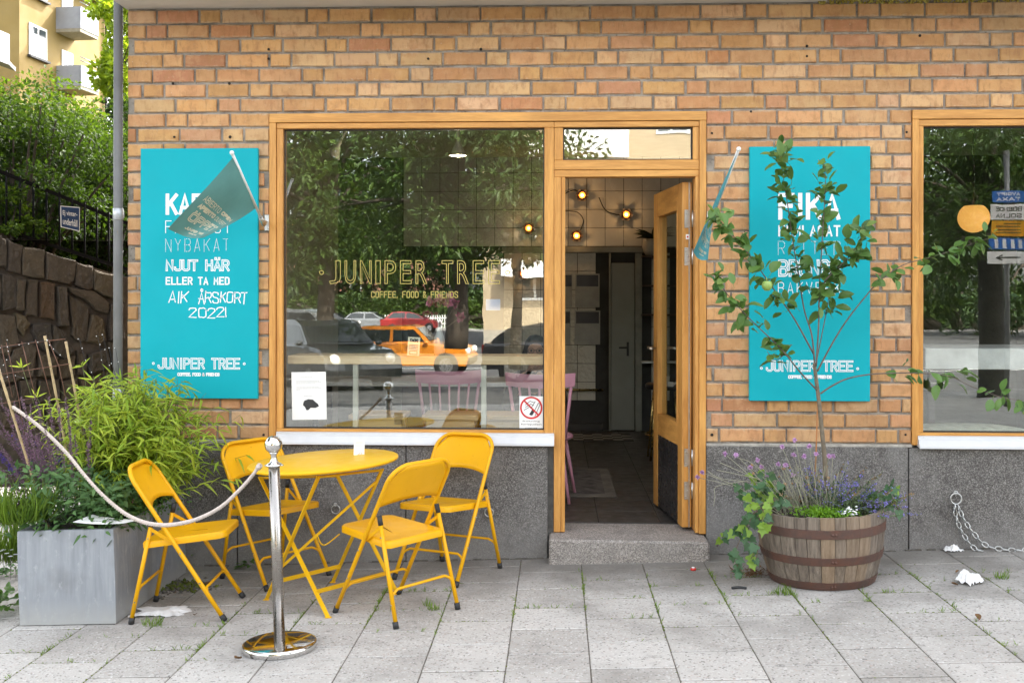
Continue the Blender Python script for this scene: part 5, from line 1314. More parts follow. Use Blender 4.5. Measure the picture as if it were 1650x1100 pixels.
stones = [[(-60, 50), (0, 70), (32, 95), (35, 255), (0, 262), (-60, 250)], [(40, 97), (128, 128), (125, 298), (40, 280)], [(134, 132), (255, 157), (258, 325), (134, 302)], [(268, 165), (445, 225), (435, 340), (400, 355), (268, 328)], [(455, 235), (540, 250), (550, 380), (520, 400), (440, 365)], [(555, 280), (705, 305), (730, 470), (600, 420), (555, 390)],
 [(5, 300), (90, 320), (85, 500), (5, 520)], [(98, 325), (150, 330), (140, 510), (95, 510)], [(160, 330), (222, 335), (215, 550), (150, 540)], [(232, 340), (318, 350), (322, 570), (235, 560)], [(330, 375), (390, 380), (400, 600), (345, 600)], [(400, 375), (540, 405), (640, 462), (630, 535), (560, 510), (500, 450), (412, 405)],
 [(412, 432), (470, 447), (525, 500), (515, 690), (470, 705), (430, 660), (415, 560)], [(535, 537), (605, 560), (610, 680), (580, 720), (510, 700)], [(640, 480), (720, 478), (720, 690), (640, 690)], [(-10, 540), (80, 545), (105, 690), (50, 780), (0, 770)], [(88, 535), (140, 545), (172, 600), (130, 665), (100, 620)], [(190, 600), (295, 585), (300, 690), (255, 760), (215, 710), (185, 640)],
 [(70, 740), (170, 700), (215, 740), (180, 900), (80, 930), (60, 800)], [(310, 600), (370, 640), (400, 700), (430, 760), (380, 800), (310, 760)], [(455, 750), (505, 770), (505, 900), (460, 890)], [(520, 765), (630, 735), (650, 860), (530, 880)], [(225, 770), (330, 790), (330, 900), (222, 900)], [(345, 810), (440, 780), (445, 900), (345, 920)],
 [(0, 800), (55, 810), (70, 930), (0, 950)], [(-60, 300), (-5, 300), (-5, 520), (-60, 520)], [(0, 970), (90, 950), (110, 1080), (0, 1090)], [(110, 930), (210, 920), (215, 1060), (120, 1070)], [(230, 920), (340, 915), (345, 1050), (230, 1050)], [(360, 930), (450, 915), (460, 1040), (360, 1045)], [(470, 910), (590, 900), (600, 1040), (475, 1040)], [(640, 700), (705, 700), (705, 860), (655, 850)],
 [(5, 1105), (120, 1085), (130, 1210), (5, 1215)], [(140, 1080), (250, 1070), (255, 1200), (140, 1205)], [(265, 1065), (380, 1060), (380, 1190), (265, 1195)]]
for P in stones:
    q = [wl(*p) for p in P]; c = sum(q, Vector()) / len(q); m = MB(); n = len(q); dpt = rnd.uniform(.015, .06)
    sub = []
    for i in range(n):
        a, b = q[i], q[(i + 1) % n]; L_ = (b - a).length; k_ = max(2, int(L_ / .12))
        for j in range(k_): sub.append(a.lerp(b, j / k_) + (wdir * rnd.uniform(-.012, .012) + Vector((0, 0, rnd.uniform(-.012, .012)))))
    n = len(sub); vs = []
    for (sc_, dd) in ((1.0, -.08), (1.0, dpt * .45), (.965, dpt * .9), (.86, dpt * 1.0), (.45, dpt * 1.05)):
        vs += [c + (s_ - c) * sc_ + wn * (dd + rnd.uniform(-.008, .008) * (dd > 0)) - c for s_ in sub]
    fs = [[r_ * n + i, r_ * n + (i + 1) % n, (r_ + 1) * n + (i + 1) % n, (r_ + 1) * n + i] for r_ in range(4) for i in range(n)] + [[4 * n + i for i in range(n)]]
    m.add(vs, fs, 0, False); m.build('stone', stone_m, rw, c - R0)
# the wall turns the corner and runs on to the left, out of frame
xe, ye, ze = top_w[0].x + R0.x, top_w[0].y + R0.y, top_w[0].z
m = MB(); m.box(xe - 9.0 - R0.x, xe - .02 - R0.x, ye + .02 - R0.y, ye + .65 - R0.y, -1.0, ze - .03); m.build('core', rub_mort, rw)
zrow = -.15
while zrow < ze - .1:
    hrow = min(rnd.uniform(.26, .42), ze - zrow); xr = xe
    while xr > xe - 8.8:
        wr_ = rnd.uniform(.28, .6); m = MB(); m.box(-wr_ / 2 + .012, wr_ / 2 - .012, -.05, .1, .012, hrow - .012, .03, jit=.016); m.build('stone', stone_m, rw, (xr - wr_ / 2 - R0.x, ye + .02 - R0.y, zrow)); xr -= wr_
    zrow += hrow
sheet('upper_ground', xe - 14, xe + .3, ye + .3, 60, M('upper_soil', (.05, .05, .025), .95, var=.4, scale=3), 0, 4, 8, lambda x, y: ze - .12 + .05 * max(0, y - ye))
# stone steps beyond the wall end
stp = root('stone_steps', 'dark stone steps between the rubble wall and the rain pipe', 'steps', W(190, 640, 5.6))
for i, (cx0, cy0, cx1, cy1, y) in enumerate([(590, 868, 760, 915, 5.4), (668, 748, 760, 795, 6.2), (560, 985, 760, 1010, 5.0)]):
    a = W(cx0 / 3.667, 360 + cy0 / 3.667, y) - stp.location; b = W(cx1 / 3.667, 360 + cy1 / 3.667, y) - stp.location
    m = MB(); m.box(a.x, b.x + .4, a.y, a.y + .8, b.z, a.z, .02, jit=.008); m.build('step', stone_m, stp)
    m = MB(); m.box(a.x + .15, b.x + .4, a.y + .12, a.y + .8, b.z - .9, b.z - .002); m.build('riser', stone_m, stp)
# iron fence on top with the winter sign
irn = M('black_iron', (0.008, 0.008, 0.009), .7, 0, var=.2, spec=.08)
fn_ = root('iron_fence', 'black iron bar fence on top of the rubble wall', 'fence', (wp0.x, wp0.y, 2)); F0 = fn_.location; fp0 = wp0 - wn * .35
def fpl(px, py): return onplane(px, py, fp0, wdir) - F0
for (a, b) in (((-20, 362), (205, 434)), ((-20, 268), (205, 360))):
    m = MB(); p, q = fpl(*a), fpl(*b); m.bar(p, q, .035, .02, (0, 0, 1)); m.build('rail', irn, fn_)
x = -12
while x < 200:
    t = (x + 20) / 225; m = MB(); m.tube([fpl(x, 262 + 92 * t), fpl(x, 366 + 72 * t)], .011, 6); m.build('bar', irn, fn_); x += 22.5 - 4 * t
blue = M('sign_blue', (0.010, 0.045, 0.125), .5)
c = onplane(113, 352, fp0 + wn * .04, wdir); sg = root('winter_sign', 'small blue sign with white lettering on the iron fence', 'sign', c)
a = onplane(97.5, 331.5, fp0 + wn * .04, wdir) - c; b = onplane(128.5, 334, fp0 + wn * .04, wdir) - c; d_ = onplane(128.5, 373, fp0 + wn * .04, wdir) - c; e_ = onplane(98, 366, fp0 + wn * .04, wdir) - c
def quadslab(a, b, c_, d, off, th, mat, name, par):
    m = MB(); Q = [a, b, c_, d]; m.add([p + wn * off for p in Q] + [p + wn * (off - th) for p in Q], [[0, 3, 2, 1], [4, 5, 6, 7]] + [[i, (i + 1) % 4, (i + 1) % 4 + 4, i + 4] for i in range(4)]); return m.build(name, mat, par)
quadslab(a, b, d_, e_, 0, .006, white_v, 'rim', sg); s_ = .045
cc = (a + b + d_ + e_) / 4; quadslab(*[cc + (p - cc) * .93 for p in (a, b, d_, e_)], .002, .004, blue, 'plate', sg)
for txt, (t0, t1), (x0, x1) in (('Ej vinter-', (.20, .48), (.1, .86)), ('underhåll', (.55, .84), (.1, .86))):
    me = text_mesh(txt, 'lettering', white_v, x0, x1, 1 - t1, 1 - t0, 0, bold=.012); o = put('lettering', me, sg)
    for v in me.vertices:
        u_, w_ = v.co.x, 1 - v.co.z; p = a.lerp(b, u_).lerp(e_.lerp(d_, u_), w_); v.co = p + wn * .0045
# shrubs
shr_m = [leafmat('shrub_leaf_a', (0.012, 0.032, 0.004), (0.045, 0.090, 0.009), .75, .35), leafmat('shrub_leaf_b', (0.022, 0.055, 0.004), (0.095, 0.165, 0.010), .75, .4), leafmat('shrub_leaf_c', (0.010, 0.026, 0.007), (0.028, 0.055, 0.012), .5, .25)]
wood_b = M('shrub_wood', (0.055, 0.042, 0.03), .85, var=.3)
def shrub(label, c, rx, ry, rz, n, ls, mat, name='shrub', cat='shrub', group=None, trunk=None, shell=.55, asp=.62):
    """clumped crown: many small lobes, each a cloud of leaves, so the outline is uneven and gaps stay open"""
    r = root(name, label, cat, c, group=group); m = MB(); wv = MB(); lobes = []
    for i in range(max(6, int(n / 160))):
        d = rdir(); q = rnd.random() ** .4; lobes.append((Vector((d.x * rx * q, d.y * ry * q, d.z * rz * q)), rnd.uniform(.14, .30)))
    for (lc, lr) in lobes:
        for k_ in range(160):
            d = rdir(); q = rnd.uniform(shell, 1.05); p = lc + Vector((d.x * rx * lr * q, d.y * ry * lr * q, d.z * rz * lr * q * .8))
            L_ = rnd.uniform(.6, 1.15) * ls
            leaf(m, p, (d + rdir() * .9 + Vector((0, 0, -.15))), rdir(1.2), L_, L_ * asp, 'dia', .25, .1)
    base = Vector((0, 0, -rz * 1.05)) if trunk is None else Vector((0, 0, -trunk))
    if trunk:
        wv.tube(smooth_path([base, Vector((rx * .03, 0, base.z * .5)), Vector((0, 0, 0)), Vector((rx * .05, 0, rz * .5))], 4), [max(.03, rx * .075 * (1 - i / 14)) for i in range(13)], 9)
    for (lc, lr) in lobes[::2 if not trunk else 3]:
        s0 = base.lerp(Vector((0, 0, 0)), .8) if trunk else base + Vector((lc.x * .25, lc.y * .25, 0)); wv.tube(smooth_path([s0, s0.lerp(lc, .5) + Vector((0, 0, rz * .08)), lc], 3), [.02 * rx * (1 - .8 * i / 6) + .004 for i in range(7)], 5, caps=False)
    tag(m.build('crown', mat, r), kind='stuff'); wv.build('trunk', wood_b, r); return r
shg = 'shrubs behind the iron fence'
shrub('dense dark shrub filling the left edge above the fence', W(20, 290, 5.0), 1.15, .8, 1.0, 17000, .06, shr_m[0], group=shg)
shrub('light green shrub rising highest beside the yellow house', W(40, 245, 7.0), 1.15, .9, .95, 18000, .065, shr_m[1], group=shg)
shrub('shrub with bright tips hanging over the fence next to the rain pipe', W(160, 330, 6.8), .9, .8, 1.0, 15000, .06, shr_m[0], group=shg)
shrub('rounded shrub in front of the yellow house balcony', W(112, 290, 8.0), 1.1, .9, .88, 16000, .065, shr_m[1], group=shg)
shrub('deep green shrub close to the rain pipe', W(190, 275, 9.0), .9, .9, 1.1, 14000, .065, shr_m[0], group=shg)
shrub('low shady shrub behind the winter sign', W(100, 360, 8.2), 1.7, .7, 1.0, 16000, .075, shr_m[2], group=shg)
shrub('wide shrub on the bank left of the picture', (xe - 1.9, ye + 1.6, ze + .75), 1.5, .9, .95, 9000, .065, shr_m[0], group=shg)
shrub('farther shrub on the bank left of the picture', (xe - 4.6, ye + 1.8, ze + .8), 1.7, 1.0, 1.0, 9000, .07, shr_m[1], group=shg)
shrub('low green sprays leaning over the wall top at the picture edge', W(10, 345, 4.3), .5, .35, .3, 2200, .05, shr_m[1], group=shg)
shrub('bright yellow green maple between the yellow house and the rain pipe', W(190, 45, 15), .50, .9, 1.5, 4200, .13, leafmat('maple_leaf', (0.14, 0.24, 0.015), (0.30, 0.40, 0.03), .5, .45), name='maple_tree', cat='tree', trunk=5.0, asp=.8)
shrub('tall dark tree far behind the maple', W(222, 60, 32), 1.1, 1.4, 6.5, 8000, .3, shr_m[2], name='far_tree', cat='tree', trunk=9.0)
shrub('bluish tree top against the sky over the maple', W(196, 20, 48), 1.0, 1.6, 3.6, 5000, .28, shr_m[2], name='far_tree', cat='tree', trunk=9.0)
shrub('broad unseen tree added over the corner to shade the rubble wall', (-7.2, -.6, 6.8), 3.2, 3.6, 2.3, 16000, .2, shr_m[0], name='added_shade_tree', cat='tree', trunk=7.2)  # out-of-view crowns added to keep the stone wall dark
shrub('second unseen tree added above the rubble wall to shade it', (-8.5, 4.2, 8.2), 3.0, 2.6, 2.2, 12000, .2, shr_m[0], name='added_shade_tree', cat='tree', trunk=7.0)
# slope behind the wall
def hill(x, y): return 1.55 + .09 * max(0, y - 3) + .02 * max(0, -x - 3)
hs_m = M('leaf_litter', (0.045, 0.04, 0.025), .95, var=.4, scale=3)
m = MB(); vs = []; fs = []; nu, nv = 14, 16
for a_ in range(nu + 1):
    for b_ in range(nv + 1):
        u_ = -4 + 64 * (a_ / nu) ** 1.6; v_ = .5 + 60 * (b_ / nv) ** 1.8; q = wp0 + wdir * u_ - wn * v_; vs.append((q.x, q.y, 1.62 + .05 * v_ + .01 * u_))
for a_ in range(nu):
    for b_ in range(nv): k_ = a_ * (nv + 1) + b_; fs.append([k_, k_ + nv + 1, k_ + nv + 2, k_ + 1])
m.add(vs, fs); m.build('hillside', hs_m)['kind'] = 'structure'
# yellow house
yc = W(31, 100, 33); ydir = Vector((.09, .996, 0)).normalized(); yn = Vector((ydir.y, -ydir.x, 0)); xd = Vector((-.996, .09, 0))
yel_w = M('yellow_render', (0.27, 0.185, 0.062), .9, var=.10, scale=.7, bmp=.2, bscale=6); yel_d = yel_w
yh = root('yellow_house', 'yellow rendered apartment house with grey balconies behind the shrubs', 'building', (yc.x, yc.y, 0)); Y0 = yh.location
yl = lambda px, py: onplane(px, py, yc, ydir) - Y0
e1 = yl(172, 100); m = MB(); top = 14.3
def slabm(p, q, z0, z1, off, th, nrm):
    m = MB(); Q = [Vector((p.x, p.y, z0)), Vector((q.x, q.y, z0)), Vector((q.x, q.y, z1)), Vector((p.x, p.y, z1))]
    m.add([v + nrm * off for v in Q] + [v + nrm * (off - th) for v in Q], [[0, 1, 2, 3], [7, 6, 5, 4]] + [[i, i + 4, (i + 1) % 4 + 4, (i + 1) % 4] for i in range(4)]); return m
O_ = Vector((0, 0, 0)); slabm(O_, Vector((e1.x, e1.y, 0)), -1, top, 0, 3.0, yn).build('wall', yel_w, yh)
fw_ = Vector((-8, -1.2, 0)); slabm(fw_, O_, -1, top, 0, .3, Vector((0.15, -1, 0)).normalized()).build('wall', yel_w, yh)
rfm = M('dark_roof', (0.035, 0.033, 0.035), .6); m = MB(); p = Vector((0, 0, top)); q = Vector((e1.x, e1.y, top))
m.add([p + yn * .55 + Vector((-.4, -.6, 0)), q + yn * .55 + ydir * .5, q - yn * 4 + ydir * .5 + Vector((0, 0, 1.8)), p - yn * 4 + Vector((-.4, -.6, 1.8))] + [v + Vector((0, 0, -.16)) for v in (p + yn * .55 + Vector((-.4, -.6, 0)), q + yn * .55 + ydir * .5, q - yn * 4 + ydir * .5 + Vector((0, 0, 1.8)), p - yn * 4 + Vector((-.4, -.6, 1.8)))], [[0, 1, 2, 3], [7, 6, 5, 4], [0, 4, 5, 1], [1, 5, 6, 2], [2, 6, 7, 3], [3, 7, 4, 0]]); m.build('roof', rfm, yh)
wht = M('white_paint', (0.74, 0.74, 0.72), .5); pane_d = M('dark_pane', (0.05, 0.065, 0.075), .08, spec=.8, var=.4, scale=.6); balm = M('balcony_sheet', (0.30, 0.31, 0.34), .6, var=.12, scale=2)
def ywin(px0, py0, px1, py1, cols=2):
    a = yl(px0, (py0 + py1) / 2); b = yl(px1, (py0 + py1) / 2); z1 = yl(px0, py0).z; z0 = yl(px0, py1).z; wdd = (b - a).length; dd = Vector((b.x - a.x, b.y - a.y, 0)).normalized(); a = Vector((a.x, a.y, 0))
    w_ = slabm(a, a + dd * wdd, z0, z1, .035, .03, yn).build('window', wht, yh); f = .10
    cw = (wdd - f * (cols + 1)) / cols
    for i in range(cols): p = a + dd * (f + i * (cw + f)); slabm(p, p + dd * cw, z0 + f, z1 - f, .04, .02, yn).build('pane', pane_d, w_)
    slabm(a - dd * .08, a + dd * (wdd + .08), z0 - .09, z0 - .01, .14, .13, yn).build('sill', rfm, w_)
ywin(46, 36, 74, 88, 2); ywin(99, -22, 116, 22, 2); ywin(99, 80, 116, 122, 2); ywin(46, -62, 74, -10, 2)
def ybal(px0, py0, px1, py1):
    a = yl(px0, 80); b = yl(px1 - 12, 80); z1 = yl(px0, py0).z; z0 = yl(px0, py1).z; a = Vector((a.x, a.y, 0)); b = Vector((b.x, b.y, 0)); D_ = 1.05
    bo = empty('balcony', yh); slabm(a, b, z0 + .08, z1, D_, .06, yn).build('front', balm, bo); slabm(a, a + ydir * .06, z0 + .08, z1, D_ - .07, D_ - .07, yn).build('side', balm, bo); slabm(b - ydir * .06, b, z0 + .08, z1, D_ - .07, D_ - .07, yn).build('side', balm, bo)
    slabm(a, b, z0 - .06, z0 + .075, D_ - .02, D_ - .02, yn).build('floor', M('balcony_floor', (.3, .27, .2), .8), bo)
    m = MB()
    for k_ in (.18, .32): m.tube([a + yn * (D_ - .03) + Vector((0, 0, z1 + k_)), b + yn * (D_ - .03) + Vector((0, 0, z1 + k_))], .018, 6)
    m.build('railing', balm, bo)
ybal(90, 12, 132, 50); ybal(91, 106, 133, 142)
m = MB(); p = fw_ * .62; z1 = 8.6
a = W(-12, 44, 30.5) - Y0; b = W(15, 58, 31.5) - Y0; bo = empty('balcony', yh); nn = Vector((.3, -1, 0)).normalized()
slabm(Vector((a.x, a.y, 0)), Vector((b.x, b.y, 0)), a.z - .95, a.z, 0, .07, nn).build('front', balm, bo); slabm(Vector((a.x, a.y, 0)), Vector((b.x, b.y, 0)), a.z - 1.1, a.z - .96, .02, 1.2, nn).build('floor', balm, bo)
pp = Vector((e1.x, e1.y, 0)) - ydir * .2; m = MB(); m.tube([pp + yn * .08 + Vector((0, 0, -1)), pp + yn * .08 + Vector((0, 0, top))], .06, 8); m.build('rain_pipe', rfm, yh)
# ================================================================== INSIDE THE CAFE
def lamp_light(par, loc, watt, col, rad):
    l = bpy.data.lights.new('lamp_light', 'POINT'); l.energy = watt; l.color = col; l.shadow_soft_size = rad
    o = bpy.data.objects.new('lamp_light', l); COL.objects.link(o); o.parent = par; o.location = loc; return o
FZ = 0.156; YB = 5.2; CZ = 3.12
dkg = M('dim_room_green', (.09, .11, .075), .6); inw = M('inner_plaster', (0.62, 0.60, 0.54), .8, var=.06); tile_m = M('wall_tile', (0.58, 0.56, 0.50), .22, var=.07, scale=3, spec=.5)  # deep green wall tone carries the room's dimness and greenish reflection as colour
def wavy():
    m, N, L, B = newmat('wavy_glazed_tile'); g = N.new('ShaderNodeNewGeometry').outputs['Position']; B.inputs['Base Color'].default_value = (.55, .53, .46, 1); B.inputs['Roughness'].default_value = .05
    bump(N, L, noise(N, L, g, 22, 2), .9, .02, B); return m
wavy_m = wavy(); floor_m = M('slate_tile', (0.055, 0.053, 0.05), .4, var=.3, scale=4, bmp=.1)
rm = root('cafe_interior', 'dim tiled cafe room seen through the open door and windows', 'room', (0, 2.7, FZ)); RO = rm.location
def ib(name, mat, x0, x1, y0, y1, z0, z1, b=0.0, par=None, **k): m = MB(); m.box(x0 - RO.x, x1 - RO.x, y0 - RO.y, y1 - RO.y, z0 - RO.z, z1 - RO.z, b, **k); return m.build(name, mat, par or rm)
grout = M('dark_grout', (0.05, 0.048, 0.043), .9)
fl_o = ib('floor', grout, -2.49, 5.0, 0.31, 5.7, FZ - .15, FZ - .004)
# floor tiles
tm = {}
x = -2.48
for i in range(19):
    for j in range(14):
        xa, ya = -2.48 + i * .392, .325 + j * .386
        if not (-0.9 < xa < 1.4): continue
        key = rnd.randrange(3)
        if key not in tm: q = MB(); q.box(-.193, .193, -.19, .19, -.006, 0, .0015); tm[key] = q.mesh('floor_tile', floor_m)
        put('floor_tile', tm[key], fl_o, (xa + .196 - RO.x, ya + .19 - RO.y, FZ - RO.z + rnd.uniform(-.0004, .0004)))
ib('floor_side', floor_m, -2.49, -.9, .31, 5.7, FZ - .003, FZ + .0005); ib('floor_side', floor_m, 1.452, 5.0, .31, 5.7, FZ - .003, FZ + .0005)
ib('ceiling', inw, -2.49, 5.0, 0.31, 5.7, CZ, CZ + .1); ib('side_wall', inw, -2.49, -2.4, .31, 5.7, FZ, CZ); ib('side_wall', dkg, 4.9, 5.0, .31, 5.7, FZ, CZ)
back = ib('back_wall', grout, -2.4, 4.9, YB + .012, 5.7, FZ, CZ)
def px2(px, py, y=YB): return W(px, py, y)
ts = .2; q = MB(); q.box(-ts / 2 + .0025, ts / 2 - .0025, -.010, 0.006, -ts / 2 + .0025, ts / 2 - .0025, .002); tme = q.mesh('wall_tile', tile_m); tme2 = q.mesh('wall_tile', wavy_m)
zl = px2(960, 400).z; xdoor0, xdoor1 = px2(981, 500).x, px2(1034, 500).x
g0 = px2(930.5, 310).x; cnt = 0
gx = g0 - ts * 16
while gx < 4.8:
    zz_ = zl + .02 + ts / 2
    while zz_ < CZ - .02:
        if -1.6 < gx < 1.6 and cnt < 290: put('wall_tile', tme, back, (gx - RO.x, YB + .005 - RO.y, zz_ - RO.z)); cnt += 1
        zz_ += ts
    gx += ts
gx = g0 - ts * 3.5
while gx < px2(1060, 500).x + .2:
    zz_ = zl - .05 - ts / 2
    while zz_ > FZ + .25 and cnt < 298:
        if gx + ts / 2 < xdoor0 or gx - ts / 2 > xdoor1: put('wall_tile', tme2 if gx < xdoor0 else tme, back, (gx - RO.x, YB + .005 - RO.y, zz_ - RO.z)); cnt += 1
        zz_ -= ts
    gx += ts
ib('wall_cladding', dkg, -2.4, -1.7, YB - .002, YB + .011, FZ, CZ); ib('wall_cladding', dkg, 1.72, 4.9, YB - .002, YB + .011, FZ, CZ)
trim = M('grey_green_trim', (0.22, 0.22, 0.18), .5); ib('ledge', trim, -.6, xdoor1 + .03, YB - .07, YB - .011, zl - .05, zl + .012, .004)
ib('skirting', M('black_skirting', (.02, .02, .02), .4), px2(900, 680).x - .6, px2(972, 690).x, YB - .03, YB - .011, FZ, px2(930, 681).z, .003)
idoor = M('inner_door_paint', (0.24, 0.24, 0.20), .45, var=.06); ib('door_post', trim, px2(1023, 500).x, xdoor1, YB - .06, YB - .011, FZ, zl - .052, .004); ib('door_post', trim, xdoor0, px2(984, 500).x, YB - .06, YB - .011, FZ, zl - .052, .004)
dl = ib('inner_door', idoor, px2(984.5, 500).x, px2(1022, 500).x, YB - .05, YB - .012, FZ + .01, px2(1000, 424).z, .004); p = px2(1011, 560, YB - .06)
m = MB(); m.tube([p - RO, p + Vector((-.09, -.0, 0)) - RO], .009, 8); m.box(p.x - .008 - RO.x, p.x + .016 - RO.x, YB - .055 - RO.y, YB - .048 - RO.y, p.z - .09 - RO.z, p.z + .06 - RO.z); m.build('door_handle', gasket, dl)
# posters
dkp = M('dark_print', (.02, .02, .03), .4); pap2 = M('grey_paper', (.36, .36, .33), .8)
for i, (a, b, c, d) in enumerate([(927, 441, 966, 495), (926, 500, 967, 555), (905, 441, 922, 495), (905, 500, 919, 555)]):
    lab = ['poster with dark upper half on the glazed tiles, upper one in the doorway', 'poster with a small dark picture strip, lower one in the doorway', 'half hidden upper poster at the door frame edge', 'half hidden lower poster at the door frame edge'][i]
    r, wd, h = sheet_thing('wall_poster', lab, 'poster', a, b, c, d, YB - .012, pap2); k = MB(); k.add([f2(-wd * .45, h * .96, 0), f2(wd * .45, h * .96, 0), f2(wd * .45, h * .62, 0), f2(-wd * .45, h * .62, 0)], [[0, 1, 2, 3]]); k.build('print', dkp, r)
    k = MB()
    for z in (.5, .44, .38, .32, .22, .16, .1): ribbon(k, [(-wd * .38, z * h), (wd * rnd.uniform(.1, .38), z * h)], .006, f2)
    k.build('print', grey_v, r)
brass = M('brass', (0.48, 0.34, 0.13), .28, 1.0)
p = px2(914, 628, YB - .06); q_ = px2(972, 628, YB - .06); r = root('brass_rail', 'thin brass rail across the glazed tiles', 'rail', p); m = MB(); m.tube([(-.6, 0, 0), q_ - p], .012, 8); m.build('rod', brass, r); m = MB(); m.tube([((q_ - p) * .55), (q_ - p) * .55 + Vector((0, .05, 0))], .008, 6); m.build('bracket', brass, r)
# shelves, pot plant
shm = M('brown_shelf', (.07, .04, .025), .6)
for i, (y0, lab) in enumerate(((412, 'top brown wall shelf under the potted plant'), (459, 'middle brown wall shelf behind the door leaf'), (506, 'lowest brown wall shelf behind the door leaf'))):
    p = px2(1035, y0, YB - .2); r = root('wall_shelf', lab, 'shelf', p, group='brown wall shelves inside'); m = MB(); m.box(0, .55, -.02, .19, -.018, 0, .003); m.build('board', shm, r); m = MB(); m.bar((.15, .17, -.018), (.15, .0, -.10), .02, .01, (1, 0, 0)); m.build('bracket', gasket, r)
p = px2(1052, 411.5, YB - .14); r = root('potted_agave', 'spiky dark agave in a pale pot on the top shelf', 'potted plant', p); m = MB(); m.lathe([(.075, 0), (.10, .04), (.115, .10), (.105, .16), (.095, .175), (.085, .17), (.0001, .16)], 20); m.build('pot', M('pale_pot', (.34, .32, .27), .5), r)
m = MB()
for i in range(22): a = rnd.uniform(0, 2 * pi); leaf(m, (0, 0, .16), Vector((cos(a), sin(a), rnd.uniform(.3, 1.4))), (0, 0, 1), rnd.uniform(.18, .27), .035, 'blade', .5, .25)
m.build('leaves', leafmat('agave_leaf', (.02, .035, .025), (.035, .055, .035), .5, .05), r)
# kettle and jar on a small white shelf
p = px2(1046, 582, YB - .15); r = root('counter_shelf', 'small white shelf low behind the door leaf', 'shelf', p); m = MB(); m.box(-.08, .35, -.02, .14, -.02, 0, .003); m.build('board', wht, r)
r = root('coffee_tin', 'dark tin on the small white shelf', 'tin', p + Vector((.09, .03, 0))); m = MB(); m.lathe([(.05, 0), (.052, .004), (.052, .10), (.054, .102), (.054, .125), (.0001, .13)], 16); m.build('body', gasket, r)
# flower lamps
petal = M('dark_petal', (.035, .025, .02), .5); glow = emit('warm_bulb', (1.0, .45, .10), 1.6, (.9, .5, .2)); lampin = M('amber_petal', (.55, .22, .05), .5)
for i, (px, py, y, lab) in enumerate([(938, 315, YB, 'amber flower lamp highest in the doorway'), (929, 380, YB, 'amber flower lamp lowest in the doorway'), (1009, 346, YB, 'amber flower lamp near the potted agave'), (852, 368, YB, 'amber flower lamp seen through the window near its right edge'), (844, 441, YB, 'amber flower lamp beside the gold lettering')]):
    p = W(px, py, y - .06); r = root('flower_lamp', lab, 'lamp', p, group='amber flower wall lamps'); m = MB(); m2 = MB()
    for k_ in range(6):
        a = k_ * pi / 3 + i; d = Vector((cos(a), -.55, sin(a))); leaf(m, (0, .02, 0), d, (0, -1, 0), .085, .07, 'oval', -.2, -.15); leaf(m2, (0, .005, 0), d + Vector((0, -.4, 0)), (0, -1, 0), .055, .05, 'oval', -.2, -.15)
    m.build('outer_petals', petal, r); m2.build('inner_petals', lampin, r); m = MB(); m.ball((0, -.02, 0), .019, 10, 6); m.build('bulb', glow, r); lamp_light(r, (0, -.09, 0), 0.13, (1.0, .55, .22), .02)
    m = MB(); m.tube([(0, .02, 0), (0, .055, 0)], .02, 8); m.build('socket', petal, r)
for pts in ([(911, 312), (925, 306), (935, 312)], [(965, 318), (975, 338), (990, 345), (1005, 347)], [(911, 340), (930, 342), (940, 355), (935, 372)]):
    P = smooth_path([W(a, b, YB - .03) for a, b in pts], 5); r = root('lamp_wire', 'dark wire on the tiles to the flower lamp at pixel row %s' % ['top', 'right', 'low'][len(pts) % 3] if False else ['dark wire on the tiles leading to the highest flower lamp', 'dark wire on the tiles leading to the flower lamp by the agave', 'dark wire on the tiles leading to the lowest flower lamp'][[(911, 312), (965, 318), (911, 340)].index(pts[0])], 'wire', P[0]); m = MB(); m.tube([q - P[0] for q in P], .006, 5); m.build('cable', gasket, r)
# rug, checker mat, bar stool
def flatq(px0, py0, px1, py1): a = Zp(px0, py0, FZ); b = Zp(px1, py1, FZ); return a, b
rugm = M('worn_rug', (.16, .14, .115), .95, var=.35, scale=6, bmp=.3)
a, b = Zp(905, 755.5, FZ), Zp(1001, 801.5, FZ); r = root('rug', 'worn beige rug on the dark floor inside the door', 'rug', ((a.x + b.x) / 2, (a.y + b.y) / 2, FZ + .0015)); m = MB(); w2, h2 = abs(b.x - a.x) / 2 + .02, abs(a.y - b.y) / 2; m.box(-w2 - .35, w2 - .05, -h2, h2, 0, .008, .002); m.build('field', rugm, r)
m = MB(); m.box(-w2 - .25, w2 - .13, -h2 + .10, h2 - .10, .0082, .0095); m.build('inner_field', M('rug_pattern', (.11, .095, .085), .95, var=.5, scale=14), r)
p = Zp(905, 704, FZ); r = root('checker_mat', 'black and white checkered mat by the back wall', 'mat', (p.x, p.y, FZ + .001)); m = MB(); m.box(-.5, .72, -.3, .3, 0, .004); m.build('base', gasket, r); k = MB()
for i in range(12):
    for j in range(5):
        if (i + j) % 2 == 0: k.add([(-.48 + i * .1, -.26 + j * .1, .0052), (-.38 + i * .1, -.26 + j * .1, .0052), (-.38 + i * .1, -.16 + j * .1, .0052), (-.48 + i * .1, -.16 + j * .1, .0052)], [[0, 1, 2, 3]])
k.build('squares', pap2, r)
p = Zp(1052, 742, FZ); r = root('bar_stool', 'black bar stool with brass legs behind the door leaf', 'stool', (p.x + .12, p.y + .12, FZ)); m = MB(); m.lathe([(.0001, .62), (.17, .62), (.18, .635), (.18, .66), (.165, .675), (.0001, .68)], 24); m.build('seat', M('black_leather', (.015, .015, .015), .35), r)
for i in range(4): a = pi / 4 + i * pi / 2; m = MB(); m.tube([(.13 * cos(a), .13 * sin(a), .62), (.20 * cos(a), .20 * sin(a), .0)], .010, 8); m.build('leg', brass, r)
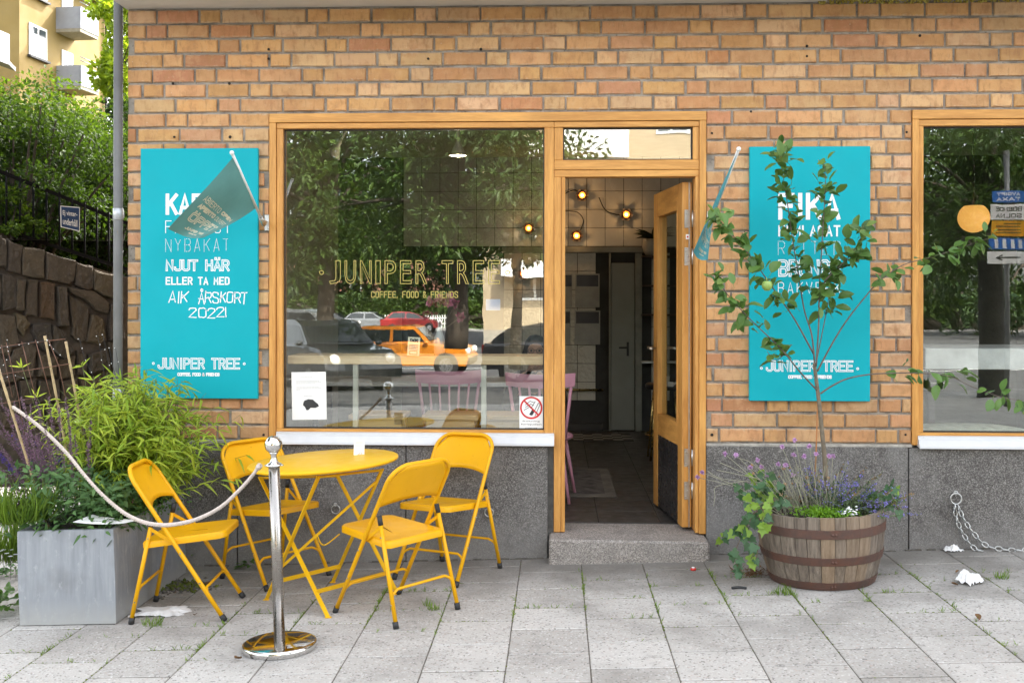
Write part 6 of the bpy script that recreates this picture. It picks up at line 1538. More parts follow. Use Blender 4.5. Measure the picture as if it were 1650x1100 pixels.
m = MB(); m.tube([(.178 * cos(t * pi / 10), .178 * sin(t * pi / 10), .22) for t in range(20)], .007, 6, closed=True); m.build('foot_ring', brass, r)
# window bar shelf with white posts
ya = .12; a = W(463, 574, ya); b = W(900, 588, ya); r = root('window_bar', 'pale wooden bar shelf running inside along the big window', 'shelf', ((a.x + b.x) / 2, ya, b.z)); m = MB(); hw_ = (b.x - a.x) / 2; m.box(-hw_, hw_ - .03, 0, .32, 0, .053, .003); m.build('board', pine_x, r)
for px in (572.5, 779.5): q_ = W(px, 600, ya + .02) - r.location; m = MB(); m.box(q_.x - .016, q_.x + .016, .02, .055, FZ - r.location.z, -.001, .002); m.build('post', M('post_paint%d' % px, (.42, .42, .36), .5), r)
# pink spindle back chairs
pink = M('pink_paint', (.62, .30, .40), .4, var=.04)
def pink_chair():
    r = root('pink_chair', 'x', 'chair', group='pink spindle back chairs'); m = MB(); n = 12; vs = []
    for j in (0, 1):
        for i in range(n + 1): t = i / n * 2 - 1; vs += [(t * .24, .20 + .05 * (1 - t * t) + j * .018, .80 + .015 * t * t), (t * .245, .215 + .05 * (1 - t * t) + j * .018, .895 + .012 * t * t)]
    k_ = 2 * (n + 1); m.add(vs, [[2 * i, 2 * i + 2, 2 * i + 3, 2 * i + 1] for i in range(n)] + [[k_ + 2 * i, k_ + 2 * i + 1, k_ + 2 * i + 3, k_ + 2 * i + 2] for i in range(n)] + [[2 * i + 1, 2 * i + 3, k_ + 2 * i + 3, k_ + 2 * i + 1] for i in range(n)] + [[2 * i, k_ + 2 * i, k_ + 2 * i + 2, 2 * i + 2] for i in range(n)] + [[0, 1, k_ + 1, k_], [2 * n, k_ + 2 * n, k_ + 2 * n + 1, 2 * n + 1]]); m.build('top_rail', pink, r)
    for i in range(7): t = i / 6 * 2 - 1; m = MB(); m.tube([(t * .17, .185, .455), (t * .215, .215 + .05 * (1 - t * t), .815)], .0085 if abs(t) < .9 else .012, 6); m.build('spindle', pink, r)
    m = MB(); m.lathe([(.0001, .425), (.19, .425), (.205, .435), (.208, .45), (.19, .462), (.0001, .458)], 24); m.build('seat', pink, r)
    for (sx_, sy_) in ((1, 1), (1, -1), (-1, 1), (-1, -1)): m = MB(); m.tube([(sx_ * .13, sy_ * .13, .43), (sx_ * .20, sy_ * .20, 0)], [.016, .011], 8); m.build('leg', pink, r)
    return r
pc = pink_chair(); pc['label'] = 'pink spindle back chair in the middle behind the window glass'
s_ = W(726, 640, 1.55); pc.location = (s_.x, 1.45, FZ); pc.rotation_euler = (0, 0, pi + .1)
p2_ = copy_tree(pc); p2_['label'] = 'pink spindle back chair half seen through the open door'; s_ = W(884, 640, 1.2); p2_.location = (s_.x - .03, 1.15, FZ); p2_.rotation_euler = (0, 0, pi - .12)
# wooden stools at the bar
def stool_w():
    r = root('wood_stool', 'x', 'stool', group='wooden stools under the window bar'); m = MB(); m.box(-.19, .19, -.16, .16, .60, .635, .006); m.build('seat', pine_x, r); m = MB(); m.box(-.16, .16, -.13, .13, .54, .60, .003); m.build('apron', pine_x, r)
    for (a_, b_) in ((1, 1), (1, -1), (-1, 1), (-1, -1)): m = MB(); m.bar((a_ * .14, b_ * .11, .60), (a_ * .19, b_ * .15, 0), .045, .03, (1, 0, 0)); m.build('leg', pine_z, r)
    return r
s0 = stool_w(); 
for i, (px, lab) in enumerate(((612, 'wooden stool under the window bar beside the first white post'), (728, 'wooden stool in front of the middle pink chair'), (822, 'wooden stool under the window bar behind the no smoking sign'))):
    o = s0 if i == 0 else copy_tree(s0); o['label'] = lab; q_ = W(px, 650, .82); o.location = (q_.x, .84, FZ)
# counter / table with bits in the back, dark
tabm = M('dark_table', (.05, .045, .04), .5); r = root('back_table', 'low pale table top behind the stools', 'table', (-1.2, 2.6, FZ)); m = MB(); m.box(-.9, 1.3, -.35, .35, .70, .735, .004); m.build('top', wht, r)
for (a_, b_) in ((-.8, -.28), (1.2, -.28), (-.8, .28), (1.2, .28)): m = MB(); m.box(a_ - .02, a_ + .02, b_ - .02, b_ + .02, 0, .70); m.build('leg', tabm, r)
# pendant spots
shade = M('cream_shade', (.55, .54, .47), .4); bulb = emit('pendant_bulb', (1, .78, .45), 1.5, (.9, .8, .6))
for i, (px, py, lit, lab) in enumerate([(738, 244, True, 'lit cone pendant lamp near the middle of the big window'), (538, 246, False, 'tilted unlit cone spot lamp at the upper left of the big window')]):
    p = W(px, py, .95); r = root('cone_lamp', lab, 'lamp', p, (0, 0 if lit else .5, 0), group='cone lamps inside the window'); m = MB(); m.lathe([(.060, -.03), (.056, -.02), (.03, .03), (.018, .06), (.016, .09), (.0001, .095)], 20); m.build('shade', shade, r); m = MB(); m.tube([(0, 0, .09), (0, 0, CZ - p.z)], .012, 8); m.build('stem', shade, r)
    m = MB(); m.ball((0, 0, -.008), .032, 12, 7); m.build('bulb', bulb if lit else shade, r)
    if lit: lamp_light(r, (0, 0, -.08), 2.0, (1.0, .80, .55), .04)
p = W(500, 214, .9); r = root('lamp_track', 'pale ceiling track above the cone lamps', 'track', p); m = MB(); m.box(-.3, 2.2, -.03, .03, .03, .075); m.build('rail', shade, r)
# thank-you card, vase, bottle, sticker
r, wd, h = sheet_thing('thank_you_card', 'cream card reading TACK standing on the window bar', 'card', 656, 543, 675.5, 573, .11, M('cream_paper', (.72, .66, .50), .8), .06); k = MB(); write(k, 'TACK!', -wd * .36, wd * .36, h * .74, h * .92, f2, 'solid', .006, 0, 0, .4)
for z in (.58, .5, .42, .34): ribbon(k, [(-wd * .36, z * h), (wd * .34, z * h)], .003, f2)
k.build('print', black_v, r); k = MB(); ribbon(k, [(-wd * .3, h * .08), (wd * .3, h * .08), (wd * .3, h * .26), (-wd * .3, h * .26), (-wd * .3, h * .08)], .004, f2); k.build('print', M('orange_print', (.6, .2, .05), .7), r)
r, wd, h = sheet_thing('blue_sticker', 'blue label in a clear pocket on the window pane', 'sticker', 783, 482, 806, 500, .0585, M('blue_label', (.06, .19, .42), .4))
p = W(708, 573, .26); r = root('flower_vase', 'glass bottle vase with pink flowers on the window bar', 'vase', p); m = MB(); m.lathe([(.035, 0), (.036, .09), (.03, .12), (.014, .17), (.011, .23)], 16); m.build('bottle', M('pale_bottle', (.35, .36, .34), .15), r); m = MB(); m2 = MB()
pk = [M('petal_dark', (.22, .03, .09), .6), M('petal_rose', (.45, .12, .22), .6)]
for i in range(11):
    e = Vector((rnd.gauss(0, .07), rnd.gauss(0, .05), rnd.uniform(.22, .38))); m2.tube([(0, 0, .15), e], .0025, 4)
    k = MB()
    for q in range(26): leaf(k, e, rdir(), rdir(), rnd.uniform(.02, .045), .03, 'dia')
    k.build('flower', pk[i % 2], r)
m2.build('stems', sal_s, r)
# globe lamp, table and cushion behind the second window
p = W(1569, 351, 1.1); r = root('globe_lamp', 'glowing amber globe pendant lamp in the second window', 'lamp', p); m = MB(); R_ = W(1594, 351, 1.1).x - p.x; m.lathe([(max(.0001, R_ * sin(a_)), -R_ * .97 * cos(a_)) for a_ in [pi * i / 20 for i in range(17)]], 28); m.build('globe', emit('amber_globe', (1.0, .46, .10), .12, (.75, .42, .12)), r); m = MB(); m.tube([(0, 0, R_ * .7), (0, 0, CZ - p.z)], .006, 6); m.build('cord', gasket, r)
p = W(1580, 592, .9); r = root('white_table', 'white table behind the second window', 'table', (p.x, 1.1, FZ)); m = MB(); m.box(-.42, .9, -.35, .35, p.z - .16, p.z - .02, .004); m.build('top', wht, r)
for a_ in (-.36, .84):
    for b_ in (-.28, .28): m = MB(); m.box(a_ - .02, a_ + .02, b_ - .02, b_ + .02, 0, p.z - .16); m.build('leg', tabm, r)
cu = M('patterned_cushion', (.42, .42, .32), .9, var=.25, scale=18); q_ = W(1560, 695, .40); r = root('seat_cushion', 'pale patterned cushion on the sill of the second window', 'cushion', (q_.x, .52, q_.z - .08)); m = MB(); m.lathe([(.0001, 0), (.30, .0), (.36, .04), (.33, .085), (.2, .11), (.0001, .115)], 28); c_ = m.build('pillow', cu, r); c_.scale = (1.25, .55, 1)
ib('bench', idoor, 2.05, 4.7, .33, .80, FZ, q_.z - .082, .004)
# seated guest: one skinned figure, hair and clothing as children
def skin(name, verts, edges, rad, mat, par, loc, sub=2, rootv=0):
    me = bpy.data.meshes.new(name); me.from_pydata(verts, edges, []); o = bpy.data.objects.new(name, me); COL.objects.link(o)
    sm_ = o.modifiers.new('s', 'SKIN'); 
    for i, r_ in enumerate(rad): me.skin_vertices[0].data[i].radius = (r_, r_) if not isinstance(r_, tuple) else r_
    me.skin_vertices[0].data[rootv].use_root = True
    o.modifiers.new('u', 'SUBSURF').levels = sub; o.modifiers['u'].render_levels = sub
    dg = bpy.context.evaluated_depsgraph_get(); m2 = bpy.data.meshes.new_from_object(o.evaluated_get(dg)); bpy.data.objects.remove(o)
    m2.materials.clear(); m2.materials.append(mat)
    for p_ in m2.polygons: p_.use_smooth = True
    return put(name, m2, par, loc)
hp_ = W(863, 568, 2.3); per = root('person', 'seated guest with dark hair, round glasses and black top behind the window', 'person', (hp_.x, 2.3, FZ)); hz_ = hp_.z - FZ
skinm = M('skin', (.42, .25, .17), .5, var=.06); blk = M('black_top', (.018, .018, .02), .8, var=.2)
dz_ = hz_ - 1.20
V = [(0, .05, .50), (0, .06, .72), (0, .05, .92 + dz_), (0, .02, 1.04 + dz_), (0, .0, 1.10 + dz_), (0, -.01, 1.16 + dz_), (0, -.02, 1.22 + dz_), (0, -.01, 1.29 + dz_),
     (.17, .04, .97 + dz_), (.22, -.10, .78 + dz_), (.07, -.22, .90 + dz_), (.03, -.17, 1.06 + dz_), (-.17, .04, .97 + dz_), (-.23, -.08, .76 + dz_), (-.10, -.26, .72 + dz_), (-.02, -.30, .72 + dz_),
     (.10, -.02, .50), (.12, -.40, .50), (.12, -.42, .08), (.12, -.52, .03), (-.10, -.02, .50), (-.12, -.40, .50), (-.12, -.42, .08), (-.12, -.52, .03)]
Ed = [(0, 1), (1, 2), (2, 3), (3, 4), (4, 5), (5, 6), (6, 7), (2, 8), (8, 9), (9, 10), (10, 11), (2, 12), (12, 13), (13, 14), (14, 15), (0, 16), (16, 17), (17, 18), (18, 19), (0, 20), (20, 21), (21, 22), (22, 23)]
Rr = [(.15, .11), (.14, .10), (.15, .10), (.075, .07), (.05, .05), (.065, .07), (.078, .09), (.07, .08), .06, .045, .034, .03, .06, .045, .034, .028, .085, .07, .05, .04, .085, .07, .05, .04]
skin('body', V, Ed, Rr, skinm, per, (0, 0, 0), 2, 0)
ce = [e for e in Ed if not any(i in (3, 4, 5, 6, 7, 11, 15) for i in e)]; idx = sorted({i for e in ce for i in e}); mp = {i: k_ for k_, i in enumerate(idx)}
rr_ = [tuple(v + .012 for v in (Rr[i] if isinstance(Rr[i], tuple) else (Rr[i], Rr[i]))) for i in idx]
skin('clothing', [V[i] for i in idx], [(mp[a_], mp[b_]) for a_, b_ in ce], rr_, blk, per, (0, 0, 0), 2, 0)
m = MB(); hc = Vector((0, .0, 1.225 + dz_)); hairm = M('black_hair', (.012, .010, .010), .45)
for i in range(420):
    a_ = rnd.uniform(-.15 * pi, 1.15 * pi); e_ = rnd.uniform(.0, 1.0); s0 = hc + Vector((cos(a_) * .085 * cos(e_), sin(a_) * .095 * cos(e_) + .005, .10 * sin(e_) + .03)); leaf(m, s0, Vector((cos(a_) * .25, sin(a_) * .25 + .05, -1)), Vector((cos(a_), sin(a_), .2)), rnd.uniform(.08, .20), .03, 'blade', .1, -.02)
m.lathe([(.0001, .125), (.05, .112), (.085, .07), (.094, .02), (.09, -.02)], 20, 0, (hc.x, hc.y + .018, hc.z)); m.build('hair', hairm, per)
m = MB(); fy = -.098
for s in (-1, 1): m.tube([(s * .034 + .024 * cos(t * pi / 8), fy - .008, hc.z - .005 + .022 * sin(t * pi / 8)) for t in range(16)], .0022, 5, closed=True); m.tube([(s * .058, fy - .006, hc.z), (s * .082, 0, hc.z + .005)], .002, 5)
m.tube([(-.010, fy - .008, hc.z), (.010, fy - .008, hc.z)], .002, 5); m.build('glasses', gasket, per)
m = MB()
for s in (-1, 1): m.ball((s * .032, fy + .012, hc.z - .004), .010, 8, 5)
m.build('eyes', gasket, per); m = MB(); m.tube([(0, fy + .006, hc.z - .005), (0, fy - .012, hc.z - .032), (0, fy + .004, hc.z - .04)], [.006, .011, .008], 7); m.build('nose', skinm, per); m = MB(); m.tube([(-.022, fy + .006, hc.z - .062), (0, fy - .002, hc.z - .060), (.022, fy + .006, hc.z - .062)], [.003, .007, .003], 6, flat=.6); m.build('lips', M('lips', (.32, .12, .10), .5), per)
for (hx, hy, hzz, dx) in ((.03, -.17, 1.06 + dz_, Vector((-.25, -.1, .95))), (-.02, -.30, .72 + dz_, Vector((.9, -.2, -.1)))):
    b_ = Vector((hx, hy, hzz)); d_ = dx.normalized(); s_2 = d_.cross(Vector((0, -1, 0))).normalized(); m = MB()
    for k_, (o_, L_) in enumerate(((-.027, .062), (-.009, .072), (.009, .068), (.026, .055))): q0 = b_ + s_2 * o_ + d_ * .02; m.tube([q0, q0 + d_ * L_ * .5, q0 + d_ * L_ * .8 + Vector((0, .012, 0)), q0 + d_ * L_ * .95 + Vector((0, .026, 0))], [.0088, .0082, .0075, .0062], 7)
    m.tube([b_ - s_2 * .02, b_ - s_2 * .045 + d_ * .02, b_ - s_2 * .05 + d_ * .05], [.011, .0095, .0075], 7); m.build('fingers', skinm, per)

# ================================================================== THE OPEN DOOR LEAF
dr = empty('door', cafe, (0.800, 0.085, 0)); h0 = Vector((0.764, 0.123)); h1 = Vector((0.678, 0.774)); ang = atan2(h1.y - h0.y, h1.x - h0.x)
dr.location = (0.822, 0.118, 0); dr.rotation_euler = (0, 0, ang)          # local +x runs from the hinge into the room
DW, DT = .80, .058; z0, z1 = .175, 2.285
def db(name, mat, x0, x1, a, b, zz0, zz1, bb=.002): m = MB(); m.box(x0, x1, a, b, zz0, zz1, bb); return m.build(name, mat, dr)
zm = 1.0
db('stile', oak_z, 0, .115, 0, DT, z0, z1); db('stile', oak_z, DW - .115, DW, 0, DT, z0, z1); db('rail', oak_y, .116, DW - .116, 0, DT, z1 - .16, z1); db('rail', oak_y, .116, DW - .116, .001, DT - .001, .66, .80)
db('bead', oak_z, .1165, .14, -.004, DT + .004, .801, z1 - .161); db('bead', oak_z, DW - .14, DW - .1165, -.004, DT + .004, .801, z1 - .161)
db('pane', glass_thin, .141, DW - .141, DT * .5 - .003, DT * .5 + .003, .803, z1 - .163, 0); db('kick_panel', M('dark_panel', (.035, .032, .032), .25, var=.2), .117, DW - .117, .004, DT - .004, z0 + .002, .659, .002)
db('edge_strip', alu2, -.0035, -.0005, DT * .18, DT * .36, z0, z1, 0); db('edge_strip', M('pale_strip', (.62, .60, .54), .5), DW + .0005, DW + .012, .004, DT - .004, z0, z1, 0)
for z in (2.06, 1.83, .60, .40):
    m = MB(); m.box(-.005, -.0036, .012, .046, z - .055, z + .055); m.tube([(-.006, -.004, z - .05), (-.006, -.004, z + .05)], .007, 8)
    for dz2 in (-.035, 0, .035): m.ball((-.006, .03 + (.006 if dz2 else -.004), z + dz2), .0045, 6, 4)
    m.build('hinge', alu2, dr)
m = MB(); m.box(-.0052, -.0036, .016, .038, 1.935, 1.965); st_ = m.build('sticker', white_v, dr); m = MB(); m.ball((-.0055, .027, 1.95), .006, 8, 4); m.build('sticker_dot', red_v, dr)
m = MB(); p = Vector((DW - .06, 0, 1.24)); m.tube([p, p + Vector((0, -.05, 0)), p + Vector((-.11, -.055, 0))], .009, 8); m.tube([p + Vector((0, DT, 0)), p + Vector((0, DT + .05, 0)), p + Vector((-.11, DT + .055, 0))], .009, 8); m.box(p.x - .02, p.x + .02, -.006, -.001, 1.14, 1.28); m.build('handle', alu2, dr)
# ================================================================== THE STREET OPPOSITE (seen in the panes and the chrome)
YM = 0.052
def RF(px, py, Y):
    """where the thing stands whose mirror image shows at this pixel, Y metres behind the pane"""
    p = W(px, py, Y + YM); return Vector((p.x, -Y + YM, p.z))
def rz(y): return gz(0) - .13 - .031 * min(18.0, max(0, -y - 10.0))
def roadmat():
    m, N, L, B = newmat('asphalt'); g = N.new('ShaderNodeNewGeometry').outputs['Position']
    c = mixc(N, L, (.045, .045, .046), (.10, .098, .095), maprange(N, L, noise(N, L, g, 1.2, 5), .35, .7)); c = mixc(N, L, c, (.2, .2, .19), maprange(N, L, noise(N, L, g, 160, 2), .62, .75, 0, .6))
    L.new(c, B.inputs['Base Color']); B.inputs['Roughness'].default_value = .85; return m
road_m = roadmat(); grass_m = M('lawn', (.06, .11, .02), .95, var=.4, scale=2, bmp=.5, bscale=30); kerb_m = M('kerb_granite', (.30, .29, .28), .85, var=.25, scale=30)
road = sheet('road', -90, 90, -72, -10.15, road_m, 0, 4, 48, lambda x, y: rz(y))
m = MB()
for i in range(40): x = -40 + i * 2.0; m.box(x, x + 1.99, -10.15, -10.0, -.3 + gz(max(-14, min(16, x))), gz(max(-14, min(16, x))) + .004, .015)
m.build('kerb', kerb_m)['kind'] = 'structure'
m = MB()
for i in range(44): x = -44 + i * 2.0; m.box(x, x + 1.99, -72.2, -72.0, rz(-31) - .2, rz(-31) + .13, .015)
m.build('far_kerb', kerb_m)['kind'] = 'structure'
sheet('far_pavement', -90, 90, -75, -72.2, farpave_m, .12, 1, 1, lambda x, y: rz(-31)); sheet('lawn', -90, 90, -110, -75, grass_m, .12, 8, 6, lambda x, y: rz(-31) + .1 * max(0, -y - 78))
sheet('ground', -700, 700, -700, 700, grass_m, -3.4, 1, 1, lambda x, y: 0)
mk = M('road_paint', (.62, .62, .60), .7, var=.2, scale=20)
for i in range(22):
    x = -44 + i * 4; mm = sheet('road_marking', x, x + 1.6, -20.1, -19.98, mk, .006, 1, 1, lambda x_, y_: rz(y_))
sheet('edge_line', -60, 60, -29.2, -29.0, mk, .006, 1, 1, lambda x_, y_: rz(y_))
# cars
tyre = M('tyre', (.02, .02, .02), .8); rimm = M('alloy', (.5, .5, .5), .3, .9); cglass = M('car_glass', (.02, .025, .028), .05, spec=.9, var=.3, scale=.5); lampc = M('head_lamp', (.75, .75, .72), .12); tailc = M('tail_lamp', (.4, .01, .01), .2); trimc = M('car_trim', (.02, .02, .02), .5)
PROF = {   # (x, z) of belt and roof, in metres for a 4.3 m car, nose at +x
 'estate': dict(body=[(-2.15, .38), (-2.18, .62), (-2.12, .95), (-1.2, 1.0), (.75, .98), (1.75, .88), (2.08, .74), (2.15, .5), (2.1, .3), (-2.1, .3)], roof=[(-2.06, .95), (-1.86, 1.38), (-1.2, 1.48), (.0, 1.48), (.35, 1.40), (1.0, .97)], wb=1.30),
 'small': dict(body=[(-1.83, .38), (-1.88, .62), (-1.82, .92), (-1.0, .97), (.55, .96), (1.35, .92), (1.75, .78), (1.86, .52), (1.8, .3), (-1.8, .3)], roof=[(-1.74, .92), (-1.50, 1.32), (-1.2, 1.40), (.0, 1.41), (.25, 1.37), (.72, .96)], wb=1.22),
 'hatch': dict(body=[(-2.0, .38), (-2.05, .62), (-1.98, .93), (-1.1, .98), (.7, .95), (1.6, .84), (1.98, .70), (2.05, .48), (2.0, .3), (-2.0, .3)], roof=[(-1.85, .95), (-1.35, 1.36), (-.7, 1.45), (.05, 1.44), (.35, 1.36), (1.05, .95)], wb=1.27),
 'van': dict(body=[(-2.2, .40), (-2.25, .7), (-2.22, 1.1), (-1.2, 1.12), (1.2, 1.1), (1.9, 1.0), (2.2, .82), (2.25, .5), (2.2, .3), (-2.2, .3)], roof=[(-2.2, 1.1), (-2.12, 1.75), (-1.9, 1.85), (.5, 1.85), (.85, 1.76), (1.55, 1.09)], wb=1.40)}
def carpaint(n, c):
    m, N, L, B = newmat(n); B.inputs['Base Color'].default_value = (*c, 1); B.inputs['Roughness'].default_value = .3; B.inputs['Coat Weight'].default_value = .8; B.inputs['Coat Roughness'].default_value = .04; return m
def car(name, label, loc, yaw, kind, paint, hw=.86, group='parked cars across the street', roofp=None):
    r = root(name, label, 'car', loc, (0, 0, yaw), group); D_ = PROF[kind]; m = MB(); b = D_['body']; n = len(b); secs = [(-hw, .90, .06), (-hw + .05, 1, 0), (-hw * .5, 1, 0), (hw * .5, 1, 0), (hw - .05, 1, 0), (hw, .90, .06)]
    vs = []; cx = sum(p[0] for p in b) / n
    for (y, s_, dz) in secs: vs += [(cx + (p[0] - cx) * (s_ * .03 + .97), y, max(.3, p[1] - (dz if p[1] > .8 else 0))) for p in b]
    m.add(vs, [[k * n + i, k * n + (i + 1) % n, (k + 1) * n + (i + 1) % n, (k + 1) * n + i] for k in range(len(secs) - 1) for i in range(n)] + [list(range(n))[::-1], [(len(secs) - 1) * n + i for i in range(n)]]); body = m.build('body', paint, r)
    m = MB(); q = D_['roof']; n = len(q); z0, z1 = q[0][1], max(p[1] for p in q); vs = []
    for s in (-1, 1): vs += [(p[0], s * (hw - .07 - .16 * (p[1] - z0) / (z1 - z0)), p[1]) for p in q]
    m.add(vs, [list(range(n))[::-1], list(range(n, 2 * n))] + [[i, i + 1, i + 1 + n, i + n] for i in range(n - 1)]); cab = m.build('cabin', roofp or paint, r)
    # glazing, a little proud of the cabin
    def gl(pts, name='side_window'):
        for s in (-1, 1):
            k = MB(); k.add([(p[0], s * (hw - .064 - .16 * (p[1] - z0) / (z1 - z0)), p[1]) for p in pts], [list(range(len(pts)))[::s]]); k.build(name, cglass, cab)
    (xa, za), (xb, zb), (xe, ze), (xf, zf) = q[0], q[1], q[-2], q[-1]
    zb2 = z1 - .10; t = lambda p, q_, z: p[0] + (q_[0] - p[0]) * (z - p[1]) / (q_[1] - p[1])
    xl0, xl1 = t(q[0], q[1], z0 + .06) + .12, t(q[0], q[1], min(zb2, q[1][1])) + .14; xr0, xr1 = t(q[-1], q[-2], z0 + .06) - .14, t(q[-1], q[-2], min(zb2, q[-2][1])) - .10; xm = (xl0 + xr0) / 2 + .1
    if kind != 'van': gl([(xl0, z0 + .06), (xm - .05, z0 + .06), (xm - .05, zb2), (xl1, zb2)])
    gl([(xm + .05, z0 + .06), (xr0, z0 + .06), (xr1, zb2), (xm + .05, zb2)])
    for (p, q_, nm) in ((q[-1], q[-2], 'windscreen'), (q[0], q[1], 'rear_window')):
        k = MB(); o = .012 if nm == 'windscreen' else -.012; f = lambda u, s: (p[0] + (q_[0] - p[0]) * u + o, s * (hw - .16 - .14 * ((p[1] + (q_[1] - p[1]) * u) - z0) / (z1 - z0)), p[1] + (q_[1] - p[1]) * u + .006); k.add([f(.1, -1), f(.1, 1), f(.93, 1), f(.93, -1)], [[0, 1, 2, 3] if o > 0 else [3, 2, 1, 0]]); k.build(nm, cglass, cab)
    wb = D_['wb']; wr = .31
    for sx_ in (-1, 1):
        for s in (-1, 1):
            m = MB(); m.lathe([(.0001, -.10), (wr - .03, -.10), (wr, -.08), (wr, .08), (wr - .03, .10), (.2, .10)], 20, 0, (sx_ * wb, s * (hw - .09), wr), axis=(0, s, 0)); w_ = m.build('wheel', tyre, r); m = MB(); m.lathe([(.20, .101), (.19, .085), (.06, .075), (.05, .10), (.0001, .102)], 12, 0, (sx_ * wb, s * (hw - .09), wr), axis=(0, s, 0)); m.build('rim', rimm, w_)
            m = MB(); m.lathe([(wr + .055, .0), (wr + .055, .012), (wr + .01, .014)], 20, 0, (sx_ * wb, s * (hw - .008), wr), axis=(0, s, 0)); m.build('wheel_arch', trimc, r)
    xf_ = max(p[0] for p in b); xb_ = min(p[0] for p in b)
    for s in (-1, 1):
        m = MB(); m.ball((xf_ - .10, s * (hw - .24), .70), .12, 12, 6); m.build('headlight', lampc, r); m = MB(); m.box(xb_ - .0, xb_ + .07, s * (hw - .16) - .09, s * (hw - .16) + .09, .68, .90, .01); m.build('tail_light', tailc, r); m = MB(); m.ball((q[-1][0] - .10, s * (hw + .07), z0 + .05), .085, 8, 5, sz=.7); m.build('mirror', paint, r)
    m = MB(); m.box(xf_ - .06, xf_ + .012, -hw * .8, hw * .8, .33, .50, .02); m.box(xb_ - .012, xb_ + .06, -hw * .8, hw * .8, .33, .48, .02); m.build('bumper', trimc, r)
    return r
orange = carpaint('orange_paint', (.62, .20, .012)); darkp = carpaint('charcoal_paint', (.022, .025, .028)); redp = carpaint('red_paint', (.34, .012, .012)); blackp = carpaint('black_paint', (.012, .013, .015)); greyp = carpaint('silver_paint', (.22, .23, .24)); whitep = carpaint('white_car_paint', (.62, .62, .62))
def park(name, label, px, py, Y, yaw, kind, paint, **k):
    p = RF(px, py, Y); z = rz(p.y); return car(name, label, (p.x, p.y, z), yaw, kind, paint, **k)
park('small_car', 'small orange car mirrored in the big window pane', 662, 600, 25, .08, 'small', orange)
park('dark_estate', 'charcoal estate car mirrored in the window in front of the orange one', 520, 640, 17, .95, 'estate', darkp)
park('red_car', 'red hatchback mirrored beyond the orange car', 664, 545, 68, .03, 'hatch', redp)
park('black_car', 'black estate car mirrored at the far kerb', 535, 545, 68, .03, 'estate', blackp)
park('silver_car', 'silver grey hatchback mirrored between the black and the red car', 598, 545, 68.2, .03, 'hatch', greyp)
park('white_van', 'white van mirrored at the left edge of the big window', 468, 575, 22, .1, 'van', whitep)
park('dark_hatchback', 'dark hatchback mirrored at the right edge of the big window', 910, 600, 21, .05, 'hatch', blackp)
# street trees and hedge
rt_m = [leafmat('street_leaf_a', (.022, .055, .009), (.07, .125, .018), .5, .3), leafmat('street_leaf_b', (.032, .072, .009), (.09, .15, .022), .5, .35), leafmat('street_leaf_c', (.014, .036, .009), (.034, .066, .014), .5, .2)]
stg = 'street trees mirrored in the windows'
def stree(label, px, py, Y, rx, rz_, n, ls, mat, trunk):
    return shrub(label, RF(px, py, Y), rx, rx * .8, rz_, n, ls, mat, name='street_tree', cat='tree', group=stg, trunk=trunk, shell=.35, asp=.45)
stree('leafy street tree mirrored over the middle of the big window', 735, 275, 14, 3.0, 1.9, 16000, .17, rt_m[0], 3.4)
stree('leafy street tree mirrored at the left of the big window', 520, 290, 20, 3.4, 3.0, 14000, .22, rt_m[1], 4.5)
stree('dark tree mirrored deep behind the lettering', 640, 380, 82, 13.0, 9.0, 12000, .7, rt_m[2], 5.0)
stree('dark tree mirrored behind the left parked cars', 490, 400, 80, 9.0, 8.0, 10000, .7, rt_m[2], 5.0)
stree('leafy branch crown mirrored in front of the beige house', 830, 300, 17, 1.9, 1.5, 6500, .18, rt_m[1], 4.0)
stree('big tree with dark trunk mirrored in the second window', 1596, 290, 9, 2.1, 1.35, 11000, .13, rt_m[0], 2.5)
stree('tree mirrored deep in the second window', 1530, 380, 80, 13.0, 10.0, 12000, .7, rt_m[1], 6.0)
stree('dark tree mirrored at the far edge of the second window', 1690, 370, 60, 9.0, 9.0, 10000, .55, rt_m[2], 6.0)
shrub('clipped hedge mirrored behind the parked cars', RF(620, 505, 77), 22, 1.2, 1.6, 14000, .35, rt_m[1], name='hedge', cat='hedge', shell=.3)
shrub('hedge mirrored behind the street sign', RF(1560, 500, 74), 18, 1.4, 2.4, 12000, .35, rt_m[0], name='hedge', cat='hedge', shell=.3)
# big dark trunk close to the kerb
tk_ = RF(1596, 592, 9); r = root('bare_street_tree', 'thick dark street tree trunk mirrored in the second window', 'tree', (tk_.x, tk_.y, gz(tk_.x))); m = MB(); P = [(0, 0, -.05), (.02, 0, .4), (0, 0, 1.4), (-.03, 0, 2.4), (.0, 0, 3.2)]; m.tube(smooth_path(P, 4), [.19 - .05 * i / 16 for i in range(17)], 12)
for e in ((-1.4, .3, 3.4), (.9, -.2, 3.6), (-.9, -.4, 3.0)): m.tube(smooth_path([(0, 0, 1.9), (e[0] * .5, e[1] * .5, 2.45), e], 4), [.07 - .05 * i / 8 for i in range(9)], 7)
m.build('trunk', M('dark_bark', (.03, .025, .022), .9, bmp=.9, bscale=25, bdist=.03), r)
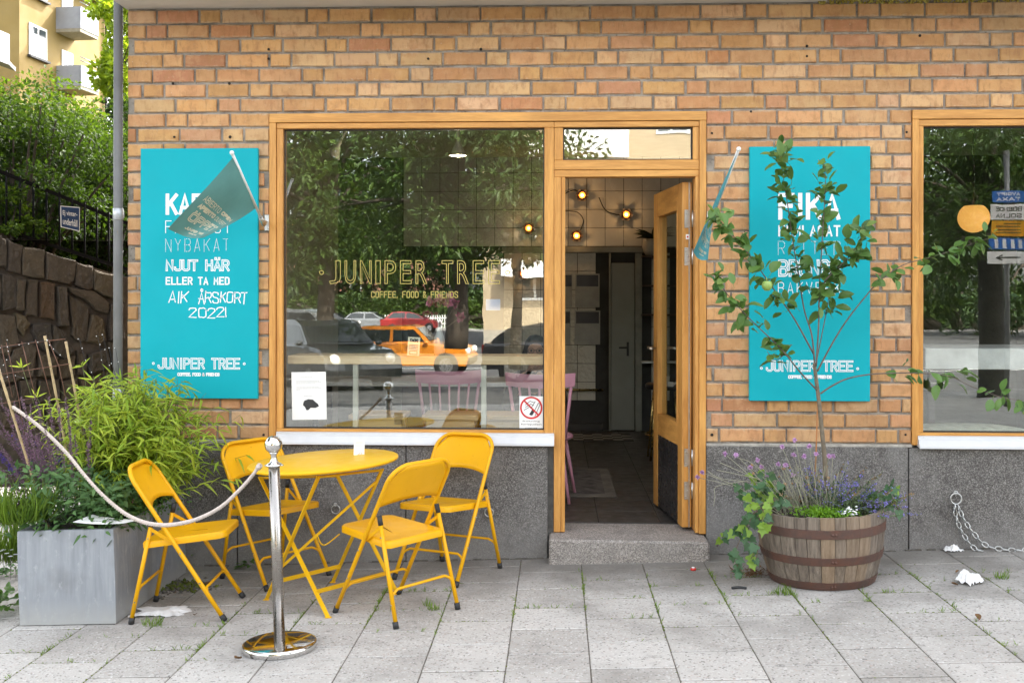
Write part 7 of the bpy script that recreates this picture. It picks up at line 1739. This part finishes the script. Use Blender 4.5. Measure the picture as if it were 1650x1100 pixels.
# sign post with five plates
sp_ = RF(1622, 600, 7.6); r = root('street_sign_post', 'grey street sign post with five plates mirrored in the second window', 'sign post', (sp_.x, sp_.y, gz(sp_.x))); m = MB(); m.tube([(0, 0, 0), (0, 0, 3.3)], .032, 10); m.build('post', M('galvanised', (.2, .2, .2), .5, .5), r)
ylw = M('sign_yellow', (.75, .36, .01), .5); sblue = M('street_sign_blue', (.02, .14, .48), .5)
def back_fn(x, z, l): return (x, .052 + l, z)
for (y0, y1, w_, mt, txt) in ((309, 327, .40, sblue, ['AVGIFT', 'TAXA']), (330, 355, .46, white_v, ['BOENDE', 'SOLNA']), (357, 381, .42, ylw, 'lines'), (384, 403, .48, sblue, None), (406, 424, .52, white_v, 'arrow')):
    z1 = RF(1622, y0, 7.6).z - gz(sp_.x); z0 = RF(1622, y1, 7.6).z - gz(sp_.x); m = MB(); m.box(-w_ / 2, w_ / 2, .034, .05, z0, z1, .002); pl_ = m.build('sign_plate', mt, r); k = MB(); ink = white_v if mt is sblue else black_v
    h = z1 - z0; fnb = lambda x, z, l: (-x, .0515 + l, z)
    if isinstance(txt, list):
        for i, t_ in enumerate(txt): write(k, t_, -w_ * .36, w_ * .36, z0 + h * (.56 - .44 * i), z0 + h * (.86 - .44 * i), fnb, 'solid', .012, 0, 0, .4)
    elif txt == 'lines':
        for v_ in (.8, .62, .4, .22): ribbon(k, [(-.15, z0 + h * v_), (.15 - .1 * (v_ > .7), z0 + h * v_)], .014, fnb)
    elif txt == 'arrow': ribbon(k, [(-.14, z0 + h * .5), (.14, z0 + h * .5)], .016, fnb); ribbon(k, [(.08, z0 + h * .68), (.15, z0 + h * .5), (.08, z0 + h * .32)], .016, fnb)
    else:
        for i in range(4): ribbon(k, [(-.15 + i * .1, z0 + h * .25), (-.15 + i * .1, z0 + h * .75)], .045, fnb)
    k.build('lettering', ink, pl_)
# beige house with white balconies
bgm = M('beige_render', (.40, .315, .205), .9, var=.05, scale=.5); bh = RF(779, 560, 44); r = root('beige_house', 'beige rendered house with white balconies mirrored in the transom and window', 'building', (bh.x, bh.y, rz(-31) - .2)); H0 = r.location
m = MB(); m.box(0, 13, -9, 0, -.3, 17); m.build('wall', bgm, r); m = MB(); m.box(-.01, 13.02, -9.02, .06, -.3, 1.1); m.build('base', M('house_base', (.30, .27, .22), .9), r); m = MB(); m.box(-.4, 13.4, -9.4, .5, 17.0, 17.3); m.build('roof', rfm, r)
def bl(px, py): p = RF(px, py, 44) - H0; return p
for (x0, y0, x1, y1) in ((806, 235, 905, 262), (908, 205, 1010, 252), (808, 352, 905, 380), (812, 420, 905, 440)):
    a = bl(x0, y0); b = bl(x1, y1); bo = empty('balcony', r); m = MB(); m.box(a.x, b.x, 1.3, 1.38, b.z, a.z, .01); m.box(a.x, a.x + .08, .0, 1.3, b.z, a.z); m.box(b.x - .08, b.x, 0, 1.3, b.z, a.z); m.build('front', wht, bo); m = MB(); m.box(a.x, b.x, 0, 1.36, b.z - .2, b.z - .002); m.build('floor', wht, bo)
for (x0, y0, x1, y1) in ((832, 440, 890, 482), (1055, 180, 1112, 216), (1020, 380, 1075, 430), (1130, 380, 1180, 430)):
    a = bl(x0, y0); b = bl(x1, y1); m = MB(); m.box(a.x, b.x, .0, .05, b.z, a.z); w_ = m.build('window', wht, r); m = MB(); c_ = (a.x + b.x) / 2; m.box(a.x + .12, c_ - .06, .051, .06, b.z + .12, a.z - .12); m.build('pane', pane_d, w_); m = MB(); m.box(c_ + .06, b.x - .12, .051, .06, b.z + .12, a.z - .12); m.build('pane', pane_d, w_)
# a long reddish house further left
r = root('red_brick_house', 'dull red brick house mirrored between the trees', 'building', (-40, -125, -1.5)); m = MB(); m.box(-24, 26, -8, 0, -.5, 9); m.build('wall', M('dull_brick', (.22, .10, .07), .9, var=.15, scale=.8), r); m = MB(); m.box(-24.5, 26.5, -8.5, .5, 9.0, 9.4); m.build('roof', rfm, r)
for i in range(9):
    for j in range(3): m = MB(); m.box(-22 + i * 5.2, -20.4 + i * 5.2, 0, .05, 1.2 + j * 2.8, 2.7 + j * 2.8); w_ = m.build('window', wht, r); m = MB(); m.box(-21.9 + i * 5.2, -20.5 + i * 5.2, .051, .06, 1.3 + j * 2.8, 2.6 + j * 2.8); m.build('pane', pane_d, w_)
# pale picket fence beyond the cars
r = root('picket_fence', 'pale picket fence mirrored behind the parked cars', 'fence', (RF(650, 520, 74).x, RF(650, 520, 74).y, rz(-31) + .12)); pk_ = None
q = MB(); q.box(-.04, .04, -.01, .01, 0, 1.0); pme = q.mesh('picket', wht)
for i in range(40): put('picket', pme, r, (-4 + i * .2, 0, 0))
m = MB(); m.box(-4.05, 3.85, .011, .04, .25, .32); m.box(-4.05, 3.85, .011, .04, .72, .79); m.build('rail', wht, r)
# ================================================================== SMALL THINGS ON WALL AND PAVEMENT
galv = M('galvanised_link', (.50, .50, .48), .35, .9, var=.15, scale=20)
def link(m, c, ax, up, L, wd, r):
    ax = Vector(ax).normalized(); u = Vector(up); u = (u - ax * u.dot(ax)).normalized(); pts = []
    for k in range(14):
        t = 2 * pi * k / 14; pts.append(Vector(c) + ax * (cos(t) * (L / 2) * 1.0 + (.35 * L * .3 if cos(t) > 0 else -.35 * L * .3)) + u * sin(t) * wd / 2)
    m.tube(pts, r, 6, closed=True)
yc_ = -.03; ch = root('steel_chain', 'galvanised steel chain hanging from a ring on the dark plinth', 'chain', W(1540, 800, yc_)); C0 = ch.location
m = MB(); c = W(1540, 803, yc_) - C0; m.tube([c + Vector((.032 * cos(t * pi / 10), -.004, .032 * sin(t * pi / 10))) for t in range(20)], .005, 8, closed=True); m.build('ring', galv, ch); m = MB(); e = c + Vector((0, .0, .034)); m.tube([e + Vector((.011 * cos(t * pi / 6), 0, .011 * sin(t * pi / 6))) for t in range(12)], .004, 6, closed=True); m.tube([e + Vector((0, .03, .0)), e], .005, 6); m.build('eye_bolt', galv, ch)
for pts in ([W(1538, 812, yc_), W(1541, 835, yc_ - .01), W(1553, 862, yc_ - .02), W(1572, 885, yc_ - .04), W(1590, 886.5, yc_ - .06)], [W(1543, 813, yc_), W(1552, 835, yc_ - .01), W(1568, 858, yc_ - .02), W(1590, 879, yc_ - .04), W(1625, 885.5, yc_ - .06), W(1660, 888, yc_ - .07)]):
    P = smooth_path(pts, 14); acc = 0; step = .034; i = 0; prev = P[0]
    for a, b in zip(P[:-1], P[1:]):
        acc += (b - a).length
        if acc >= step:
            acc = 0; d = (b - prev); d.normalize(); cpos = (b + prev) / 2; prev = b; i += 1; m = MB(); cpos.z = max(cpos.z, gz(cpos.x) + .008)
            link(m, cpos - C0, d, (0, 1, 0) if i % 2 else (-d.z, .4, d.x), .032, .026, .0042); m.build('link', galv, ch)
rs = [((788, 762 + 63), 'steel tether ring on the plinth next to the wall chair'), ((541, 820), 'steel tether ring on the plinth seen through the table legs')]
for (px, py), lab in rs:
    p = W(px, py, -.02); r = root('tether_ring', lab, 'ring', p, group='tether rings on the plinth'); m = MB(); m.tube([(.026 * cos(t * pi / 10), -.004, .026 * sin(t * pi / 10)) for t in range(20)], .0035, 6, closed=True); m.build('ring', galv, r); m = MB(); m.tube([(0, .012, .03), (0, -.012, .03)], .006, 6); m.tube([(.009 * cos(t * pi / 6), -.010, .03 + .009 * sin(t * pi / 6)) for t in range(12)], .003, 6, closed=True); m.build('eye_bolt', galv, r)
# crumpled tissues and napkins
tis = M('tissue', (.74, .73, .71), .9, var=.04)
def tissue(label, p, sx_, sy_, h, ang, n=14, seed=1):
    rr = random.Random(seed); r = root('paper_tissue', label, 'tissue', p, (0, 0, ang)); m = MB(); vs = []
    ph = [rr.uniform(0, 6.3) for _ in range(6)]
    for j in range(n + 1):
        for i in range(n + 1):
            u, v = i / n * 2 - 1, j / n * 2 - 1; ed = max(abs(u), abs(v)); wob = 1 + .13 * sin(5 * atan2(v, u) + ph[0]) + .08 * sin(11 * atan2(v, u) + ph[1])
            z = h * max(0, (1 - ed * ed)) * (.55 + .45 * sin(4 * u + ph[2]) * sin(3 * v + ph[3])) + h * .25 * abs(sin(7 * u + 3 * v + ph[4])) + .003
            vs.append((u * sx_ * wob, v * sy_ * wob, max(.002, z)))
    m.add(vs, [[j * (n + 1) + i, j * (n + 1) + i + 1, (j + 1) * (n + 1) + i + 1, (j + 1) * (n + 1) + i] for j in range(n) for i in range(n)]); m.build('sheet', tis, r)
tissue('torn white napkin lying flat under the chair beside the planter', G(263, 986), .13, .085, .022, .1, 16, 3)
tissue('crumpled white tissue on the paving near the chain', G(1562, 939), .062, .05, .075, .6, 14, 8)
tissue('white tissue scrap at the foot of the wall below the chain', G(1533, 886) + Vector((0, -.03, 0)), .05, .03, .04, .2, 12, 5)
# bottle cap, rubber piece, leaves, butts
red2 = M('red_plastic', (.55, .03, .02), .4); p = G(1117, 918); r = root('bottle_cap', 'small red bottle cap on the paving in front of the doorstep', 'cap', p); m = MB(); m.lathe([(.016, 0), (.0165, .008), (.013, .012), (.0001, .012)], 14); m.build('cap', red2, r); m = MB(); m.lathe([(.009, .012), (.009, .018), (.0001, .019)], 10); m.build('stub', white_v, r)
p = G(1191, 949); r = root('rubber_strip', 'bent black rubber strip lying on the paving by the barrel', 'rubber strip', p); m = MB(); m.tube(smooth_path([(-.038, 0, .007), (0, .012, .008), (.038, -.002, .007)], 4), .007, 6); m.build('strip', rub, r)
dl1 = leafmat('fallen_leaf', (.10, .05, .02), (.20, .11, .05), .8, .1)
for i, (px, py, L_, lab) in enumerate([(1578, 1001, .05, 'curled brown leaf on the lower right paving'), (313, 992, .05, 'brown leaf beside the grassy joint near the napkin'), (1544, 944, .04, 'dark leaf tucked under the crumpled tissue'), (389, 1062, .05, 'dry leaf against the post base'), (1540, 924, .03, 'small dark leaf behind the crumpled tissue'), (300, 941, .06, 'large dry leaf in the dirt behind the side chair'), (325, 945, .05, 'dry leaf next to the large one behind the side chair')]):
    r = root('fallen_leaf', lab, 'leaf', G(px, py) + Vector((0, 0, .006)), group='fallen leaves on the paving'); m = MB(); a = rnd.uniform(0, 6); leaf(m, (0, 0, 0), (cos(a), sin(a), .12), (0, 0, 1), L_, L_ * .6, 'oval', .5, -.2); m.build('blade', dl1, r)
# stains: old gum and dark patches, thin flat blots pressed into the stone
# moss and grass in the joints
ms = MB(); gs = MB()
hot = [(655, 958, 1.0), (640, 990, .9), (690, 995, .8), (300, 1042, 1), (490, 1002, .8), (870, 975, .8), (960, 940, .7), (1040, 955, .6), (1165, 935, .9), (1180, 962, .9), (1240, 956, 1), (1270, 958, 1), (1090, 975, .7), (1040, 1000, .5), (1400, 948, .9), (1440, 957, 1), (1480, 932, .7), (1500, 985, .6), (60, 1048, .9), (100, 1070, .7), (230, 1005, .6), (380, 1005, .7), (440, 985, .8), (700, 945, .7), (820, 890, .5), (1610, 935, .6), (1290, 1000, .5), (1590, 1020, .5)]
hot = [(G(a, b), c) for a, b, c in hot]
for (xa, ya, xb, yb) in JOINTS:
    L_ = hypot(xb - xa, yb - ya); n = int(L_ / .004)
    for k in range(n):
        t = rnd.random(); x = xa + (xb - xa) * t; y = ya + (yb - ya) * t; w_ = 0
        if not (-3.0 < x < 3.0 and -2.6 < y < 0): continue
        for (hp, c) in hot:
            d2 = (hp.x - x) ** 2 + ((hp.y - y) * .8) ** 2
            if d2 < .09: w_ = max(w_, c * (1 - d2 / .09))
        w_ = max(w_, .012)
        if rnd.random() < w_ * .7:
            ms.ball((x + rnd.gauss(0, .0022), y + rnd.gauss(0, .0022), gz(x) - .004), rnd.uniform(.003, .0065), 5, 3)
            if rnd.random() < w_ * .25:
                for q in range(3): leaf(gs, (x, y, gz(x)), Vector((rnd.gauss(0, .6), rnd.gauss(0, .6), 1)), rdir(), rnd.uniform(.01, .035), .003, 'dia')
tag(ms.build('moss', moss_m), 'green moss in the paving joints', 'moss', kind='stuff'); tag(gs.build('joint_grass', grs), 'thin grass growing from the paving joints', 'grass', kind='stuff')
for (px, py, n, R_, lab) in ((698, 982, 26, .03, 'grass tuft in the joint beside the front chair'), (687, 976, 14, .012, 'single upright grass blades behind the front chair'), (246, 1006, 55, .05, 'grass tuft at the napkin edge'), (1263, 957, 60, .05, 'grass tuft at the foot of the barrel'), (1613, 932, 40, .03, 'small weed by the crumpled tissue')):
    tuft('grass_tuft', lab, G(px, py), n, R_, .015, .05, grs, .9, .004, 'grass')
# dirt patch with moss behind the side chair
m = MB()
for i in range(260): x, y = rnd.gauss(0, .12), rnd.gauss(0, .07); m.ball((x, y, rnd.uniform(-.004, .006)), rnd.uniform(.006, .016), 5, 3)
dp_ = G(285, 945); o = m.build('dirt_patch', gr); o.location = dp_; tag(o, 'dark patch of soil and moss behind the side chair', 'dirt', kind='stuff')
m = MB()
for i in range(160): x, y = rnd.gauss(0, .10), rnd.gauss(0, .05); m.ball((x, y, rnd.uniform(.004, .012)), rnd.uniform(.006, .012), 5, 3)
o = m.build('moss_patch', moss_m); o.location = dp_; tag(o, 'moss growing on the soil patch behind the side chair', 'moss', kind='stuff')
# dry debris under the barrel ivy
m = MB()
for i in range(120): leaf(m, (rnd.gauss(0, .05), rnd.gauss(0, .04), rnd.uniform(0, .03)), rdir(.2), rdir(1), rnd.uniform(.02, .05), .006, 'dia')
o = m.build('plant_debris', dl1); o.location = G(1213, 927); tag(o, 'dry brown plant debris beside the barrel foot', 'debris', kind='stuff')
